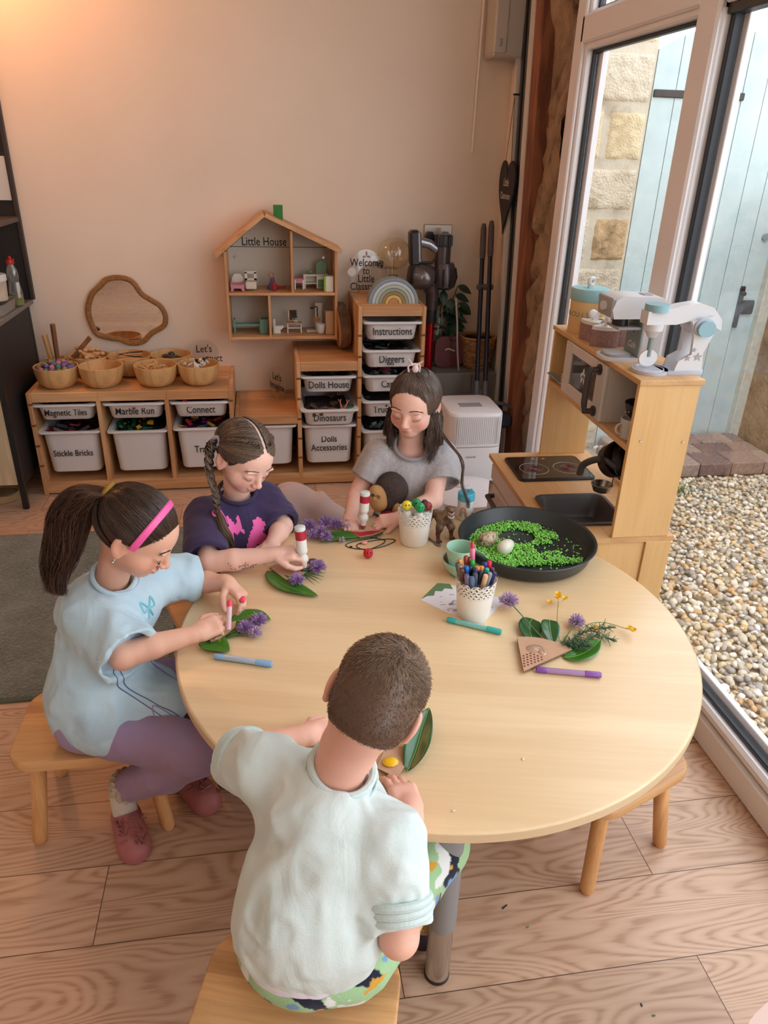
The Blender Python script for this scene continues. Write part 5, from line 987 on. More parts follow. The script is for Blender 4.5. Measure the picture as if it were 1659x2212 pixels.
t = kt('toy_ladle', 'steel toy ladle hanging below the shelf', 'ladle', 21, -55, 60); obj('bowl', MB().lathe([(.5, 0), (2.6, 1), (3.6, 3.4), (3.3, 3.4), (2.2, 1.4)], n=24), STL_, t); obj('handle', MB().tube([(3.4, 0, 3), (3.6, -.5, 12), (3.2, -1, 18.6)], .22, 6), STL_, t)
# things in the shelf
t = kt('toy_colander', 'dark toy colander with white dots on the shelf beside the mug', 'colander', 26.5, -61, 82); obj('colander_bowl', MB().lathe([(2.6, 5), (4.2, 6.4), (5.2, 10), (4.9, 10), (3.8, 6.8)], n=28), plain('colander_navy', (34, 36, 44), .4), t)
for k in range(16): a = k*2.4; obj('dot', MB().ball((4.5*math.cos(a), 4.5*math.sin(a), 6.8+(k % 3)*.9), .24, 6, 5), WT, t)
obj('wire_rest', MB().torus((0, 0, 2.6), 4.4, .25, 24, 6).cyl((0, 0, .0), (0, 0, 5.2), 2.2), STL_, t)
def mug(x, y, z, lb, r=3.0, tilt=0):
    t = kt('toy_mug', lb, 'mug', x, y, z); obj('mug_body', MB().lathe([(r*.7, 0), (r*.8, .2), (r, 2*r), (r*.9, 2*r), (r*.7, .6)], n=24, rot=rotm(tilt, 0, 0)), plain('mug_cream', (188, 182, 176), .4), t); obj('handle', MB().torus((-r*.95, 0, r), r*.5, .35, 16, 6, rotm(90, 0, 0)), plain('mug_cream', (188, 182, 176), .4), t)
mug(22.5, -63.8, 82.0, 'cream toy mug at the front end of the kitchen shelf', 3.2); mug(29, -67, 82.0, 'tan rimmed toy cup behind the cream mug', 2.4)
for k in range(4):
    o = obj('toy_plate', MB().lathe([(2, 0), (3.6, .5), (4.2, 1.0), (3.9, 1.0), (2, .4)], n=28), WT, loc=(220.5, -148.8, 82.05+k*1.05)); tag(o, 'small white toy plate in the stack at the far end of the shelf', 'plate', 'stacked toy plates')
o = obj('toy_cup', MB().lathe([(1.6, 0), (2.6, 1.4), (2.9, 3.6), (2.6, 3.6), (1.4, .6)], n=24), WT, loc=(220.6, -148.6, 87.0)); tag(o, 'white toy cup standing on the stacked plates', 'cup')
o = obj('toy_spatula', MB().box((0, 0, 0), (2.6, 9, .5), .2, rotm(0, 0, 0)), plain('sage_grey', (140, 150, 144), .5), loc=(216.6, -143.6, 83.6), rot=(18, 0, 20)); tag(o, 'grey green toy spatula lying beside the plates', 'spatula')
# on top
TP = 102.12
t = kt('biscuit_jar', 'round yellow wooden jar with pale blue lid and loop, lettered BISCUITS', 'jar', 26.2, -11.0, TP, 0); t.scale = (.98, .98, .86)
obj('jar_body', MB().lathe([(6.1, 0), (6.2, .2), (6.2, 13.4)], n=48), plain('jar_yellow', (222, 184, 128), .5), t); ld = obj('lid', MB().lathe([(6.5, 12.8), (6.6, 13), (6.6, 17), (6.3, 17.4)], n=48), plain('toy_pale_blue', (142, 186, 190), .5), t); obj('lid_loop', MB().torus((0, 0, 19.8), 1.3, .75, 20, 8, rotm(90, 0, 30)).bx(-1, 1, -.7, .7, 17.2, 18.8, .2), WT, ld)
for i, ch in enumerate('BISCUITS'):
    a = R(-214+i*17); lettering(ch, 2.6, t, (6.25*math.cos(a), 6.25*math.sin(a), 7.6), (90, 0, math.degrees(a)+90), plain('letter_sage', (130, 150, 126), .6), 1, .03, bold=.05)
cakep = plain('cake_rose', (150, 118, 112), .8, noise=.25, nscale=160, bmp=.5); ck = [(24.2, -23.0), (29.8, -22.4), (24.6, -31.2), (30.6, -31.4)]
for i, (x, y) in enumerate(ck):
    t = kt('toy_cake_slice', '%s wooden toy cake slice with %s on top' % (('nearest left', 'far left', 'front middle', 'back right')[i], ('white icing', 'a pink candle', 'white icing', 'a pink candle')[i]), 'toy cake', x, y, TP, (200, 110, 250, 20)[i])
    pts = [(0, 0)]+[(7.2*math.cos(q)-0, 7.2*math.sin(q)) for q in np.linspace(-R(38), R(38), 10)]; pts = [(p-3.6, q) for p, q in pts]
    obj('sponge', MB().prism(pts, 0, 5.4, 'z'), cakep, t); obj('icing', MB().prism([(p*.98, q*.98) for p, q in pts], 5.4, 6.5, 'z').prism([(p*.8+q*0, q*.8) for p, q in rrect(3.4, 1.3, .5)], 6.4, 9.2, 'z').ball((1.5, 0, 8.6), (1.8, .9, 1.5)), WT, t)
    if i % 2: obj('candle', MB().cyl((-1, 0, 6.4), (-1, 0, 11.4), .6, n=12), plain('candle_pink', (206, 130, 168), .5), t); obj('flame', MB().lathe([(.5, 11.4), (.75, 12.2), (.1, 13.8)], n=12, c=(-1, 0, 0)), plain('flame_yellow', (222, 186, 74), .5), t)
# coffee machine
TW = plain('toy_machine_white', (212, 212, 216), .4); TG = plain('toy_machine_grey', (160, 158, 160), .4); SG2 = plain('toy_sage_grey', (126, 144, 144), .5)
t = kt('toy_coffee_machine', 'white and grey toy coffee machine with a sage Cafe panel', 'toy coffee machine', 26.3, -46.6, TP, 0); t.scale = (.9, .93, .76)
obj('base_plate', MB().prism([(x-1.5, y) for x, y in rrect(18, 13, 5.5, 8)], 0, 1.3, 'z'), TW, t); obj('drip_tray', MB().prism([(x-4.6, y) for x, y in rrect(9, 9, 3, 6)], 1.3, 2.3, 'z'), TG, t)
for k in range(6): obj('grate_line', MB().bx(-8, -1.2, -3.3+k*1.2, -2.9+k*1.2, 2.3, 2.45, 0), TW, t)
obj('back_column', MB().bx(1, 8.6, -5.4, 5.4, 1.2, 17, .4), TW, t); obj('cafe_panel', MB().bx(.6, 1.1, -5, 5, 1.4, 16.4, .1), SG2, t); lettering('Cafe', 3.0, t, (.5, 0, 5.4), (90, 0, -90), WT, 1.2, .02, shear=.3); obj('cup_print', MB().torus((.55, 0, 11.0), 1.5, .12, 20, 5, rotm(0, 90, 0), sy=1), WT, t)
hd = [(-10, 16.6), (8.6, 16.6), (9, 22), (6, 24.6), (-7.5, 25.2), (-10, 23.6), (-11, 20)]
obj('head', MB().prism(hd, -5.4, 5.4, 'y'), TW, t); obj('head_front', MB().box((-10.8, 0, 20.6), (.9, 10.6, 7.6), .4, rotm(0, -4, 0)), TG, t); obj('dial', MB().cyl((-12.2, 0, 20.8), (-11, 0, 20.8), 1.7, n=20), TW, t); obj('brew_head', MB().cyl((-5, 0, 13.4), (-5, 0, 16.6), 2.6, n=24), BLACKP, t); obj('shelf_lip', MB().bx(-7.5, 1, -4.4, 4.4, 12, 13.2, .3), TG, t); obj('top_slot', MB().bx(1, 4, -2, 2, 24.5, 25.1, .1), TG, t)
# stand mixer
t = kt('toy_stand_mixer', 'white toy stand mixer with stars and a pale blue dial at the front end', 'toy mixer', 28.2, -62.6, TP, 0); t.scale = (.87, .93, .74)
obj('base_plate', MB().prism([(x-3.0, y) for x, y in rrect(11.5, 11.5, 5.7, 9)], 0, 1.3, 'z').prism([(x+7, y) for x, y in rrect(14, 9, 1.5, 4)], 0, 1.3, 'z'), plain('toy_lilac_grey', (186, 190, 204), .4), t); obj('bowl_ring', MB().torus((-3, 0, 1.35), 4.4, .2, 32, 5), TW, t)
colp = [(13.4, 1.3), (3.6, 1.3), (4.4, 5), (8.6, 7.6), (8.2, 14), (6.6, 20), (14, 22), (15.2, 16), (12.6, 8), (13.2, 4)]
for y in (-3.6, 2.4): obj('stand_side', MB().prism(colp, y, y+1.2, 'y'), TW, t)
arm = [(-8.2, 18.6), (-8.2, 23.4), (-3, 23.6), (3, 25.6), (9, 26.6), (14, 24.8), (17.6, 20.4), (18.2, 16.2), (15.4, 17.6), (13, 19.4), (8, 20.2), (2, 18.6)]
obj('mixer_arm', MB().prism(arm, -2.3, 2.3, 'y'), TW, t); obj('hub', MB().cyl((10.8, -4.4, 18), (10.8, 4.4, 18), 3.5, n=28), plain('toy_lilac_grey', (186, 190, 204), .4), t); obj('pivot_dial', MB().cyl((11, -5.6, 17.6), (11, -4.2, 17.6), 3.0, n=28), plain('toy_pale_blue2', (140, 178, 190), .5), t)
obj('blue_cap', MB().cyl((-4.4, 0, 23.2), (-4.4, 0, 25.8), 3.7, n=32), plain('toy_pale_blue2', (140, 178, 190), .5), t); obj('beater_socket', MB().lathe([(1.3, 13.4), (1.5, 13.6), (2.4, 15.6), (3.0, 16.2), (3.2, 18.6)], n=24, c=(-4.4, 0, 0)), TW, t); obj('beater_shaft', MB().cyl((-4.4, 0, 6), (-4.4, 0, 13.6), .8), SG2, t); obj('beater_disc', MB().cyl((-4.4, -.4, 5.4), (-4.4, .4, 5.4), 3.2, n=28), TW, t)
for x, z, r_ in ((7.4, 6.2, 1.2), (9.2, 9.4, .9), (10.9, 6.6, 1.7)):
    pts = [((r_ if k % 2 == 0 else r_*.42)*math.sin(math.pi*k/5)+x, (r_ if k % 2 == 0 else r_*.42)*math.cos(math.pi*k/5)+z) for k in range(10)]; obj('star', MB().prism(pts, -3.75, -3.6, 'y'), plain('star_grey', (160, 158, 164), .5), t)

# ------------------------------------------------------------------ people: bodies as one continuous skin, clothes and hair as children
def Rmh(yaw, pit, rol):
    yaw, pit, rol = R(yaw), R(pit), R(rol)
    f = np.array([math.cos(yaw)*math.cos(pit), math.sin(yaw)*math.cos(pit), -math.sin(pit)]); x = np.array([math.sin(yaw), -math.cos(yaw), 0.]); u = np.cross(x, f)
    return np.stack([math.cos(rol)*x+math.sin(rol)*u, f, -math.sin(rol)*x+math.cos(rol)*u], 1)
def head_sdf(sd, c, M, smile=0.0):
    c = np.array(c, float); W = lambda *p: c+M @ np.array(p, float); E = lambda p, r, k=1.0, op=0, rr=None: sd.ell(W(*p), r, M if rr is None else M @ rr, k, op)
    E((0, -1.3, 2.0), (6.9, 8.6, 7.3)); E((0, 1.6, -2.4), (5.6, 6.4, 6.6), 2.5); E((0, 3.6, 2.6), (5.3, 4.4, 4.8), 2.0); E((0, 4.9, -7.0), (2.3, 2.2, 1.9), 2.4)
    for s in (-1, 1):
        E((s*3.4, 4.1, -3.7), (2.6, 2.8, 2.6), 1.6); E((s*2.9, 8.9, -.5), (1.7, 1.35, 1.05), 1.1, 1); E((s*2.8, 6.35, -.75), (1.7, 1.45, 1.25), .35)
        E((s*3.0, 7.5, 1.15), (1.9, .6, .45), .8)
        E((s*7.0, -.9, -1.4), (.8, 1.75, 2.75), .5, 0, rotm(12, 0, s*18)); E((s*7.9, -.45, -1.0), (.75, 1.0, 1.7), .35, 1); E((s*6.9, -.5, -3.6), (.6, .75, .8), .5)
    sd.cap(W(0, 7.5, .2), W(0, 9.1, -2.8), .7, .85, .9); E((0, 9.35, -3.15), (.95, .8, .78), .5)
    for s in (-1, 1): E((s*.95, 8.7, -3.45), (.6, .75, .52), .35); E((s*.5, 9.1, -3.95), (.25, .35, .2), .15, 1)
    E((0, 7.75, -5.25), (1.75, .85, .45), .35); E((0, 7.55, -6.0), (1.45, .8, .5), .35); E((0, 8.9, -5.62), (1.8, .8, .11), .18, 1)
def hand_sdf(sd, w, f, n, side, curls, s=.9, spread=.06, thumb=None, cs=None):
    """wrist w, forward f, back-of-hand normal n, side=+1 when the thumb is on cross(f,n)"""
    w = np.array(w, float); f = unit(f); n = np.array(n, float); n = unit(n-f*(n@f)); l = np.cross(f, n)*side
    fr = np.stack([l, f, n], 1); sd.rbx(w+f*2.9*s+n*0, (2.75*s, 3.0*s, 1.05*s), 1.0*s, fr, .8); sd.cap(w-f*1.0, w+f*1.4*s, 1.9*s, 1.8*s, 1.0)
    base = [(1.95, 5.2), (.68, 5.5), (-.62, 5.3), (-1.85, 4.8)]; seg = [(2.5, 1.7, 1.35), (2.8, 1.9, 1.4), (2.6, 1.75, 1.35), (2.0, 1.3, 1.15)]; rd = [.74, .76, .72, .62]
    tips = []
    for i in range(4):
        c = curls[i] if hasattr(curls[0], '__len__') else curls; p = w+l*base[i][0]*s+f*base[i][1]*s-n*.1; th = 0; r_ = rd[i]*s
        sd.cap(w+l*base[i][0]*s*.8+f*3.4*s, p, r_*1.15, r_*1.08, .5)
        for j in range(3):
            th += R(c[j]); d = f*math.cos(th)-n*math.sin(th)+l*spread*(1.5-i); d = unit(d); q = p+d*seg[i][j]*s
            sd.cap(p, q, r_*(1-.05*j), r_*(.95-.07*j), .09); p = q
        tips.append((p, d))
    t = thumb or [(.75, .6, -.35), (.35, .9, -.5), (.1, .95, -.55)]; p = w+l*2.0*s+f*1.3*s-n*.5*s; L = (2.7, 2.2, 1.7)
    for j in range(3):
        d = unit(l*t[j][0]+f*t[j][1]+n*t[j][2]); q = p+d*L[j]*s; sd.cap(p, q, (1.1-.17*j)*s, (.96-.17*j)*s, .6 if j == 0 else .12); p = q
    tips.append((p, d)); return tips
SKIN = vcol('skin', .5, .35, sub=.12, bmp=.08, bscale=500)
def skin_cols(V, heads, base=(232, 184, 164), blush=(214, 134, 118)):
    b = np.array(lin(base)); c = np.tile(b, (len(V), 1)); bl = np.array(lin(blush)); lip = np.array(lin((188, 108, 104)))
    c *= (1+.05*fbm(V, .5, 2))[:, None]
    for hc, M in heads:
        q = (V-np.array(hc)) @ M
        for s in (-1, 1):
            g = np.exp(-(((q-np.array((s*3.9, 6.2, -3.3)))/np.array((1.9, 3, 1.7)))**2).sum(1))[:, None]*.55; c = c*(1-g)+bl*g
            g = np.exp(-(((q-np.array((s*7.6, -.6, -1.4)))/np.array((1.2, 2.5, 3)))**2).sum(1))[:, None]*.35; c = c*(1-g)+bl*g
            g = np.exp(-(((q-np.array((s*2.9, 8.0, .1)))/np.array((1.4, 1.5, .35)))**2).sum(1))[:, None]*.2; c = c*(1-g)+bl*g
        g = np.exp(-(((q-np.array((0, 9.6, -3.3)))/np.array((1.2, 1.4, 1)))**2).sum(1))[:, None]*.3; c = c*(1-g)+bl*g
        g = np.clip(1.15-(((q-np.array((0, 8.1, -5.62)))/np.array((1.75, 1.6, .85)))**2).sum(1), 0, 1)[:, None]*.75; c = c*(1-g)+lip*g
    return c
def face_lines(c, M, parent, org, brow=(86, 60, 46), brow_w=.13):
    """lashes on the lowered lids and eyebrows, as thin hair lines"""
    c = np.array(c, float); W = lambda p: c+M @ np.array(p, float); P = []
    for s in (-1, 1):
        for k in range(26):
            t = k/25; x = s*(1.5+2.9*t); z = -1.75+.75*(2*t-.9)**2; y = 7.75-.5*(2*t-1)**2; o = np.array((x, y, z)); d = np.array((s*(t-.3)*.9, .55, -.62)); P.append([W(o+d*u-np.array((0, 0, .25*u*u*-1))) for u in (0, .25, .5)])
    strands('eyelashes', np.array(P), .04, plain('lash_dark', (38, 26, 22), .6), parent, org); P = []
    for s in (-1, 1):
        for k in range(60):
            t = k/59; x = s*(1.2+3.6*t); z = 1.45+.55*math.sin(t*2.4)-.5*t*t+random.uniform(-.16, .16); y = 8.28-.35*t-1.1*t*t; o = np.array((x, y, z)); d = np.array((s*.8, -.1*t, .25-.5*t)); P.append([W(o+d*u) for u in (0, .4, .8)])
    strands('eyebrows', np.array(P), .05, plain('brow_%d_%d_%d' % brow, brow, .7), parent, org)
def ell_pt(dirs, C0=(0, -1.4, 2.2), r=(7.55, 9.2, 7.9)):
    d = dirs/np.linalg.norm(dirs, axis=-1, keepdims=True); r = np.array(r); t = 1/np.sqrt(((d/r)**2).sum(-1, keepdims=True)); return d*t+np.array(C0)
def slerp(a, b, t):
    a = a/np.linalg.norm(a, axis=-1, keepdims=True); b = b/np.linalg.norm(b, axis=-1, keepdims=True); om = np.arccos(np.clip((a*b).sum(-1, keepdims=True), -1, 1)); so = np.sin(om)+1e-6
    return np.sin((1-t)*om)/so*a+np.sin(t*om)/so*b
C0 = np.array((0, -1.4, 2.2))
HAIR = vcol('hair', .42, .5, coat=.08)
def hair_cap(name, c, M, parent, org, colf, planes, h=.32, r=(7.5, 9.1, 7.8), ear=True, groove=0, extra=None, pre=None):
    sd = SDF(); c = np.array(c, float); W = lambda p: c+M @ np.array(p, float); sd.ell(W(C0), r, M)
    if pre: pre(sd, W)
    for p, n in planes: sd.plane(W(p), M @ unit(n), .8)
    if ear:
        for s in (-1, 1): sd.ell(W((s*7.4, -.1, -1.7)), (1.7, 1.7, 2.7), M, .4, 1)
    if extra: extra(sd, W)
    if groove: sd.post = lambda P, d: d+groove*np.sin(fbm(P, .9, 2)*22)
    V, F = sd.mesh(h); q = (V-c) @ M; return link_mesh(name, V-np.array(org, float), F, HAIR, parent, cols=colf(q), sharp=0)
def tone(n, a, b): t = rng.random((n, 1))**1.3; return np.array(lin(a))*(1-t)+np.array(lin(b))*t
def fold(P, s=.16, a=.5, st=(1, 1, 1), seed=0):
    Q = P*np.array(st)+seed*13.7; n = vnoise(Q, s)*2; return a*.42*(np.sin(n*5+P[:, 2]*.08)*.7+.35*vnoise(Q, s*2.0)*2)
CLOTH = vcol('cotton_cloth', .9, .15, bmp=.16, bscale=420, sheen=.15, wrinkle=9)
def cuffed(sd, a, b, ra, rb, arm, k=2.0, cut=5.0):
    """a sleeve from a to b, open at b, hollow around the arm (radius arm)"""
    a, b = np.array(a, float), np.array(b, float); d = unit(b-a); e = b+d*rb*.8; ba = e-a; L = ba@ba
    def f(P):
        t = np.clip(((P-a)@ba)/L, 0, 1); r = np.sqrt((((P-a)-t[:, None]*ba)**2).sum(1)); x = (P-b)@d
        return smax(smax(r-(ra+(rb-ra)*np.clip(t*1.15, 0, 1)), x, .25), -np.maximum(r-(rb-1.2), -(x+2.2)), .25)
    sd.p.append((f, (a+e)/2, np.sqrt(L)/2+max(ra, rb), k, 0))
def ring_part(name, c, nrm_, r0, r, mat, parent, org, sx=1, sy=1, n=40, u0=None):
    u, v, w_ = frame_of(nrm_); 
    if u0 is not None: u = unit(np.array(u0)-w_*(np.array(u0)@w_)); v = np.cross(w_, u)
    a = np.linspace(0, 2*math.pi, n+1); P = np.array(c)+r0*(np.cos(a)[:, None]*u*sx+np.sin(a)[:, None]*v*sy); mb = MB(); mb.tube(P-np.array(org, float), r, 8, False); return obj(name, mb, mat, parent)
def person(label, loc): return thing('person', label, 'person', loc)
def hair_bundle(name, P, rad, n, mat, parent, org, cols, m=28, wave=.5, frad=.09, twist=0.0, fray=.3):
    """P spline, rad(t) radius profile, n strands"""
    t = np.linspace(0, 1, m); B = bez(P, m); T = np.gradient(B, axis=0); T /= np.linalg.norm(T, axis=1)[:, None]; u, v, _ = frame_of(T[m//2]); out = []
    for k in range(n):
        a = random.uniform(0, 2*math.pi); q = random.random()**.5; ph = random.uniform(0, 6.28); L = random.uniform(.8, 1.0)
        rr = np.array([rad(x) for x in t])*q; an = a+twist*t+wave*.25*np.sin(t*7+ph); X = B+(np.cos(an)*rr)[:, None]*u+(np.sin(an)*rr)[:, None]*v
        X = X+((fray*t**2)*np.sin(t*11+ph))[:, None]*(u*random.uniform(-1, 1)+v*random.uniform(-1, 1)); i = max(8, int(m*L)); X = bez(X[:i][::max(1, i//9)], m); out.append(X)
    return strands(name, np.array(out), frad, mat, parent, org, cols(n))
def braid(name, P, r, turns, mat, parent, org, col, m=90):
    B = bez(P, m); T = np.gradient(B, axis=0); T /= np.linalg.norm(T, axis=1)[:, None]; u, v, _ = frame_of(T[0]); root = None
    for k in range(3):
        t = np.linspace(0, 1, m); ph = 2*math.pi*k/3; th = turns*2*math.pi*t+ph; rr = r*(1-.35*t); X = B+(np.sin(th)*rr*.85)[:, None]*u+(np.sin(2*th)*rr*.42)[:, None]*v
        # each plait is a bundle of fine strands
        S_ = []; 
        for j in range(46):
            a = random.uniform(0, 6.28); q = random.random()**.5*.62; S_.append(X+((rr*q)*math.cos(a))[:, None]*u+((rr*q)*math.sin(a))[:, None]*v)
        o = strands(name, np.array(S_), .13, mat, parent, org, col(46)); root = root or o
    return root

# ------------------------------------------------------------------ girl in the pale blue T-shirt
stool((65.5, -244, 0), 0, 'pine stool at the left under the girl in the pale blue shirt', 37, 27)
O1 = (65, -244, 0); G1 = person('girl in pale blue T-shirt, lilac leggings and pink headband sitting on a stool', O1)
H1 = (81.1, -244.2, 80.0); M1 = Rmh(-13, 35, 6); sd = SDF()
sd.ell((68, -246, 35.4), (8.4, 8.6, 5.8)); sd.cap((66, -245, 38), (68.5, -241, 54), 8.0, 7.6, 4); sd.ell((71.5, -238, 57.5), (8.5, 6.5, 5.5), rotm(0, 0, 35), 3)
sd.chain([(71.5, -238, 62), (75.2, -240.6, 71), H1+M1 @ np.array((0, -3, -3))], [4.2, 3.5, 3.6], 2.2)
head_sdf(sd, H1, M1)
shR, elR, wrR = (67.3, -243.5, 60.5), (76.5, -254.8, 54.6), (92.6, -249.4, 55.6); shL, elL, wrL = (79.5, -231, 60.5), (89.5, -225.5, 54.8), (99.0, -231.5, 57.6)
sd.chain([shR, elR], [3.6, 3.1], 2.0); sd.chain([elR, ((elR[0]*.6+wrR[0]*.4), (elR[1]*.6+wrR[1]*.4), 55.2), wrR], [3.1, 2.9, 1.9], .8)
sd.chain([shL, elL], [3.6, 3.0], 2.0); sd.chain([elL, (93.4, -227.8, 56.2), wrL], [3.0, 2.8, 1.9], .8)
hand_sdf(sd, wrR, (.86, .42, .12), (.1, -.45, .88), -1, [(38, 62, 42), (52, 66, 40), (60, 70, 42), (66, 70, 44)], .94, thumb=[(.62, .7, -.25), (.1, .95, -.35), (-.2, .95, -.3)])
hand_sdf(sd, wrL, (.66, -.66, -.34), (.35, .25, .9), 1, [(24, 36, 30), (34, 46, 30), (44, 52, 34), (52, 56, 36)], .94, thumb=[(.7, .5, -.5), (.2, .75, -.65), (0, .8, -.6)])
for hp_, kn, an, s_ in (((65, -252, 35), (91, -263.8, 33.5), (70.5, -252.5, 11), 1), ((70, -240, 35), (97, -244, 36), (84.5, -241.5, 11), 1)):
    sd.chain([hp_, kn], [6.0, 4.8], 3); sd.chain([kn, tuple(np.array(kn)*.55+np.array(an)*.45+np.array((0, 0, -.6))), an], [4.7, 4.5, 2.7], 1.5)
V, F = sd.mesh(.26); link_mesh('body', V-np.array(O1), F, SKIN, G1, cols=skin_cols(V, [(H1, M1)], (224, 176, 154), (206, 126, 110)), sharp=0)
face_lines(H1, M1, G1, O1, (70, 48, 38))
# T-shirt
sd = SDF(); sd.ell((68.6, -246, 36), (12.2, 13.6, 9.8)); sd.ell((72, -252, 35.2), (11.5, 10, 8.4), None, 4); sd.cap((68.0, -246, 40), (70.8, -240, 55), 11.2, 10.6, 5); sd.ell((73.0, -238, 58.5), (12.4, 9.0, 7.2), rotm(0, 0, 38), 4); sd.ell((79.5, -249, 37.5), (10.5, 11, 5.8), None, 4)
cuffed(sd, (67.6, -243, 59.5), (78.0, -255.2, 54.6), 6.8, 7.6, 3.5, 3.0); cuffed(sd, (79.6, -231.5, 60), (90.3, -225.6, 56.6), 6.3, 5.9, 3.6, 3.0)
sd.plane((66, -246, 28.8), (-.13, .05, 1), .3); sd.cap((71.5, -238.0, 62.5), (78, -242.5, 77), 5.0, 5.4, .6, 1)
sd.post = lambda P, d: d+fold(P, .13, 1.1, (1, 1, .45), 1)+fold(P, .28, .5, (1, 1, .6), 2)
V, F = sd.mesh(.36); cc = np.tile(lin((180, 208, 224)), (len(V), 1)); t = np.clip(fbm(V, .12, 3)*1.6+.35, 0, 1)[:, None]; cc = cc*(1-t*.35)+np.array(lin((206, 222, 230)))*t*.35
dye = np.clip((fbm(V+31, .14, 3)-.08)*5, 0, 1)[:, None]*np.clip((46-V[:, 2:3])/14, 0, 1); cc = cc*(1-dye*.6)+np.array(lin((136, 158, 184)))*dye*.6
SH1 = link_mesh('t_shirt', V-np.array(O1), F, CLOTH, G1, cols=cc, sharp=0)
from mathutils.bvhtree import BVHTree
def tree_of(V, F): return BVHTree.FromPolygons([tuple(v) for v in V], [tuple(int(i) for i in f) for f in F])
def draped(name, T, pts, dirn, r, mat, parent, org, close=False, lift=.05):
    """thin printed line laid onto a cloth surface along direction dirn"""
    out = []
    for p in (bez(pts, max(12, len(pts)*6)) if len(pts) > 2 else [np.array(pts[0])*(1-a)+np.array(pts[1])*a for a in np.linspace(0, 1, 8)]):
        h = T.ray_cast(Vector(p), Vector(dirn), 60)
        if h[0] is not None: out.append(np.array(h[0])+np.array(h[1])*lift*(1 if h[1].dot(Vector(dirn)) < 0 else -1))
    if len(out) > 2: mb = MB(); mb.tube(np.array(out)-np.array(org, float), r, 5); return obj(name, mb, mat, parent)
T1 = tree_of(V, F); fd = unit((.74, -.62, -.2)); rd1 = unit(np.cross(fd, (0, 0, 1))); up1 = np.cross(rd1, fd); ink = plain('print_slate_blue', (92, 112, 158), .8); lil = plain('print_lilac', (150, 140, 192), .8)
c0 = np.array((72, -243, 52))+fd*40
def pr(a, b): return c0+rd1*a+up1*b
for nm, m_, pts, r_ in (('bow_print', lil, [(-3, 7), (-1, 8.4), (0, 7), (1.6, 8.4), (3.4, 7.2), (1.6, 6), (0, 7), (-1.6, 5.8), (-3, 7)], .16), ('bow_print', ink, [(-6, 2.6), (-3.6, 4.8), (-1.6, 3.2), (1.2, 5.6), (4, 4.4), (2.2, 2.6), (-1.4, 3.0), (-4, 1.2), (-6, 2.6)], .15), ('bow_print', ink, [(-1.4, 3), (-3, -1), (-6, -3)], .14), ('bow_print', ink, [(-1.2, 3), (.4, -1), (3, -3)], .14),
                        ('line_print', ink, [(4, 4.4), (6, 0), (5.5, -5), (2, -8), (0, -11)], .14), ('line_print', ink, [(7, 3), (7.8, -3), (4, -9), (6, -12)], .14), ('line_print', lil, [(-6, -3), (-4.5, -6), (-6, -9), (-3, -11)], .16), ('line_print', ink, [(-2, -14), (0, -12.6), (2, -14), (0, -15.6), (-2, -14)], .18), ('line_print', lil, [(2, -9), (4, -7), (6, -9.5), (4, -12), (2, -9)], .15)):
    draped(nm, T1, [pr(a, b) for a, b in pts], -fd, r_, m_, SH1, O1)
bowm = plain('ribbon_aqua', (128, 196, 212), .5)
for pts in ([(-5.6, 9), (-7, 10.8), (-7.4, 8.6), (-5.6, 9)], [(-5.6, 9), (-4, 10.8), (-3.8, 8.8), (-5.6, 9)], [(-5.6, 9), (-6.4, 6.6)], [(-5.6, 9), (-4.8, 6.6)]): draped('ribbon_bow', T1, [pr(a, b) for a, b in pts], -fd, .28, bowm, SH1, O1)
ring_part('neckband', (74.2, -240.0, 66.4), (.4, -.25, .9), 5.5, .62, plain('neckband_blue', (176, 204, 220), .9), G1, O1, 1, .95)
# leggings, socks, clogs
sd = SDF(); 
for hp_, kn, an in (((65, -252, 34.5), (91.5, -263.8, 33.3), (73, -253.6, 14.5)), ((71, -240, 35), (97, -244, 36), (86, -241.6, 15))):
    sd.chain([hp_, kn], [7.2, 5.9], 2.5); sd.chain([kn, tuple(np.array(kn)*.55+np.array(an)*.45+np.array((0, 0, -.6))), an], [5.8, 5.6, 4.0], 1.5)
sd.ell((68, -246, 34.4), (9.8, 10.0, 6.0), k=3); sd.plane((0, 0, 28.2), (0, 0, 1), .1) if False else None
sd.post = lambda P, d: d+fold(P, .2, .35, (1, 1, 1), 5)
V, F = sd.mesh(.42); t = np.clip(fbm(V, .15, 3)+.5, 0, 1)[:, None]; cc = np.array(lin((158, 132, 162)))*(1-t)+np.array(lin((150, 136, 174)))*t; link_mesh('leggings', V-np.array(O1), F, CLOTH, G1, cols=cc, sharp=0)
sockm = plain('ribbed_sock', (220, 214, 206), .9, bmp=.5, nscale=200); lacem = plain('sock_lace', (198, 182, 162), .9, noise=.2, nscale=200, bmp=.8); clog = plain('dusty_rose_rubber', (170, 104, 106), .55, noise=.12, nscale=30)
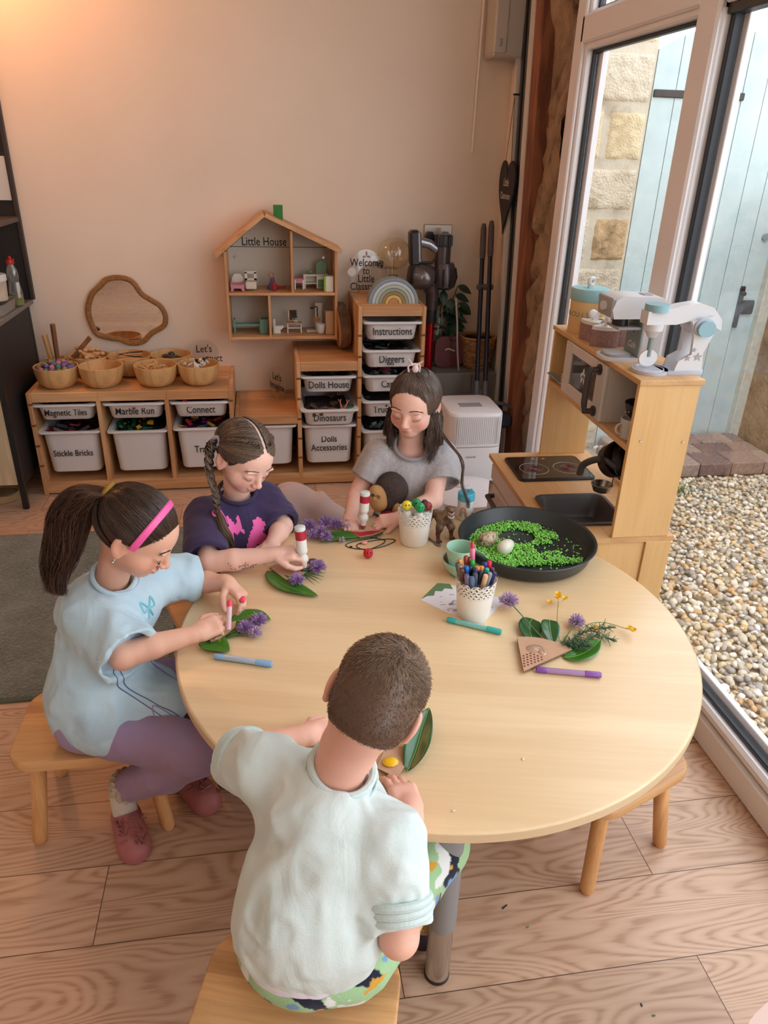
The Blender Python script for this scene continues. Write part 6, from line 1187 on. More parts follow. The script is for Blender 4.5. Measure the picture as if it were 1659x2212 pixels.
for an, toe in (((70.5, -252.5, 10), (73.4, -260.5, 2.6)), ((84.5, -241.5, 9.5), (88.5, -247, 2.6))):
    an, toe = np.array(an, float), np.array(toe, float); k_ = np.array((1.6, -.6, 3.6)); sk_ = obj('sock', MB().tube(np.array([an+k_, an, an-(0, 0, 4.5), an-(0, 0, 6.2)+unit((toe-an)*np.array((1, 1, 0)))*2, an-(0, 0, 6.8)+unit((toe-an)*np.array((1, 1, 0)))*6])-np.array(O1), [3.5, 3.1, 3.1, 3.1, 2.6], 20), sockm, G1)
    a = np.linspace(0, 2*math.pi, 80); 
    for q in range(3): u, v, w_ = frame_of(k_); obj('lace_frill', MB().tube(an+k_*(.85+.28*q)+((3.7+.4*np.sin(14*a+q))[:, None]*(np.cos(a)[:, None]*u+np.sin(a)[:, None]*v))-np.array(O1), .55, 6, False), lacem, sk_)
    sd = SDF(); hz = an.copy(); hz[2] = 3.2; f_ = unit((toe-hz)*np.array((1, 1, 0))); sd.cap(hz+(0, 0, .2), hz+f_*9.5-(0, 0, .3), 3.5, 3.7, 1); sd.cap(hz-(0, 0, 1.0), hz+f_*10-(0, 0, 1.2), 3.6, 3.9, 1); sd.plane((0, 0, .15), (0, 0, 1), .2); sd.ell(hz+(0, 0, 4.2)-f_*.2, (3.3, 3.3, 4), None, .3, 1)
    V, F = sd.mesh(.3); cl = link_mesh('clog', V-np.array(O1), F, clog, G1, sharp=0); Tc = tree_of(V, F)
    for j in range(26):
        p = hz+f_*random.uniform(3, 12)+np.cross(f_, (0, 0, 1))*random.uniform(-3, 3)+np.array((0, 0, 12)); h = Tc.ray_cast(Vector(p), Vector((0, 0, -1)))
        if h[0] is not None: d_ = unit(rng.normal(size=3)*np.array((1, 1, .2))); q = np.array(h[0])+(0, 0, .15); obj('woven_strap', MB().tube(np.array([q-d_*1.5-(0, 0, .25), q, q+d_*1.5-(0, 0, .25)])-np.array(O1), .24, 5), plain('rose_strap', (150, 92, 92), .5), cl)
# hair
dk = lambda q: np.tile(lin((58, 38, 30)), (len(q), 1))*(1+.25*np.sin(fbm(q, .8, 2)*20))[:, None]
hair_cap('hair', H1, M1, G1, O1, dk, [((0, 6.6, 5.6), (0, -.80, .60)), ((0, 0, -6.0), (0, -.35, .9))])
cg = lambda n: tone(n, (30, 20, 16), (80, 56, 42)); W = lambda p: np.array(H1)+np.asarray(p) @ M1.T
def comb(n, start, tie, r=(7.7, 9.3, 8.0), m=14, lift=.25): 
    d0 = np.array([start() for _ in range(n)])-C0; d1 = np.tile(np.array(tie)-C0, (n, 1))+rng.normal(size=(n, 3))*.45; t = np.linspace(0, 1, m)[None, :, None]; D = slerp(d0[:, None], d1[:, None], t); P = ell_pt(D, C0, r); return P+(P-C0)*(rng.random((n, 1, 1))*.05*lift/.25*np.sin(np.pi*t)+.0)
tie1 = (0, -9.6, 4.4)
def st1():
    k = random.random()
    if k < .55: a = random.uniform(-1, 1); return (a*7.0, 6.6-6.2*abs(a)**1.6+random.uniform(-1.2, .3), 6.3-6.4*abs(a)**1.7+random.uniform(0, 1.5))
    if k < .8: s = random.choice((-1, 1)); return (s*6.4, -2.5+random.uniform(-4, 1), -4.6+random.uniform(-1, 2))
    return (random.uniform(-6.5, 6.5), random.uniform(-4, 6), 8.5)
strands('hair_strands', W(comb(2600, st1, tie1)), .085, HAIR, G1, O1, cg(2600))
tp = W(tie1); hair_bundle('ponytail', [tp, tp+np.array((-3.4, .2, .4)), tp+np.array((-8.0, .0, -4)), tp+np.array((-11.0, -1.5, -12)), tp+np.array((-13.4, -2.6, -19)), tp+np.array((-13.0, -4.5, -26.5))], lambda t: 1.2+3.9*math.sin(math.pi*min(1, t*1.05+.08))**.8*(1-.3*t), 1900, HAIR, G1, O1, lambda n: tone(n, (34, 20, 15), (96, 62, 44)), wave=1.3, fray=2.0)
obj('hair_tie', MB().torus(W((0, -9.9, 4.5))-np.array(O1), 1.75, .75, 24, 8, M1 @ rotm(90, 0, 0)), plain('mustard_scrunchie', (150, 116, 44), .8), G1)
a = np.linspace(-R(108), R(108), 46); hb = np.array([ell_pt(np.array((math.sin(x), .42+.10*math.cos(x), math.cos(x)*1.0)), C0, (8.0, 9.6, 8.35)) for x in a]); Wb = []; nb_ = []
for i in range(len(hb)):
    t_ = unit(hb[min(i+1, 45)]-hb[max(i-1, 0)]); r_ = unit(hb[i]-C0); s_ = np.cross(t_, r_); Wb += [hb[i]+s_*.85, hb[i]+r_*.28+s_*.6, hb[i]+r_*.28-s_*.6, hb[i]-s_*.85]
obj('headband', MB().add(W(np.array(Wb))-np.array(O1), [(i*4+j, i*4+(j+1) % 4, (i+1)*4+(j+1) % 4, (i+1)*4+j) for i in range(45) for j in range(4)]+[(0, 1, 2, 3), (180, 183, 182, 181)]), plain('hot_pink_band', (240, 96, 168), .35), G1)
obj('earring', MB().ball(W((7.7, -.3, -4.2))-np.array(O1), .28).ball(W((7.8, -.3, -4.8))-np.array(O1), .34), CHROME, G1)

# ------------------------------------------------------------------ girl in the navy shirt with plaits
stool((94, -193, 0), 20, 'pine stool mostly hidden under the table beside the girl in the navy shirt', 32, 26)
O2 = (98, -194, 0); G2 = person('girl with two plaits in a navy shirt with pink print, stamping a card', O2)
H2 = (103.8, -197.4, 78.6); M2 = Rmh(-54, 27, 10); sd = SDF()
sd.ell((98, -192, 34.5), (9, 8.8, 6.4)); sd.cap((98, -191, 38), (100, -191, 54), 7.6, 7.6, 4); sd.ell((100.6, -190.5, 57.5), (9, 6.5, 5.5), rotm(0, 0, 25), 3)
sd.chain([(100.4, -191, 61), (101.2, -193.4, 69), tuple(np.array(H2)+M2 @ np.array((0, -3, -3)))], [4.2, 3.5, 3.6], 2.2); head_sdf(sd, H2, M2)
shR, elR, wrR = (91.3, -196.5, 60), (93.4, -215.5, 55.0), (111.2, -217.8, 57.6); shL, elL, wrL = (108.8, -186.5, 60), (113.8, -196.0, 55.0), (110.6, -206.0, 54.8)
sd.chain([shR, elR], [3.6, 3.0], 2.0); sd.chain([elR, (100, -216.6, 56.0), wrR], [3.0, 3.0, 1.95], .8); sd.chain([shL, elL], [3.6, 3.0], 2); sd.chain([elL, (112.6, -200, 55.2), wrL], [3.0, 2.9, 2.0], .8)
hand_sdf(sd, wrR, (.95, -.12, .12), (-.22, -.30, .92), 1, [(22, 58, 40), (30, 62, 40), (40, 62, 40), (48, 62, 42)], .96, thumb=[(.55, .75, -.4), (.1, .9, -.5), (-.3, .9, -.35)])
hand_sdf(sd, wrL, (-.35, -.92, -.05), (0, -.1, 1), 1, [(16, 40, 26), (20, 44, 28), (26, 46, 30), (32, 48, 32)], .9, thumb=[(.7, .6, -.3), (.4, .85, -.35), (.2, .9, -.2)])
for hp_, kn, an in (((93, -197, 35), (108, -219, 36), (106, -216, 8)), ((104, -189, 35), (123, -203, 36), (122, -202, 8))): sd.chain([hp_, kn, an], [7, 4.9, 2.7], 2); sd.cap(an, (an[0]+5, an[1]-7, 3), 2.8, 2.4, 1)
V, F = sd.mesh(.26); link_mesh('body', V-np.array(O2), F, SKIN, G2, cols=skin_cols(V, [(H2, M2)], (234, 190, 174), (216, 140, 128)), sharp=0); face_lines(H2, M2, G2, O2, (120, 88, 72))
sd = SDF(); sd.ell((98, -192, 39), (12.6, 12.2, 10)); sd.cap((98, -191.5, 42), (100, -191.5, 54), 11.4, 10.4, 5); sd.ell((100.6, -191.2, 57.6), (11.8, 8.4, 6.8), rotm(0, 0, 26), 4)
cuffed(sd, (91.4, -197.5, 59.5), (92.6, -214.0, 55.4), 6.4, 6.2, 3.6, 3.0); cuffed(sd, (108.6, -187, 59.5), (113.4, -196.4, 55.4), 6.2, 5.8, 3.6, 3.0)
sd.plane((98, -192, 30), (0, 0, 1), .3); sd.cap((100.2, -191.5, 62), (103, -197, 76), 4.9, 5.6, .6, 1); sd.post = lambda P, d: d+fold(P, .13, .8, (1, 1, .45), 8)+fold(P, .3, .25, (1, 1, .6), 9)
V, F = sd.mesh(.36); navy = np.tile(lin((62, 52, 86)), (len(V), 1)); fd2 = unit((.50, -.80, .1)); rd2 = unit(np.cross(fd2, (0, 0, 1))); a_ = (V-np.array((101, -197, 50))) @ rd2; b_ = V[:, 2]-50
SH2 = link_mesh('t_shirt', V-np.array(O2), F, CLOTH, G2, cols=navy, sharp=0); T2 = tree_of(V, F)
pk = plain('print_hot_pink', (240, 104, 178), .7); c0 = np.array((101, -197, 50))+fd2*30+np.array((.8, .5, 3.4)); Zs = 1.22
def slab_on(name, T, poly, c0, rdv, upv, fdv, mat, parent, org, h=.45, lift=.12):
    """flat printed shape projected onto the cloth: fills a polygon given in (right, up)"""
    xs = [p[0] for p in poly]; ys = [p[1] for p in poly]; nx, ny = int((max(xs)-min(xs))/h)+1, int((max(ys)-min(ys))/h)+1; idx = {}; V = []; F = []
    def inside(x, y):
        r = False; j = len(poly)-1
        for i in range(len(poly)):
            if (poly[i][1] > y) != (poly[j][1] > y) and x < (poly[j][0]-poly[i][0])*(y-poly[i][1])/(poly[j][1]-poly[i][1])+poly[i][0]: r = not r
            j = i
        return r
    def vt(i, j):
        if (i, j) not in idx:
            x, y = min(xs)+i*h, min(ys)+j*h; hh = T.ray_cast(Vector(c0+rdv*x+upv*y), Vector(-fdv), 60); idx[(i, j)] = None
            if hh[0] is not None: idx[(i, j)] = len(V); V.append(np.array(hh[0])+fdv*lift)
        return idx[(i, j)]
    for i in range(nx):
        for j in range(ny):
            if inside(min(xs)+(i+.5)*h, min(ys)+(j+.5)*h):
                q = [vt(i, j), vt(i+1, j), vt(i+1, j+1), vt(i, j+1)]
                if None not in q and max(np.linalg.norm(V[q[0]]-V[q[2]]), np.linalg.norm(V[q[1]]-V[q[3]])) < 2.4: F.append(tuple(q))
    if F: return link_mesh(name, np.array(V)-np.array(org), F, mat, parent, sharp=0)
U3 = np.array((0, 0, 1.)); Z2 = [[(-5.6, -1.5), (-2.6, 1.0), (-3.4, 3.2), (-2.6, 4.8), (-1.0, 4.6), (-.6, 3.0), (.8, .6), (1.6, -2.4), (.2, -3.4), (-1.6, -2.0), (-3.2, -3.4), (-5.6, -3.6)],
     [(1.6, 1.4), (2.2, 6.4), (3.2, 4.2), (4.6, 7.2), (5.2, 4.0), (6.0, 5.0), (5.0, -1.0), (4.0, -1.2), (4.0, 2.4), (3.2, 1.6), (2.6, 2.6)], [(5.6, 1.0), (7.4, 2.0), (7.4, 2.9), (5.8, 2.2)], [(5.2, -1.2), (7.2, .2), (7.2, 1.1), (5.5, .2)], [(5, -3), (7, -1.6), (7, -.7), (5.2, -1.8)],
     [(-6, -8.2), (-3, -8.4), (1, -7.0), (6.6, -4.2), (6.8, -2.8), (2, -5.2), (-3, -6.8), (-6, -6.6)], [(-2, -10.6), (2, -9.2), (5, -7.6), (5.4, -6.4), (1, -8.2), (-2, -9.2)], [(-4.2, -7.0), (-1.0, -6.4), (.0, -5.4), (-3.4, -5.8)]]
for q, z in enumerate(Z2): slab_on('pink_print', T2, [(a*Zs, b*Zs) for a, b in z], c0, rd2, U3, fd2, pk, SH2, O2)
draped('pink_print', T2, [c0+rd2*a*Zs+U3*b*Zs for a, b in ((5.2, 5), (5.6, 8), (6.8, 8.4), (7.2, 6), (6.4, 4.6))], -fd2, .22, pk, SH2, O2)
ring_part('neckband', (101.0, -193.2, 66.0), (.1, -.35, .93), 5.4, .6, plain('neckband_navy', (54, 46, 78), .9), G2, O2)
sd = SDF()
for hp_, kn, an in (((93, -197, 34.5), (108, -219, 36), (107, -217, 12)), ((104, -189, 34.5), (123, -203, 36), (122, -202, 12))): sd.chain([hp_, kn, an], [7.8, 5.8, 4.2], 2)
sd.ell((98, -192, 34), (10.8, 10.4, 7), k=3); V, F = sd.mesh(.6); link_mesh('trousers', V-np.array(O2), F, CLOTH, G2, cols=np.tile(lin((52, 46, 66)), (len(V), 1)), sharp=0)
for ax, ay in ((106, -216), (122, -202)): sd = SDF(); sd.cap((ax, ay, 3.6), (ax+5.5, ay-8, 3.2), 3.6, 3.4, 1); sd.plane((0, 0, .2), (0, 0, 1), .2); V, F = sd.mesh(.4); link_mesh('shoe', V-np.array(O2), F, plain('shoe_dark', (60, 56, 66), .7), G2, sharp=0)
# temporary drawing on the forearm
T2b = None
for k in range(26):
    x = 98.6+random.uniform(0, 7.4); y = -217.0; z = 55.6+random.uniform(-1.1, 1.1); a = random.uniform(0, 3.1); t_ = (x-99)/11; rr = 3.02-1.05*max(0, (x-99)/11); zc = 55.7+1.2*t_; dz = z-zc; yy = -216.65-1.0*t_*.9-math.sqrt(max(.1, rr*rr-dz*dz))-.0
    obj('ink_drawing', MB().tube([(x-98-.35*math.cos(a), yy+194-.02, z-.35*math.sin(a)), (x-98+.35*math.cos(a), yy+194-.02, z+.35*math.sin(a))], .07, 4), BLACK, G2)
# hair parted in the middle, drawn to the sides
def gcol(q):
    c = np.array(lin((66, 52, 44)))*(1+.3*np.sin(fbm(q, .8, 2)*20))[:, None]; part = (np.abs(q[:, 0]-.15*np.sin(q[:, 1]*.8)) < .34) & (q[:, 2] > 3) & (q[:, 1] > -6); c[part] = lin((206, 172, 156)); return c
hair_cap('hair', H2, M2, G2, O2, gcol, [((0, 7.0, 5.0), (0, -.80, .60)), ((0, 0, -5.6), (0, -.35, .9))], h=.26); W = lambda p: np.array(H2)+np.asarray(p) @ M2.T; c2 = lambda n: tone(n, (48, 38, 34), (138, 112, 92)); ties = {1: (7.4, -5.0, 2.0), -1: (-7.4, -5.0, 2.0)}
for s in (1, -1):
    def st2():
        k = random.random()
        if k < .45: y = random.uniform(-8.5, 7.2); return (s*random.uniform(.5, 1.0), y, 9.5 if y < 3 else 9.5-(y-3)*.9)
        if k < .85: a = random.random(); return (s*(.4+6.6*a), 7.2-6.4*a**1.6+random.uniform(-1.4, .3), 5.2-5.6*a**1.6+random.uniform(0, 1.2))
        return (s*random.uniform(.5, 6.4), -7.5+random.uniform(-1, 1), random.uniform(-4, 5))
    strands('hair_strands', W(comb(1500, st2, ties[s])), .075, HAIR, G2, O2, c2(1500))
    tw = [ell_pt(np.array(p, float)-C0, C0, (7.9, 9.5, 8.2)) for p in ((s*1.8, 5.4, 9), (s*3.6, 3.4, 8.6), (s*5.4, .6, 7.2), (s*6.8, -2.2, 5), ties[s])]; braid('front_twist', W(np.array(tw)), .62, 4, HAIR, G2, O2, c2)
    tp = W(ties[s]); 
    if s == 1: pth = [tp, tp+np.array((-1.8, .5, -2)), tp+np.array((-2.4, -1.5, -8)), tp+np.array((-.8, -6.5, -13)), (95.5, -205.0, 64.6)]; end = [(95.5, -205.0, 64.6), (96.8, -208.4, 61.6), (98.8, -209.0, 57.8), (99.6, -208.6, 54.6)]
    else: pth = [tp, tp+np.array((1.6, 1.5, -2)), tp+np.array((1.0, 3.5, -8)), tp+np.array((-1, 5, -14)), (108, -179.5, 62)]; end = [(108, -179.5, 62), (108.4, -179.0, 58), (108.5, -179, 54)]
    braid('plait', pth, 1.55, 4.5, HAIR, G2, O2, c2); hair_bundle('plait_end', end, lambda t: .9+.9*math.sin(math.pi*min(1, t+.1))-.5*t, 260, HAIR, G2, O2, lambda n: tone(n, (60, 46, 38), (140, 112, 84)), wave=.3, fray=.5)
    obj('plait_band', MB().torus(np.array(end[0])-np.array(O2), 1.0, .42, 18, 6, rotm(20, 10, 0)), pk, G2); obj('hair_tie', MB().torus(tp-np.array(O2), 1.3, .6, 20, 8, M2 @ rotm(0, 70, 0)), plain('lilac_tie', (170, 158, 182), .6), G2)
# dab marker in her hand, the card and sprigs
def dabber(loc, tip, label, cap_col, group=None, body=1.45, marks=((176, 30, 56), (60, 90, 160))):
    """bottle lying along tip -> top"""
    d = np.array(tip, float)-np.array(loc, float); L = np.linalg.norm(d); u, v, w_ = frame_of(d); Mx = np.stack([u, v, w_], 1); t = thing('dab_marker', label, 'marker', loc, 0, group)
    s = body/1.45
    obj('bottle', MB().lathe([(1.2*s, 0), (1.42*s, .2), (1.45*s, L-6.4), (1.5*s, L-6.2), (1.3*s, L-5.6)], n=24, rot=Mx), WT, t); obj('wrap_label', MB().lathe([(1.47*s, 1.0), (1.47*s, L*.27)], n=24, rot=Mx, cap=False), plain('wrap_%d' % marks[0][0], marks[0], .4), t)
    obj('base_disc', MB().lathe([(1.3*s, -.15), (1.5*s, 0), (1.5*s, .9), (1.4*s, 1.0)], n=24, rot=Mx), plain('dab_base', (214, 222, 222), .4), t)
    obj('neck', MB().lathe([(.95*s, L-5.8), (1.0*s, L-5), (1.45*s, L-4.3), (1.5*s, L-3.2), (.95*s, L-2.4), (.95*s, L-1.6), (.8*s, L-1.2)], n=24, rot=Mx), WT, t); obj('sponge_tip', MB().lathe([(.75*s, L-1.3), (.78*s, L-.4), (.4*s, L)], n=16, rot=Mx), plain('sponge_%d_%d' % cap_col[:2], cap_col, .9), t); return t
dabber((118.0, -218.6, 66.2), (118.9, -219.4, 52.9), 'white and red dab marker standing in the plaited girl\'s hand', (60, 90, 100))

# ------------------------------------------------------------------ girl in the grey T-shirt
stool((160, -166, 0), 5, 'pine stool at the far side of the table behind the grey shirted girl', 32, 26)
O3 = (156, -174, 0); G3 = person('girl with long loose dark hair in a grey T-shirt behind the table', O3)
H3 = (155.6, -181.6, 88.0); M3 = Rmh(-120.5, 12, 2); sd = SDF()
sd.ell((157.5, -171.5, 43), (9.5, 8.5, 7.5)); sd.cap((157.5, -172, 47), (156.4, -176, 62), 7.8, 7.6, 4); sd.ell((155.8, -177, 67), (9, 6.3, 5.5), rotm(0, 0, -10), 3)
sd.chain([(155.6, -177.8, 70.5), (155.6, -179.5, 78), tuple(np.array(H3)+M3 @ np.array((0, -3, -3)))], [4.2, 3.5, 3.6], 2.2); head_sdf(sd, H3, M3)
shR, elR, wrR = (145.6, -177, 69.5), (139.2, -179.5, 58.5), (134.8, -191.6, 54.8); shL, elL, wrL = (165.4, -179.6, 69.5), (161.2, -190.6, 59), (148.4, -195.8, 55.4)
sd.chain([shR, elR], [3.6, 2.9], 2); sd.chain([elR, (137.4, -184, 57.4), wrR], [2.9, 2.9, 1.9], .8); sd.chain([shL, elL], [3.6, 3.0], 2); sd.chain([elL, (157, -192.6, 57.8), wrL], [3.0, 2.9, 1.9], .8)
hand_sdf(sd, wrR, (-.05, -.96, -.12), (.1, -.15, 1), -1, [(26, 42, 26), (30, 46, 28), (34, 48, 28), (38, 48, 30)], .86, thumb=[(.75, .6, -.25), (.5, .85, -.4), (.2, .95, -.35)])
hand_sdf(sd, wrL, (-.93, -.16, .0), (.02, -.45, .9), -1, [(26, 58, 38), (34, 60, 38), (42, 60, 40), (50, 62, 40)], .86, thumb=[(.55, .75, -.4), (.1, .92, -.45), (-.2, .95, -.3)])
for hp_, kn, an in (((152, -173, 43), (148, -190, 37), (149, -183, 8)), ((163, -173, 43), (162, -192, 37), (163, -184, 8))): sd.chain([hp_, kn, an], [6.8, 4.8, 2.7], 2); sd.cap(an, (an[0], an[1]-8, 3), 2.8, 2.3, 1)
V, F = sd.mesh(.26); link_mesh('body', V-np.array(O3), F, SKIN, G3, cols=skin_cols(V, [(H3, M3)], (230, 184, 168), (216, 128, 116)), sharp=0); face_lines(H3, M3, G3, O3, (92, 62, 50), .1)
sd = SDF(); sd.ell((157.5, -172.5, 47), (11.4, 10.4, 9)); sd.cap((157.5, -173, 50), (156.4, -176, 62), 10.4, 9.6, 5); sd.ell((155.7, -177.2, 66.6), (12.2, 7.8, 6.8), rotm(0, 0, -10), 4)
cuffed(sd, (145.8, -177, 68.8), (141.4, -178.6, 61.6), 5.6, 5.2, 3.4, 3.0, 6); cuffed(sd, (165.8, -180, 68.8), (165.0, -186.6, 62.6), 5.8, 5.8, 3.6, 3.0, 6)
sd.plane((157, -172, 38), (0, 0, 1), .3); sd.cap((155.6, -178.8, 72), (155.4, -184.5, 84), 4.9, 5.4, .6, 1); sd.post = lambda P, d: d+fold(P, .13, .75, (1, 1, .4), 11)+fold(P, .3, .25, (1, 1, .6), 12)
V, F = sd.mesh(.36); t = np.clip(.5+fbm(V*np.array((1, 1, .6)), 2.6, 2)*.9, 0, 1)[:, None]; cc = np.array(lin((162, 158, 161)))*(1-t)+np.array(lin((186, 182, 185)))*t; link_mesh('t_shirt', V-np.array(O3), F, CLOTH, G3, cols=cc, sharp=0)
ring_part('neckband', (155.6, -180.4, 73.3), (0, -.50, .86), 5.5, .65, plain('neckband_grey', (150, 146, 150), .9), G3, O3)
sd = SDF()
for hp_, kn, an in (((152, -173, 43), (148, -190, 37), (149, -183, 14)), ((163, -173, 43), (162, -192, 37), (163, -184, 14))): sd.chain([hp_, kn, an], [7.6, 5.8, 4.2], 2)
sd.ell((157.5, -171.5, 42), (10.4, 9.4, 7), k=3); V, F = sd.mesh(.6); link_mesh('trousers', V-np.array(O3), F, CLOTH, G3, cols=np.tile(lin((90, 96, 120)), (len(V), 1)), sharp=0)
for ax, ay in ((149, -183), (163, -184)): sd = SDF(); sd.cap((ax, ay, 3.6), (ax, ay-9, 3.2), 3.6, 3.4, 1); sd.plane((0, 0, .2), (0, 0, 1), .2); V, F = sd.mesh(.4); link_mesh('shoe', V-np.array(O3), F, plain('shoe_dark', (60, 56, 66), .7), G3, sharp=0)
dk3 = lambda q: np.tile(lin((60, 46, 40)), (len(q), 1))*(1+.25*np.sin(fbm(q, .8, 2)*20))[:, None]
hair_cap('hair', H3, M3, G3, O3, dk3, [((0, 6.6, 5.9), (0, -.80, .60)), ((0, 0, -6.5), (0, -.35, .9))], ear=False, r=(7.7, 9.3, 7.9)); W = lambda p: np.array(H3)+np.asarray(p) @ M3.T; c3 = lambda n: tone(n, (42, 32, 28), (122, 98, 84)); tie3 = (0, -1.0, 10.4)
def st3(): a = random.uniform(-1, 1); return (a*6.6, 7.2-5.6*abs(a)**1.7+random.uniform(-1.6, .1), 6.2-5.6*abs(a)**1.5+random.uniform(0, 2.2))
strands('hair_strands', W(comb(1100, st3, (.6, -.5, 9.6))), .08, HAIR, G3, O3, c3(1100))
out = []
for k in range(2300):                                   # loose lengths falling from the sides and back
    az = random.uniform(-1.0, 1.0)*math.pi*.80; dr_ = np.array((math.sin(az)*7.4, -math.cos(az)*9, 0)); st_ = np.array((dr_[0]*.5, dr_[1]*.5-1.0, 9)); en_ = np.array((dr_[0], min(dr_[1], 2.2), -1.5)); t = np.linspace(0, 1, 9)[:, None]; P = ell_pt(slerp(np.tile(st_-C0, (9, 1)), np.tile(en_-C0, (9, 1)), t), C0, (7.9, 9.5, 8.1)); P = W(P)
    L = random.uniform(6, 16); ph = random.uniform(0, 6.28); o = P[-1]-(np.array(H3)+M3 @ C0); o[2] = 0; o = unit(o); tt = np.linspace(0, 1, 9)[1:, None]; wv = np.sin(tt*7+ph*.3+az*2)*.7*tt; tan = np.array((-o[1], o[0], 0))
    Q = P[-1]+np.array((0, 0, -1))*L*tt+o*(1.2*np.sin(tt*2.6)-.9*tt+random.uniform(-.2, 1.5)*tt)+tan*(wv*1.6+random.uniform(-.8, .8)*tt); out.append(np.vstack([P, Q]))
strands('loose_hair', np.array(out), .085, HAIR, G3, O3, c3(len(out)))
e = W((-6.6, 1.0, -3)); hair_bundle('long_lock', [e, e+np.array((2.5, -2, -5)), e+np.array((5, -4.5, -8)), e+np.array((8.6, -6.0, -13)), e+np.array((8.6, -7.4, -20)), e+np.array((11.0, -8.4, -26)), e+np.array((10.2, -9.2, -30))], lambda t: .7-.45*t, 36, HAIR, G3, O3, c3, wave=.6, fray=.7)
e = W((6.9, 1.0, -3)); hair_bundle('side_lock', [e, e+np.array((-1.4, .6, -5)), e+np.array((-1.8, .6, -10))], lambda t: 1.5-1.0*t, 260, HAIR, G3, O3, c3, wave=.6, fray=1.2); e = W((-6.9, 1.0, -2)); hair_bundle('side_lock', [e, e+np.array((1.2, -1.4, -5)), e+np.array((1.6, -1.8, -11))], lambda t: 1.7-1.0*t, 320, HAIR, G3, O3, c3, wave=.6, fray=1.2)
cl = plain('clip_pale_pink', (214, 186, 186), .35); b3 = W((.4, -.6, 10.6))-np.array(O3); obj('hair_clip', MB().tube(bez([b3+np.array((-1.6, 0, -.4)), b3+np.array((-1.8, 0, 1.4)), b3+np.array((0, 0, 2.0)), b3+np.array((1.6, 0, 1.6)), b3+np.array((1.6, 0, -.4))], 14), .3, 8).tube([b3+np.array((-.6, 0, 1.6)), b3+np.array((-1.8, -.4, 3.6))], [.4, .15], 8).tube([b3+np.array((.6, 0, 1.6)), b3+np.array((2.6, -.4, 3.0))], [.4, .15], 8).ball(b3+np.array((.3, -.4, .6)), (1.0, .6, 1.3)), cl, G3)
dabber((138.6, -197.0, 65.6), (138.0, -197.4, 53.6), 'white and crimson dab marker held upright by the grey shirted girl', (150, 40, 60), marks=((176, 34, 60), (1, 1, 1)))
# plush monkey tucked in her arm
MKx, MKy, MKz = 147.4, -184.6, 53.0
mk = thing('plush_monkey', 'dark brown plush monkey with a tan face and red clothes tucked under an arm', 'soft toy', (MKx, MKy, MKz-1)); fur = plain('monkey_fur', (70, 56, 52), .95, noise=.4, nscale=260, bmp=1.0); tan_ = plain('monkey_tan', (184, 138, 86), .7, noise=.12, nscale=12)
sd = SDF(); sd.ell((1.6, .6, 8.2), (5.4, 4.8, 6.0)); sd.ell((-.5, -.4, 4.6), (4.2, 3.6, 3.8), k=1.5); V, F = sd.mesh(.35); link_mesh('head_fur', V, F, fur, mk, sharp=0)
sd = SDF(); sd.ell((-3.4, -2.6, 7.0), (3.0, 2.9, 4.4), rotm(0, -18, 10)); sd.ell((-3.2, -4.0, 4.9), (2.4, 2.0, 1.9), k=1.2); sd.ell((-4.0, -5.0, 8.2), (.8, .7, .6), None, .4, 1); V, F = sd.mesh(.28); fc_ = link_mesh('face', V, F, tan_, mk, sharp=0)
for x, z in ((-5.3, 8.9), (-3.4, 7.2)): obj('eye', MB().ball((x, -4.9, z), .5), BLACKP, fc_)
obj('ear', MB().ball((2.4, -4.2, 3.6), (1.2, 1.0, 1.9), 14, 10, rotm(0, 20, 0)), tan_, mk); sd = SDF(); sd.ell((1.6, -1, 0.6), (5.6, 3.6, 2.6)); V, F = sd.mesh(.35); link_mesh('red_shirt', V, F, plain('plush_red', (160, 26, 48), .8, noise=.1, nscale=90), mk, sharp=0); obj('bow_tie', MB().prism([(-4.4, 2.2), (-2.6, 1.2), (-2.6, 3), (-4.4, 3.6)], -3.9, -3.4, 'y'), plain('mint_felt', (150, 196, 184), .8), mk)

# ------------------------------------------------------------------ boy seen from behind
stool((111, -320.5, 0), -16, 'pine stool in the foreground under the boy', 34, 26)
O4 = (115, -314, 0); G4 = person('boy seen from behind in a pale mint top with cropped brown hair', O4)
H4 = (125.9, -304.6, 79.8); M4 = Rmh(84, 42, -28); sd = SDF()
sd.ell((114.8, -313.6, 35.2), (9.6, 8.6, 6.4)); sd.cap((114.6, -314.5, 38), (117.2, -306.4, 54), 8.0, 7.8, 4); sd.ell((118, -304.0, 57.0), (8.5, 6, 5.5), rotm(0, 8, -38), 3)
sd.chain([(119.6, -303.6, 63), (121.8, -304.4, 70), tuple(np.array(H4)+M4 @ np.array((0, -3.6, -3)))], [4.6, 4.3, 4.1], 2.2); head_sdf(sd, H4, M4)
shL, elL, wrL = (107.6, -296.6, 60.4), (102.0, -289.4, 55.2), (115.5, -285.0, 55); shR, elR, wrR = (127.6, -312.0, 57.6), (127.9, -321.2, 44.8), (132.4, -305.2, 54.2)
sd.chain([shL, elL], [3.8, 3.2], 2); sd.chain([elL, (107, -287.6, 55.3), wrL], [3.2, 3.0, 2.0], .8); sd.chain([shR, elR], [3.8, 3.1], 2); sd.chain([elR, (130, -316, 49), wrR], [3.1, 3.1, 2.1], .8)
hand_sdf(sd, wrL, (.9, .3, -.05), (0, -.2, 1), -1, [(30, 44, 30), (34, 46, 30), (40, 50, 32), (46, 52, 34)], .94)
hand_sdf(sd, wrR, (-.12, .98, .10), (.05, -.12, 1), -1, [(14, 22, 16), (16, 26, 18), (20, 28, 20), (24, 32, 22)], .96, thumb=[(.72, .65, -.25), (.45, .85, -.3), (.25, .95, -.2)])
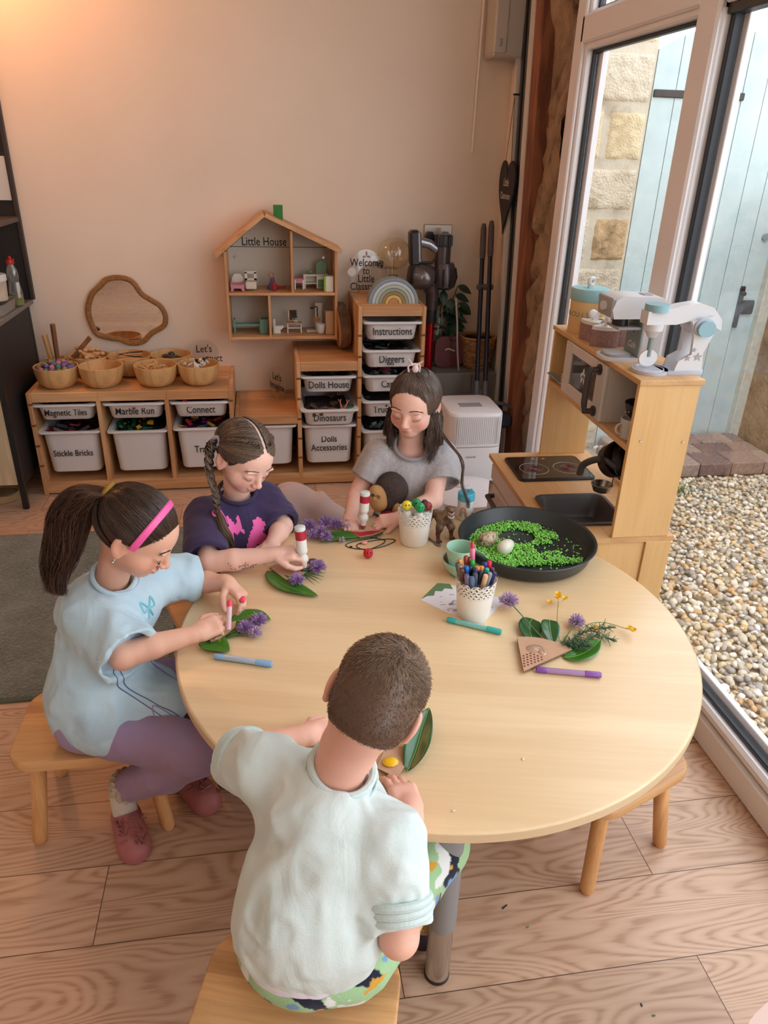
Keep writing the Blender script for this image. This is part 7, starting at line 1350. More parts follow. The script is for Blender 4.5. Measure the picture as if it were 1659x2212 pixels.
for hp_, kn, an in (((109, -311, 35), (116, -288, 36), (115, -288, 8)), ((121, -316, 35), (139, -298, 36.5), (139.5, -294, 8))): sd.chain([hp_, kn, an], [6.0, 4.9, 2.8], 2); sd.cap(an, (an[0]+1, an[1]+8, 3), 2.8, 2.4, 1)
V, F = sd.mesh(.26); link_mesh('body', V-np.array(O4), F, SKIN, G4, cols=skin_cols(V, [(H4, M4)], (230, 178, 158), (214, 130, 120)), sharp=0); face_lines(H4, M4, G4, O4, (130, 100, 76))
sd = SDF(); sd.ell((114.8, -313.2, 41.4), (12.8, 10.9, 11)); sd.cap((115, -312.2, 44), (117.4, -306.8, 54), 12.2, 11.2, 5); sd.ell((117.6, -305.0, 57.4), (12.8, 8.2, 6.8), rotm(0, 11, -36), 4)
cuffed(sd, (107.6, -297.2, 60), (102.6, -290.4, 56.0), 6.0, 5.0, 3.4, 3.0, 3.2); cuffed(sd, (127.4, -312.4, 57), (127.9, -320.2, 47.0), 5.8, 5.0, 3.3, 3.0, 3.4)
sd.plane((115, -313.2, 34.6), (.0, -.12, 1), .3); sd.cap((119.8, -303.8, 63), (123.6, -305.2, 76), 4.9, 5.2, .6, 1)
crs = unit(np.array((.8, -.6, 0)))
sd.post = lambda P, d: d+fold(P, .11, 1.2, (1, 1, .55), 14)+fold(P, .26, .5, (1, 1, .9), 15)+.35*np.sin((P @ np.array((.25, -.2, 1.0)))*.9+3*vnoise(P, .12))*np.clip((P[:, 0]-118)/8, 0, 1)*np.clip((58-P[:, 2])/10, 0, 1)
V, F = sd.mesh(.34); t = np.clip(.5+fbm(V, .2, 3)*.5, 0, 1)[:, None]; cc = np.array(lin((200, 215, 214)))*(1-t)+np.array(lin((212, 223, 222)))*t; SH4 = link_mesh('long_sleeved_top', V-np.array(O4), F, CLOTH, G4, cols=cc, sharp=0); mint = plain('mint_rib', (198, 214, 213), .9, bmp=.4, nscale=260)
ring_part('neckband', (120.6, -304.3, 65.2), (.18, -.22, .95), 5.3, .7, mint, G4, O4, u0=(0, 0, 1)); ring_part('neckband_seam', (120.4, -304.5, 64.2), (.18, -.22, .95), 6.1, .3, mint, G4, O4)
for (c, d, r_) in (((102.9, -290.8, 56.2), (-.5, .62, -.4), 5.05), ((127.9, -319.6, 47.9), (0, -.6, -.8), 4.95)):
    d = unit(d)
    for q in range(3): ring_part('rolled_cuff', np.array(c)-d*(.3+q*1.15), d, r_+.12*q, .75, mint, G4, O4)
sd = SDF(); sd.ell((114.8, -313.4, 37), (12.4, 10.7, 9)); sd.plane((115, -313.4, 32.8), (.0, -.1, 1), .3); sd.post = lambda P, d: d+fold(P, .2, .3, (1, 1, .6), 16); V, F = sd.mesh(.4); link_mesh('undershirt', V-np.array(O4), F, CLOTH, G4, cols=np.tile(lin((224, 218, 232)), (len(V), 1)), sharp=0)
sd = SDF(); sd.ell((115.2, -313.6, 34.8), (12.9, 10.8, 6.8))
for hp_, kn, an in (((109, -311, 34.5), (116, -288, 36), (116, -287, 12)), ((121, -316, 34.5), (139, -298, 36.5), (139.5, -294, 12))): sd.chain([hp_, kn, an], [7.4, 6.6, 5.0], 2)
sd.plane((0, 0, 27.9), (0, 0, 1), .2) if False else None
sd.post = lambda P, d: d+fold(P, .2, .4, (1, 1, .6), 17)
V, F = sd.mesh(.36); cc = np.tile(lin((158, 196, 150)), (len(V), 1)); n1, n2, n3 = fbm(V+5, .24, 2), fbm(V+41, .3, 2), fbm(V+77, .34, 2)
cc[n1 > .2] = lin((34, 38, 56)); cc[(n2 > .24)] = lin((222, 226, 226)); cc[(n3 > .27)] = lin((120, 156, 200)); cc[(fbm(V+99, .4, 2) > .36)] = lin((206, 156, 60)); link_mesh('patterned_trousers', V-np.array(O4), F, CLOTH, G4, cols=cc, sharp=0)
for ax, ay in ((116, -287), (139.5, -294)): sd = SDF(); sd.cap((ax, ay, 3.6), (ax+1, ay+8, 3.2), 3.6, 3.4, 1); sd.plane((0, 0, .2), (0, 0, 1), .2); V, F = sd.mesh(.4); link_mesh('shoe', V-np.array(O4), F, plain('shoe_dark', (60, 56, 66), .7), G4, sharp=0)
def bcol(q):
    t = np.clip((q[:, 2]+4)/9, 0, 1)[:, None]; return (np.array(lin((92, 68, 54)))*(1-t)+np.array(lin((112, 88, 68)))*t)*(1+.12*fbm(q, 1.2, 3))[:, None]
HR = (7.1, 8.85, 7.55); hair_cap('hair', H4, M4, G4, O4, bcol, [((0, 6.6, 6.0), (0, -.85, .52)), ((0, -5.5, -6.9), (0, -.35, .93))], h=.24, r=HR, pre=lambda sd, W: sd.ell(W((0, -3.3, -2.8)), (6.3, 5.7, 5.9), M4, 2.0)); W = lambda p: np.array(H4)+np.asarray(p) @ M4.T
hc_ = [x for x in C.objects if x.parent == G4 and x.name.startswith('hair')][0].data; nv = len(hc_.vertices); PV = np.zeros(nv*3); NV = np.zeros(nv*3); hc_.vertices.foreach_get('co', PV); hc_.vertices.foreach_get('normal', NV)
PV = (PV.reshape(-1, 3)/S+np.array(O4)-np.array(H4)) @ M4; NV = NV.reshape(-1, 3) @ M4; ok = (((PV-np.array((0, -1.4, 1.0)))*NV).sum(1) > 3.0) & ((NV @ np.array((0, .2, -.97))) < .93); ii = rng.choice(np.where(ok)[0], 15000); P0 = PV[ii]+rng.normal(size=(15000, 3))*.08; NR = NV[ii]
wh = ell_pt(np.array([(1.4, -6.4, 5.2)])-C0*0, C0, HR)[0]; nr = NR; rad_ = P0-wh; rad_ -= nr*(rad_*nr).sum(1)[:, None]; rl = np.linalg.norm(rad_, axis=1)[:, None]+1e-6; rad_ /= rl; tan_v = np.cross(nr, rad_); sw = np.exp(-rl/4.5); dd = rad_*(1-.75*sw)+tan_v*(.9*sw+.15)+rng.normal(size=P0.shape)*.14
low = np.clip((P0[:, 2:3]+1)/6, 0.25, 1); Ls = (.95*low)*rng.uniform(.7, 1.2, (len(P0), 1)); S_ = np.stack([P0+dd*Ls*u+nr*(.34*math.sin(u*1.7))*low for u in (0, .5, 1)], 1); tt = np.clip((P0[:, 2:3]+4)/9, 0, 1); ca, cb = tone(len(P0), (98, 74, 58), (168, 140, 114)), tone(len(P0), (80, 58, 46), (132, 104, 84))
strands('cropped_hair', W(S_), .045, HAIR, G4, O4, cb*(1-tt)+ca*tt)

# ------------------------------------------------------------------ things on the table
T0 = TZ+.02
# green sensory tray with chips and two eggs
TRX, TRY, TRZ = 184.2, -214.3, 52.5
t = thing('round_black_tray', 'large round black plastic tray of bright green chips at the table edge', 'tray', (TRX, TRY, TRZ))
obj('tray_body', MB().lathe([(17.2, 0), (17.8, .15), (18.3, .7), (19.4, 4.2), (19.9, 4.4), (20.1, 4.7), (19.9, 4.95), (19.3, 4.9), (18.9, 4.5), (17.9, .9), (17.3, .45), (.1, .4)], n=96), plain('tray_charcoal', (40, 46, 48), .38, noise=.12, nscale=6, bmp=.05), t)
def in_green(x, y):
    a, b = x-183.6, y+207.6; r = math.hypot(a, b*1.15); R_ = math.hypot(x-TRX, y-TRY)
    if R_ > 16.6: return 0
    if r < 5.6: return .03
    ang = math.degrees(math.atan2(b, a))
    if a > 9.5 and b > -6: return .9 if (b > -2 and R_ < 14 and a < 12.5) else .02
    if y < -224.5: return .02
    if -222 < y < -212.5 and x > 186.5: return .55 if (y < -216.5 and x < 194) else .05
    return 1
Pg = []
for k in range(9000):
    a, r = random.uniform(0, 6.283), 17*random.random()**.5; x, y = TRX+r*math.cos(a), TRY+r*math.sin(a)
    if random.random() < in_green(x, y): Pg.append((x, y, TRZ+.6+random.uniform(0, .9 if in_green(x, y) > .8 else .1)))
Pg = np.array(Pg[:4200])
ov = np.array([(1, 0, 0), (-1, 0, 0), (0, 1, 0), (0, -1, 0), (0, 0, 1), (0, 0, -1)], float); of = np.array([(0, 2, 4), (2, 1, 4), (1, 3, 4), (3, 0, 4), (2, 0, 5), (1, 2, 5), (3, 1, 5), (0, 3, 5)])
n_ = len(Pg); sc_ = rng.uniform(.24, .5, (n_, 1, 1))*rng.uniform(.6, 1.1, (n_, 1, 3)); an = rng.uniform(0, 6.28, n_); ca, sa = np.cos(an), np.sin(an); Vv = ov[None]*sc_*(1+rng.uniform(-.25, .25, (n_, 6, 1))); Vv[:, :, 2] += Vv[:, :, 0]*rng.uniform(-.5, .5, (n_, 1)); X = Vv[:, :, 0]*ca[:, None]-Vv[:, :, 1]*sa[:, None]; Y = Vv[:, :, 0]*sa[:, None]+Vv[:, :, 1]*ca[:, None]
Vv = np.stack([X, Y, Vv[:, :, 2]], -1)+Pg[:, None]; Fg = (np.arange(n_)*6)[:, None, None]+of[None]; cg_ = np.array(lin((152, 226, 104)))*rng.uniform(.7, 1.15, (n_, 1))
tag(link_mesh('green_chips', Vv.reshape(-1, 3), Fg.reshape(-1, 3), vcol('green_chip', .5, .4), cols=np.repeat(cg_, 6, 0), sharp=0), 'bright green chips heaped in a ring inside the black tray', 'chips', kind='stuff')
def speck():
    m, n, b = base_mat('speckled_shell'); co = coords(n); t_ = N(n, 'ShaderNodeTexNoise', Scale=110.0, Detail=5.0, Roughness=.7); n.links.new(co.outputs[0], t_.inputs['Vector']); r = ramp(n, t_.outputs['Fac'], [(.38, lin((84, 66, 50))), (.5, lin((186, 164, 134))), (.7, lin((214, 198, 172)))]); n.links.new(r.outputs[0], b.inputs['Base Color']); b.inputs['Roughness'].default_value = .35; return m
egg = lambda L: [(max(.01, L*.72*math.sin(math.pi*i/18)*(1-.14*math.cos(math.pi*i/18))*.98), -L*math.cos(math.pi*i/18)) for i in range(19)]
o = obj('egg', MB().lathe([(r_, -z) for r_, z in egg(3.3)][::-1], n=32, rot=rotm(0, 82, 20)), speck(), loc=(173.4, -211.6, 55.6)); tag(o, 'brown speckled egg on the green chips', 'egg')
o = obj('egg', MB().lathe([(r_, -z) for r_, z in egg(3.0)][::-1], n=32, rot=rotm(0, 78, 35)), plain('egg_white', (228, 226, 208), .3), loc=(177.3, -216.4, 55.4)); tag(o, 'plain white egg beside the speckled egg', 'egg')
# white cut-work pots
def lace_pot(x, y, label):
    t = thing('cutwork_pot', label, 'pot', (x, y, T0)); H_ = 10.9
    obj('pot_body', MB().lathe([(3.9, 0), (4.05, .1), (4.15, .5), (4.75, 7.0), (4.6, 7.0), (4.0, .6), (.1, .4)], n=64), plain('pot_enamel', (232, 228, 220), .35), t)
    n_, m_ = 192, 30; V = []; z0 = 6.9
    for j in range(m_+1):
        for i in range(n_):
            a = 2*math.pi*i/n_; top = 10.2+.7*abs(math.sin(6*a))+.25*abs(math.sin(12*a+.4)); z = z0+(top-z0)*j/m_; r_ = 4.74+(z-7)*.09; V.append((r_*math.cos(a), r_*math.sin(a), z))
    F = []
    for j in range(m_):
        for i in range(n_):
            u, v = i/n_*24, j/m_*5; hole = False
            if .35 < v < 4.7:
                row = int(v); uu = (u+.5*(row % 2)) % 1-.5; vv = v % 1-.5; s_ = 1 if row % 2 else -1; p, q = uu*.8+vv*.55*s_, vv*.8-uu*.55*s_; hole = (p/.17)**2+(q/.40)**2 < 1 or ((uu*s_+.36)/.08)**2+((vv+.1)/.22)**2 < 1
                if row >= 3 and (uu/.13)**2+((vv)/.36)**2 < 1: hole = True
            if not hole: F.append((j*n_+i, j*n_+(i+1) % n_, (j+1)*n_+(i+1) % n_, (j+1)*n_+i))
    o = obj('cutwork_rim', MB().add(V, F), plain('pot_enamel', (232, 228, 220), .35), t, sharp=0); md = o.modifiers.new('thick', 'SOLIDIFY'); md.thickness = .0009; md.offset = 0; return t
lace_pot(152.6, -204.4, 'white cut-work metal pot holding the smiley dab markers'); lace_pot(160.3, -244.0, 'white cut-work metal pot crammed with coloured pens')
PCOL = {'orange': (226, 136, 44), 'dark grey': (74, 74, 78), 'grey': (128, 126, 124), 'brown': (96, 56, 44), 'rust': (150, 66, 40), 'dark red': (120, 40, 40), 'blue': (32, 104, 190), 'green': (52, 160, 62), 'pink': (232, 128, 160), 'dark teal': (24, 52, 62), 'tan': (206, 136, 84), 'navy': (30, 44, 92), 'slate': (70, 80, 100), 'mauve': (112, 98, 134), 'steel blue': (84, 110, 140), 'ink': (32, 38, 58), 'amber': (224, 140, 52), 'turquoise': (40, 164, 164), 'royal blue': (28, 56, 132), 'red': (230, 62, 52), 'peach': (224, 178, 138), 'light grey': (138, 142, 146), 'deep blue': (28, 40, 100), 'maroon': (96, 34, 48)}
PENS = [('orange', -4.4, 1.4, 15.6), ('dark grey', -5.2, 0.2, 15.2), ('grey', -4.7, -0.3, 14.9), ('brown', -4.5, -1.4, 14.5), ('rust', -2.5, 2.3, 15.8), ('dark red', -1.7, 1.9, 15.6), ('blue', -3.1, -0.7, 14.7), ('green', -1.1, 1.2, 15.3), ('pink', -0.3, 4.5, 16.8), ('dark teal', -2.0, -0.4, 14.6), ('tan', -0.2, -0.7, 14.4), ('navy', -1.0, -1.6, 14.2), ('slate', -1.3, -2.9, 13.8), ('mauve', -3.6, -3.3, 13.8), ('steel blue', -2.4, -3.9, 13.4), ('ink', 0.3, -2.2, 13.9), ('amber', 1.0, -0.6, 14.3), ('turquoise', 2.1, -1.4, 14.1), ('royal blue', 2.1, 0.6, 14.7), ('red', 3.3, 0.8, 14.9), ('peach', 1.2, -3.4, 13.5), ('light grey', 2.5, -2.7, 13.6), ('deep blue', 3.8, -2.4, 13.6), ('maroon', 3.6, -1.0, 14.0)]
def pen_parts(t, M_, L, col, name, r=.58):
    c = plain('pen_'+name.replace(' ', '_'), col, .35, coat=.3); obj('cap', MB().lathe([(r*.9, L-3.8), (r*1.02, L-3.7), (r*1.02, L-.5), (r*.8, L-.08), (r*.3, L)], n=14, rot=M_), c, t)
    obj('barrel', MB().lathe([(r*.7, .1), (r*.92, .4), (r*.92, L-3.6)], n=14, rot=M_), plain('barrel_'+name.replace(' ', '_'), tuple(int(v*.55+100) for v in col), .25, coat=.5), t)
    obj('end_plug', MB().lathe([(r*.55, 0), (r*.85, .1), (r*.96, .5), (r*.96, 2.4), (r*.9, 2.5)], n=14, rot=M_), c, t)
for nm, dx, dy, dz in PENS:
    k = .25; b_ = np.array((dx*k, dy*k, 1.0)); d = np.array((dx, dy, dz))-b_; L = np.linalg.norm(d); u, v, w_ = frame_of(d); t = thing('marker_pen', '%s pen standing cap up in the crammed white pot' % nm, 'pen', (160.3+b_[0], -244+b_[1], T0+b_[2]), 0, 'pens in the white pot'); pen_parts(t, np.stack([u, v, w_], 1), L, PCOL[nm], nm, .66)
    if nm == 'pink': obj('red_button', MB().lathe([(.4, L), (.5, L+.1), (.5, L+1.2), (.3, L+1.5)], n=12, rot=np.stack([u, v, w_], 1)), plain('pen_red', (216, 40, 70), .35), t)
def flat_pen(a, b, col, name, label):
    a = np.array((*a, T0+.72)); b = np.array((*b, T0+.72)); d = b-a; L = np.linalg.norm(d); u, v, w_ = frame_of(d); t = thing('marker_pen', label, 'pen', tuple(a)); pen_parts(t, np.stack([u, v, w_], 1), L, col, name, .72)
flat_pen((96.4, -254.8), (109.4, -259.4), (128, 176, 220), 'sky', 'light blue capped pen lying near the edge at the left of the table'); flat_pen((152.8, -246.6), (164.9, -253.6), (40, 170, 166), 'teal', 'teal capped pen lying below the drawing paper'); flat_pen((168.4, -268.4), (182.5, -272.2), (126, 66, 156), 'violet', 'purple capped pen lying under the quarter circle of card')
# dab markers in the first pot
def ball_dabber(dx, dy, dz, col, nm):
    t = thing('dab_marker', nm, 'marker', (152.6+dx*.5, -204.4+dy*.5, T0+.6), 0, 'dab markers in the white pot'); d = np.array((dx*.5, dy*.5, dz-.6)); L = np.linalg.norm(d); u, v, w_ = frame_of(d); M_ = np.stack([u, v, w_], 1)
    obj('bottle', MB().lathe([(1.3, 0), (1.4, .2), (1.4, L-5), (1.1, L-4.2), (1.4, L-3.4), (1.4, L-2.6), (.9, L-1.8)], n=22, rot=M_), WT, t)
    if col: c = obj('smiley_cap', MB().ball(tuple(d*(1-0.2/L)), 1.45, 20, 14), plain('cap_%d_%d' % col[:2], col, .3), t); [obj('cap_eye', MB().ball(tuple(np.array(d)*(1-.2/L)+np.array((s*.42, -1.25, .55))), (.2, .2, .32), 8, 6), BLACKP, c) for s in (-1, 1)]
    else: obj('sponge_tip', MB().lathe([(1.0, L-1.8), (1.0, L-.6), (.6, L)], n=18, rot=M_), plain('sponge_blue', (52, 70, 96), .8), t)
ball_dabber(-2.6, .4, 12.2, (230, 214, 40), 'dab marker with a yellow smiley ball cap'); ball_dabber(.6, 1.6, 12.2, (20, 140, 84), 'dab marker with a green smiley cap at the back of the pot'); ball_dabber(1.0, -1.8, 12.4, (24, 160, 90), 'dab marker with a green smiley cap at the front of the pot'); ball_dabber(3.2, 1.8, 12.8, None, 'uncapped dab marker with a dark blue tip'); ball_dabber(3.4, -.8, 12.2, (140, 40, 44), 'dab marker with a maroon tip')
t = thing('smiley_cap', 'single red smiley ball cap lying alone on the table', 'cap', (137.6, -212.6, T0)); obj('ball', MB().ball((0, 0, 1.45), 1.45, 22, 14), plain('smiley_red', (196, 24, 44), .3), t); [obj('eye', MB().ball((s*.42+.1, -1.2, 2.2), (.18, .18, .34), 8, 6), BLACKP, t) for s in (-1, 1)]
# dinosaur
DX, DY = 162.0, -203.8; t = thing('toy_dinosaur', 'brown toy tyrannosaur roaring on the table beside the white pot', 'toy dinosaur', (DX, DY, T0)); sd = SDF()
sd.chain([(-.6, 2.2, 6.0), (-.2, .6, 7.0), (.2, -.8, 8.4)], [1.9, 2.2, 1.5], .8); sd.chain([(.2, -.8, 8.6), (.4, -1.4, 9.8), (.6, -1.6, 10.6)], [1.35, 1.2, 1.1], .5)
sd.chain([(-.8, 2.8, 6.0), (-2.0, 4.2, 6.6), (-3.2, 4.6, 6.2), (-3.7, 4.4, 4.4), (-3.6, 3.8, 2.2)], [1.6, 1.2, .85, .55, .2], .6)
sd.ell((.8, -3.0, 11.2), (1.25, 2.0, .75), rotm(-24, 0, 0), .3); sd.ell((.8, -2.5, 8.9), (1.0, 1.7, .45), rotm(22, 0, 0), .3); sd.ell((.8, -1.6, 10.6), (1.3, 1.2, 1.3), None, .4); sd.ell((.8, -3.2, 10.0), (.85, 1.9, .8), None, .15, 1)
for s, fx, fy in ((-1, -2.0, -.9), (1, 2.4, .6)): sd.chain([(s*1.0, .6, 6.0), (fx*.85, -.3+fy*.3, 4.0), (fx, fy+.6, 2.0), (fx, fy, .6)], [1.5, 1.1, .62, .6], .5); [sd.chain([(fx, fy, .5), (fx+q*.7, fy-1.4, .35)], [.45, .32], .2) for q in (-1, 0, 1)]
for s in (-1, 1): sd.chain([(s*1.2, -1.4, 7.2), (s*1.5, -2.2, 6.6), (s*1.2, -2.6, 6.9)], [.4, .3, .22], .2)
V, F = sd.mesh(.17); t_ = np.clip(.5+fbm(V, .5, 3)*1.6+(V[:, 2:3].ravel()-7)*.08, 0, 1)[:, None]; cc = np.array(lin((104, 66, 52)))*(1-t_)+np.array(lin((150, 124, 96)))*t_; mo = (np.abs(V[:, 0]-.8) < 1.0) & (V[:, 1] < -1.9) & (np.abs(V[:, 2]-10.0) < .75); cc[mo] = lin((150, 80, 72)); link_mesh('dinosaur_body', V, F, vcol('dino_skin', .55, .4, bmp=.9, bscale=450), t, cols=cc, sharp=0)
tm = MB(); [tm.cyl((.8+math.sin(a)*.85, -3.0-math.cos(a)*1.6, z), (.8+math.sin(a)*.82, -3.0-math.cos(a)*1.55, z+dz), .11, .02, 5) for a in np.linspace(-1.3, 1.3, 9) for z, dz in ((10.75, -.5), (9.15, .45))]; tag(obj('teeth', tm, WT, t), kind='stuff'); [obj('eye', MB().ball((.8+s*1.15, -2.0, 11.6), .2, 8, 6), BLACKP, t) for s in (-1, 1)]
# flask
t = thing('toddler_flask', 'small white flask with rainbow print and a pale blue spout lid', 'flask', (171.9, -190.6, T0)); obj('flask_body', MB().lathe([(2.3, 0), (2.5, .2), (2.6, 6.6), (2.4, 6.8)], n=32), WT, t); l_ = obj('lid', MB().lathe([(2.55, 6.6), (2.7, 6.7), (2.7, 9.0), (2.5, 9.2)], n=32), plain('flask_blue', (86, 176, 200), .4), t); obj('spout', MB().box((1.2, 0, 9.6), (1.6, .9, 1.0), .3, rotm(0, -20, 0)), plain('flask_teal', (60, 150, 170), .4), l_)
def cyl_patch(r, a0, a1, z0, z1, zf=None, n=14): V = [(r*math.cos(a), r*math.sin(a), z) for a in np.linspace(R(a0), R(a1), n+1) for z in (z0, z1)]; return MB().add(V, [(2*i, 2*i+2, 2*i+3, 2*i+1) for i in range(n)])
for q, c in enumerate(((214, 120, 100), (206, 170, 110), (150, 170, 150))):
    mb = MB(); P = [(2.66*math.cos(R(-120)+1.0*(.9-.2*q)*math.cos(a)*.5), 2.66*math.sin(R(-120)+1.0*(.9-.2*q)*math.cos(a)*.5), 1.4+(3.4-.8*q)*math.sin(a)) for a in np.linspace(0, math.pi, 16)]; mb.tube(P, .14, 5); obj('rainbow_print', mb, plain('flask_print_%d' % q, c, .5), t)
obj('mountain_print', MB().prism([(1.0, 1), (2.6, 1), (1.8, 3.2)], -2.2, -1.9, 'y'), plain('flask_print_tan', (164, 134, 104), .6), t)
# mint cup standing in a mint bowl
mn = plain('mint_melamine', (168, 208, 186), .4); t = thing('mint_bowl', 'pale mint bowl with a mint cup standing in it', 'bowl', (163.2, -223.6, T0)); obj('bowl_body', MB().lathe([(3.6, 0), (4.0, .15), (5.4, 1.6), (6.2, 3.8), (6.3, 4.4), (6.05, 4.4), (5.1, 1.8), (3.6, .6), (.1, .5)], n=56), mn, t)
t = thing('mint_cup', 'empty pale mint cup standing in the mint bowl', 'cup', (161.8, -223.6, T0+.7)); obj('cup_body', MB().lathe([(2.9, 0), (3.1, .15), (4.1, 7.6), (3.85, 7.6), (2.9, .7), (.1, .5)], n=48), mn, t); 
tag(obj('pine_cone_scale', MB().ball((0, 0, 0), (.9, 1.8, 2.4), 12, 8), BK, loc=(158.6, -222.6, T0+3.6)), 'small brown bark chip between the mint cup and bowl', 'bark')
# drawing paper
pp = [(148.2, -236.1), (154.6, -228.3), (164, -232.8), (170.2, -238.4), (168.8, -240.5), (161.9, -248.3), (160.2, -248.1), (154, -243.0)]
t = thing('drawing_paper', 'white paper with a green painted corner and black doodles under the pen pot', 'paper', (159, -238, T0)); obj('sheet', MB().prism([(x-159, y+238) for x, y in pp], 0.01, .05, 'z'), plain('paper_bluish', (222, 222, 232), .8), t)
obj('green_paint', MB().prism([(-10.6, 2.1), (-4.5, 9.5), (-1.2, 8.6), (-1.0, 6.0), (-3.2, 6.6), (-4.2, 5.2), (-6.0, 5.6), (-6.8, 3.4), (-8.6, 3.4)], .055, .07, 'z'), plain('felt_green', (40, 112, 78), .8, noise=.1, nscale=60), t)
for k in range(44):
    u, v = random.uniform(-8, 9), random.uniform(-8.5, 5.5)
    x, y = u*.72+v*.10, -u*.40+v*.62-1.0
    if math.hypot(x-1.3, y+6) < 4.4 or not (-9 < x < 9.6) or y > 3.5: continue
    a = np.linspace(0, random.uniform(1.5, 6.2), 8); r_ = random.uniform(.25, .7); obj('doodle', MB().tube(np.c_[x+r_*np.cos(a), y+r_*.8*np.sin(a)*random.uniform(.4, 1), np.full(8, .075)], .05, 4), BLACK, t)
# leaves, flowers, card
LG = plain('leaf_fresh_green', (58, 116, 30), .3, noise=.22, nscale=14, coat=.3); LD = plain('leaf_deep_green', (38, 88, 42), .3, noise=.25, nscale=12, coat=.35)
def big_leaf(P, W_, label, mat=LG, fold_=.25, z=.25, name='leaf'):
    P = np.array([(x, y, T0+zz) for x, y, zz in P]); B = bez(P, 18); T = np.gradient(B, axis=0); T /= np.linalg.norm(T, axis=1)[:, None]; V = []; n_ = 17
    for i in range(18):
        t_ = i/n_; w_ = W_*.5*(math.sin(math.pi*min(1, t_**.85))**.75 if 0 < t_ < 1 else .02)+.02; s_ = np.cross(T[i], (0, 0, 1)); s_ = unit(s_)
        for k in np.linspace(-1, 1, 9): V.append(B[i]-P[0]+s_*w_*k+np.array((0, 0, abs(k)*w_*fold_+.12*math.sin(t_*14+k*3)*abs(k)*w_*.35+.05)))
    F = [(i*9+j, i*9+j+1, (i+1)*9+j+1, (i+1)*9+j) for i in range(17) for j in range(8)]; o = obj(name, MB().add(V, F), mat, loc=tuple(P[0]), sharp=0); md = o.modifiers.new('t', 'SOLIDIFY'); md.thickness = .0004
    tag(o, label, 'leaf'); obj('midrib', MB().tube(B-P[0]+(0, 0, .1), .09, 5), plain('rib_green', (124, 160, 70), .5), o); return o
PUR = vcol('petal', .7, .3)
def chive(c, r, label, stem=None, pale=False, n=230, grp=None):
    t = thing('chive_flower', label, 'flower', c, 0, grp); P = []; cc = []
    for k in range(n):
        d = unit(rng.normal(size=3)); d[2] = abs(d[2])*.9-.25; d = unit(d); s_ = unit(rng.normal(size=3))*.13; P.append([d*r*.25, d*r*.7+s_, d*r*random.uniform(.9, 1.12)+s_*2.2])
    P = np.array(P); a, b = ((180, 148, 190), (216, 194, 222)) if pale else ((146, 110, 172), (200, 168, 214)); strands('petals', P, .16, PUR, t, cols=tone(n, a, b)); obj('heart', MB().ball((0, 0, 0), r*.5, 10, 8), plain('chive_heart', (110, 84, 120), .8), t)
    if stem: obj('stem', MB().tube(bez([(0, 0, -.3)]+[tuple(np.array(s_)-np.array(c)) for s_ in stem], 14), .16, 6), plain('stem_green', (92, 128, 70), .6), t)
    return t
CARD = plain('corrugated_card', (196, 156, 128), .85, noise=.05, nscale=40); CE = plain('card_edge', (120, 96, 78), .9, noise=.5, nscale=300)
def card_piece(pts, z, label, th=.35, extra=None, rot=(0, 0, 0)):
    c = np.mean(pts, 0); t = thing('card_piece', label, 'card', (c[0], c[1], T0+z)); q = [(x-c[0], y-c[1]) for x, y in pts]; obj('card_face', MB().prism(q, th*.75, th, 'z', None), CARD, t); obj('corrugated_core', MB().prism([(x*.992, y*.992) for x, y in q], 0, th*.76, 'z'), CE, t); t.rotation_euler = tuple(R(a) for a in rot); return t
# right hand bunch
o = big_leaf([(171.5, -258, .2), (172.0, -254, .5), (173.2, -250.5, .7), (174.6, -248.6, .4)], 5.6, 'broad glossy green leaf, left of two behind the quarter circle card', LD); o = big_leaf([(176.0, -259, .3), (176.5, -255.6, 1.2), (177.4, -252.6, 1.6), (178.2, -250.6, 1.2)], 4.6, 'broad glossy green leaf, right of two behind the quarter circle card', LD); big_leaf([(176.5, -264.5, .2), (180, -264.3, .3), (184, -262.4, .4), (187.4, -260.2, 1.4)], 5.4, 'green leaf under the rosemary with a curled tip', LG)
chive((170.0, -242.6, T0+2.2), 2.4, 'pale lilac chive flower on a long stem by the drawing paper', [(170.6, -246.5, T0+2.4), (172.4, -252.6, T0+1.6), (174.2, -258.4, T0+.7)], True); chive((184.6, -252.4, T0+1.5), 1.9, 'lilac chive flower behind the rosemary sprig', [(182, -255, T0+.9), (178.5, -259, T0+.6)], True)
t = thing('rosemary_sprig', 'narrow leaved grey green rosemary sprig by the quarter circle card', 'sprig', (177.5, -261, T0+.6)); rs = plain('rosemary_green', (78, 106, 74), .7, noise=.2, nscale=50)
for k, pts in enumerate((((0, 0, 0), (5, 3, .8), (10, 5, 1.2), (14.5, 4.8, 1.0)), ((1, 0, .2), (5, .5, .6), (9, 2.4, .8), (13, .8, .5)), ((0, 0, .3), (3, -1, 1.1), (5.6, -1.4, .8)))):
    B = bez(pts, 24); obj('stem', MB().tube(B, .13, 5), plain('stem_green', (92, 128, 70), .6), t); P = []
    for q in B[1:]:
        for j in range(7 if k == 2 else 5): d = unit(rng.normal(size=3)*np.array((1, 1, .5))+np.array((.7, .1, .25))); L = random.uniform(1.2, 2.6); P.append([q, q+d*L*.5, q+d*L+(0, 0, -.15)])
    P = np.array(P); P[:, :, 2] = np.maximum(P[:, :, 2], -.45); tag(strands('needles', P, .14, rs, t), kind='stuff')
yl = plain('buttercup_yellow', (236, 184, 20), .35)
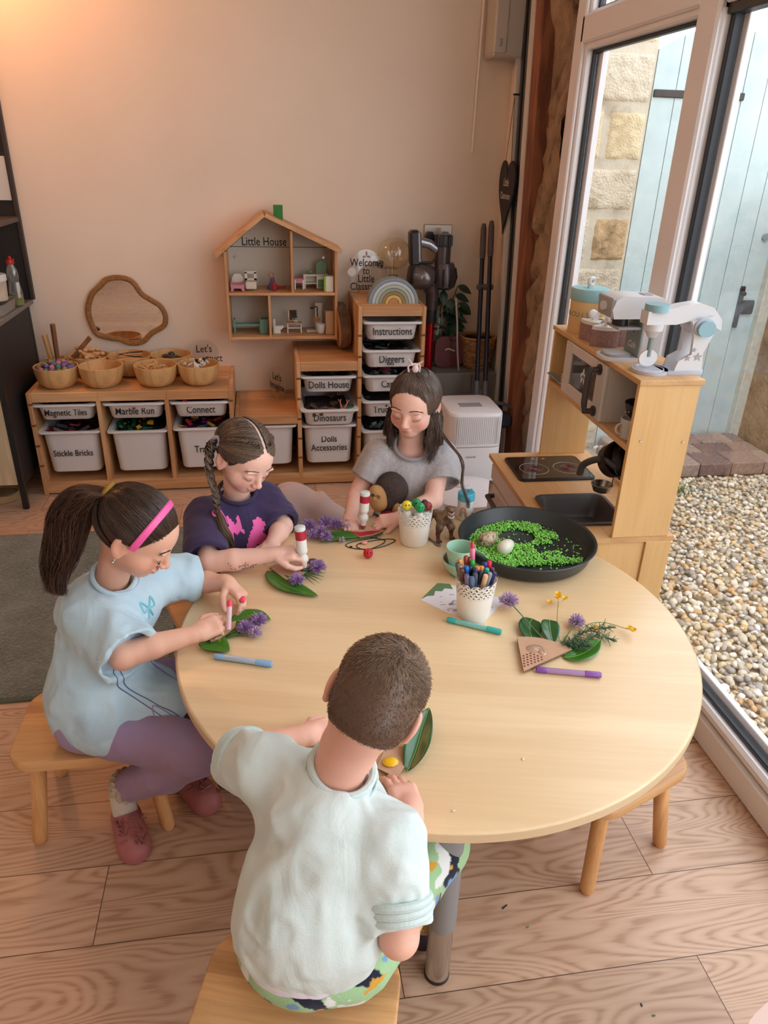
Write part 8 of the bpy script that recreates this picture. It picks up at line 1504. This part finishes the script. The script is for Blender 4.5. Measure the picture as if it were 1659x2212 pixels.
def buttercups(c, spots, stem, label):
    t = thing('buttercup_stem', label, 'flower', c); obj('stem', MB().tube(bez(stem, 18), .09, 5), plain('stem_green', (92, 128, 70), .6), t)
    for (x, y, z, s_) in spots:
        f = obj('yellow_flower', MB().lathe([(.1, 0), (.55*s_, .15), (.9*s_, .75*s_), (.75*s_, .7*s_), (.3, .2)], n=10, c=(x, y, z)), yl, t); obj('flower_stalk', MB().tube([(x, y, z), (x*.5+stem[-1][0]*.5, y*.5+stem[-1][1]*.5, z*.6+.3)], .06, 4), plain('stem_green', (92, 128, 70), .6), t)
buttercups((178, -258, T0+.3), [(5.4, 15.8, 1.6, 1.1), (5.8, 16.9, 1.8, .9), (7.2, 15.4, 1.3, .9), (2.9, 14.8, .9, .8)], [(0, 0, .2), (1.6, 6, 1.2), (3.6, 11, 1.6), (5.2, 14.6, 1.3)], 'thin stem of small yellow buttercups leaning away from the card'); buttercups((181, -259, T0+.4), [(15.3, 2.2, .9, .9), (16.0, 1.4, .8, .9), (6.6, 2.6, 1.4, .8)], [(0, 0, .1), (5, 4.4, 1.2), (10, 5.2, 1.2), (15, 2.4, .8)], 'yellow buttercup stem trailing out to the right of the rosemary')
ap_ = (165.2, -269.1); cr = [ap_]+[(165.2+r_*math.cos(R(a)), -269.1+r_*math.sin(R(a))) for a, r_ in zip(np.linspace(24.5, 78.5, 12), np.linspace(15.4, 12.8, 12))]
t = card_piece(cr, .45, 'quarter circle of brown card with dark dots and dried glue', .8); c = np.mean(cr, 0)
for i in range(6):
    for j in range(5):
        if i+j > 6: continue
        x, y = 166.3+i*.95-j*.12, -266.8+j*.75-i*.05+.9*(i*.16); x, y = 165.9+i*.95+j*.25, -267.6+i*.36+j*.92
        if y < -268.8+ (x-165)*.45: continue
        obj('dot_print', MB().cyl((x-c[0], y-c[1], .8), (x-c[0], y-c[1], .82), .28, n=10), plain('dot_maroon', (120, 60, 58), .8), t)
obj('glue_blob', MB().ball((170.4-c[0], -261.6-c[1], .8), (2.2, 1.6, .12), 14, 6).ball((171.6-c[0], -263-c[1], .8), (1.0, 1.4, .14), 10, 6), plain('dried_glue', (176, 140, 116), .15, coat=1), t)
# plaited girl's pieces
big_leaf([(108.8, -217.2, .1), (112, -223.6, .2), (116, -228, .3), (121.8, -232.2, .5)], 6.0, 'long green leaf under the card in front of the plaited girl', LG); big_leaf([(116, -221, .1), (120.2, -218.6, .5), (123.4, -217.8, .4)], 3.6, 'green leaf tip behind the card stamped with blue dots', LG)
cp = [(109.4, -216.4), (113.1, -213.2), (117, -213.8), (120.6, -216.0), (119.6, -220.2), (116.5, -223.0), (113.8, -223.6)]; t = card_piece(cp, .5, 'brown card piece with a row of teal dab dots', .4); c = np.mean(cp, 0)
for x, y in ((114.6, -217.6), (116.0, -217.8), (117.2, -218.2), (118.4, -218.9)): obj('dab_dot', MB().cyl((x-c[0], y-c[1], .4), (x-c[0], y-c[1], .43), .52, n=14), plain('dab_teal', (46, 92, 98), .6), t)
chive((122.6, -219.6, T0+1.8), 2.3, 'round purple chive flower right of the dotted card', [(119, -221.6, T0+.7), (114, -222, T0+.3)]); chive((116.6, -225.2, T0+1.6), 2.0, 'purple chive flower in front of the dotted card', [(114.6, -222, T0+.4), (113, -220, T0+.3)])
t = thing('grass_sprig', 'spray of thin dark green blades beside the dotted card', 'sprig', (117, -221, T0+.2)); [obj('blade', MB().tube(bez([(0, 0, .1), (dx*.5, dy*.5+.4, .8), (dx, dy, .3)], 10), [.16]*5+[.12]*3+[.05]*2, 5), LD, t) for dx, dy in ((7, -1.6), (6.5, -3.4), (5, 4), (7.2, 2.4), (4.2, -5.4), (5.6, -4.6), (7.6, .4))]
tag(obj('brown_disc', MB().lathe([(1.5, 0), (1.6, .1), (1.6, .3), (1.4, .36)], n=24), plain('dark_wood_disc', (96, 72, 60), .6), loc=(121.6, -213.4, T0)), 'small flat brown wooden disc by the plaited girl\'s hand', 'disc')
# blue shirted girl's pieces
big_leaf([(93.6, -247.2, .1), (96, -250, .4), (99.6, -253.4, .6)], 6.4, 'glossy green leaf drooping under the blue shirted girl\'s hand', LG); big_leaf([(98.6, -243.4, .1), (102.6, -239.8, .6), (106, -239.6, .8), (109.4, -241.2, .3)], 4.4, 'pointed green leaf beside the blue shirted girl\'s fingers', LG); big_leaf([(97, -247, .1), (100.4, -245.4, .4), (103.6, -243.6, .3)], 4.4, 'small green leaf below the chive flowers at the left', LG)
card_piece([(93.6, -246.6), (96.5, -243.0), (101, -241.5), (100.8, -244.4), (97.6, -248.4), (95.4, -249.4)], .6, 'small brown card held under the blue shirted girl\'s hand', .35)
chive((103.2, -245.6, T0+1.6), 1.9, 'purple chive flower, left of the three beside the blue shirted girl', [(100, -244.6, T0+.5), (97, -245, T0+.3)]); chive((106.4, -243.2, T0+1.8), 2.0, 'purple chive flower, furthest from the edge of the three at the left', [(103, -243.2, T0+.7), (100, -244, T0+.4)]); chive((105.6, -247.6, T0+1.3), 1.5, 'smallest pink purple chive flower of the three at the left', [(102.6, -247.2, T0+.5), (100, -246.4, T0+.4)], True)
hp = plain('coral_pink_plastic', (240, 62, 96), .3); t = thing('marker_pen', 'pink tipped clear pen gripped in the blue shirted girl\'s right hand', 'pen', (99.4, -246.6, 54.2)); obj('barrel', MB().tube([(0, 0, 0), (.5, 2.2, 5.0)], .62, 14), plain('frosted_barrel', (222, 190, 200), .3), t); obj('end_plug', MB().tube([(.45, 2.1, 4.6), (.6, 2.6, 6.0), (.65, 2.75, 6.5)], [.64, .66, .3], 14), hp, t)
t = thing('pen_cap', 'coral pink pen cap held in the blue shirted girl\'s left hand', 'pen cap', (102.6, -238.8, 57.0)); obj('tube', MB().lathe([(.3, 3.6), (.72, 3.4), (.78, .05), (.78, 0), (.56, .02), (.5, 2.6)], n=20, rot=rotm(52, 0, 10) @ rotm(0, 0, 0)), hp, t)
# grey shirted girl's pieces
chs = [(121.6, -194.6, 1.9, 2.4), (124.8, -198.4, 1.7, 2.2), (127.0, -192.6, 1.9, 2.3), (129.8, -194.4, 1.7, 2.2), (122.6, -199.8, 1.5, 1.9), (126.4, -202.0, 1.6, 2.0), (133.4, -195.4, 2.0, 1.8)]
for k, (x, y, z, r_) in enumerate(chs): chive((x, y, T0+z), r_, ('purple chive flower at the far left end of the large bunch', 'purple chive flower low in the middle of the large bunch', 'purple chive flower at the back of the large bunch', 'purple chive flower just behind the green stems of the bunch', 'purple chive flower nearest the plaited girl in the bunch', 'purple chive flower at the front of the large bunch', 'purple chive flower by the grey shirted girl\'s fingertips')[k], [(x*.5+136*.5, y*.5-199.6*.5, T0+.9), (138.5, -200.2, T0+.4)], k == 6, 170)
chive((131.0, -202.8, T0+.9), .9, 'tiny pink chive bud in front of the green stems', [(134, -202, T0+.5), (138, -201, T0+.4)], True, 60)
t = thing('stem_bundle', 'bundle of long green blades running to the red edged card', 'leaves', (132, -199.6, T0+.2)); [obj('blade', MB().tube(bez([(-6+random.uniform(-2, 2), y0, .5), (0, y0*.7-.2, 1.0), (6, y0*.5, .6), (11+random.uniform(-1, 1.5), y0*.4+.4, .3)], 12), [.1]+[.3]*8+[.2, .12, .05], 5), (LG, LD)[k % 2], t) for k, y0 in enumerate(np.linspace(-3.4, 2.2, 11))]
cp = [(133.6, -198.0), (135.6, -195.0), (142.4, -196.6), (144.4, -199.2), (140.6, -201.4), (136.4, -202.4)]; t = card_piece(cp, 1.0, 'card piece painted crimson along its front edge', .4); c = np.mean(cp, 0); obj('crimson_paint', MB().prism([(x-c[0], y-c[1]) for x, y in ((133.9, -198.5), (137, -199.4), (141, -198.8), (144.0, -199.2), (140.4, -201.2), (136.5, -202.2))], .405, .43, 'z'), plain('crimson', (166, 30, 52), .6), t)
t = thing('cord_necklace', 'thin black cord looped on the table with a pink shell bead', 'cord', (139, -204.6, T0)); obj('cord', MB().tube(bez([(3, 3.6, .15), (-5, 1.6, .12), (-7, -.6, .12), (-4.4, -2.6, .14), (0, -3.2, .12), (5, -1.6, .16), (8.2, 1.4, .12), (5.4, 2.2, .2), (0, 1.4, .12), (-3.4, 0, .16), (-3.6, -2.0, .12), (-1, -3.6, .2), (3, -1.6, .3), (5, 1.6, .12), (1, 3.8, .15)], 90), .13, 6), BLACK, t); obj('shell_bead', MB().ball((-1.4, .1, .5), (1.0, .7, .45), 14, 8), plain('pink_shell', (232, 150, 146), .3), t); obj('knot', MB().ball((-5.6, -1.6, .3), (.5, .3, .25), 8, 6), BLACK, t)
t = thing('grey_spoon', 'dull grey spoon lying against the foot of the smiley pot', 'spoon', (157.6, -205.6, T0)); obj('handle', MB().tube([(-.6, 3, .4), (.4, .6, .3), (1.2, -.8, .25)], [.35, .3, .3], 8), plain('pewter', (124, 112, 106), .35, .6), t); obj('bowl', MB().ball((1.7, -1.9, .35), (.75, 1.3, .3), 14, 8, rotm(0, 0, 25)), plain('pewter', (124, 112, 106), .35, .6), t)
# boy's pieces
big_leaf([(133.8, -294.6, .5), (136.4, -290, 1.2), (138.6, -285, 1.8), (141.2, -279.4, 2.0)], 5.0, 'upright green leaf standing beside the boy\'s ear', LD, .5)
card_piece([(128.2, -293.2), (131, -287.8), (135.6, -288.8), (134.6, -292.2), (131.6, -296.2)], .6, 'brown card with an ochre smear in front of the boy', .4); tag(obj('ochre_flower', MB().ball((0, 0, 0), (1.6, 1.3, .5), 10, 6), yl, loc=(131, -292.4, T0+1.3)), 'squashed yellow flower on the boy\'s card', 'flower')
t = thing('marker_pen', 'orange pen whose end shows past the boy\'s neck', 'pen', (119.0, -280.6, T0+.7)); pen_parts(t, np.stack(frame_of((.3, -.95, 0)), 1), 13.5, (232, 128, 32), 'bright_orange', .72)
for k, (x, y) in enumerate(((140.5, -304.2), (156.9, -293.8))): tag(obj('crumb', MB().ball((0, 0, .12), (.4, .22, .15), 8, 5, rotm(0, 0, 50*k)), plain('crumb_cream', (226, 214, 190), .8), loc=(x, y, T0)), 'tiny cream crumb on the table, %s' % ('nearest the table leg' if k == 0 else 'further from the edge'), 'crumb')
# floor debris, other seats
for x, y, c, lb in ((160.3, -288.2, (34, 34, 36), 'bent black sliver'), (164, -293.7, (96, 140, 70), 'tiny green leaf scrap'), (181.9, -313.3, (60, 62, 84), 'dark blue speck'), (183.4, -315.6, (84, 130, 70), 'green crumb')): tag(obj('floor_scrap', MB().box((0, 0, .12), (1.6 if c[0] == 34 else .7, .3, .2), .05), plain('scrap_%d' % c[0], c, .7), loc=(x, y, .02), rot=(0, 0, random.uniform(0, 90))), lb+' on the floor to the right of the table leg', 'scrap')
stool((189.2, -273.0, 0), 22.8, 'empty pine stool tucked under the right side of the table', 32, 24)
ps = thing('pink_seat', 'pale pink rounded seat just showing at the bottom right corner', 'stool', (198.6, -341.2, 0), 24); obj('seat', MB().prism(rrect(30, 26, 9, 8), 25.4, 28, 'z'), plain('pale_pink_wood', (222, 190, 180), .5), ps); [obj('leg', MB().cyl((a*9, b*8, 25.4), (a*12, b*11, 0), 1.6), STL, ps) for a in (-1, 1) for b in (-1, 1)]
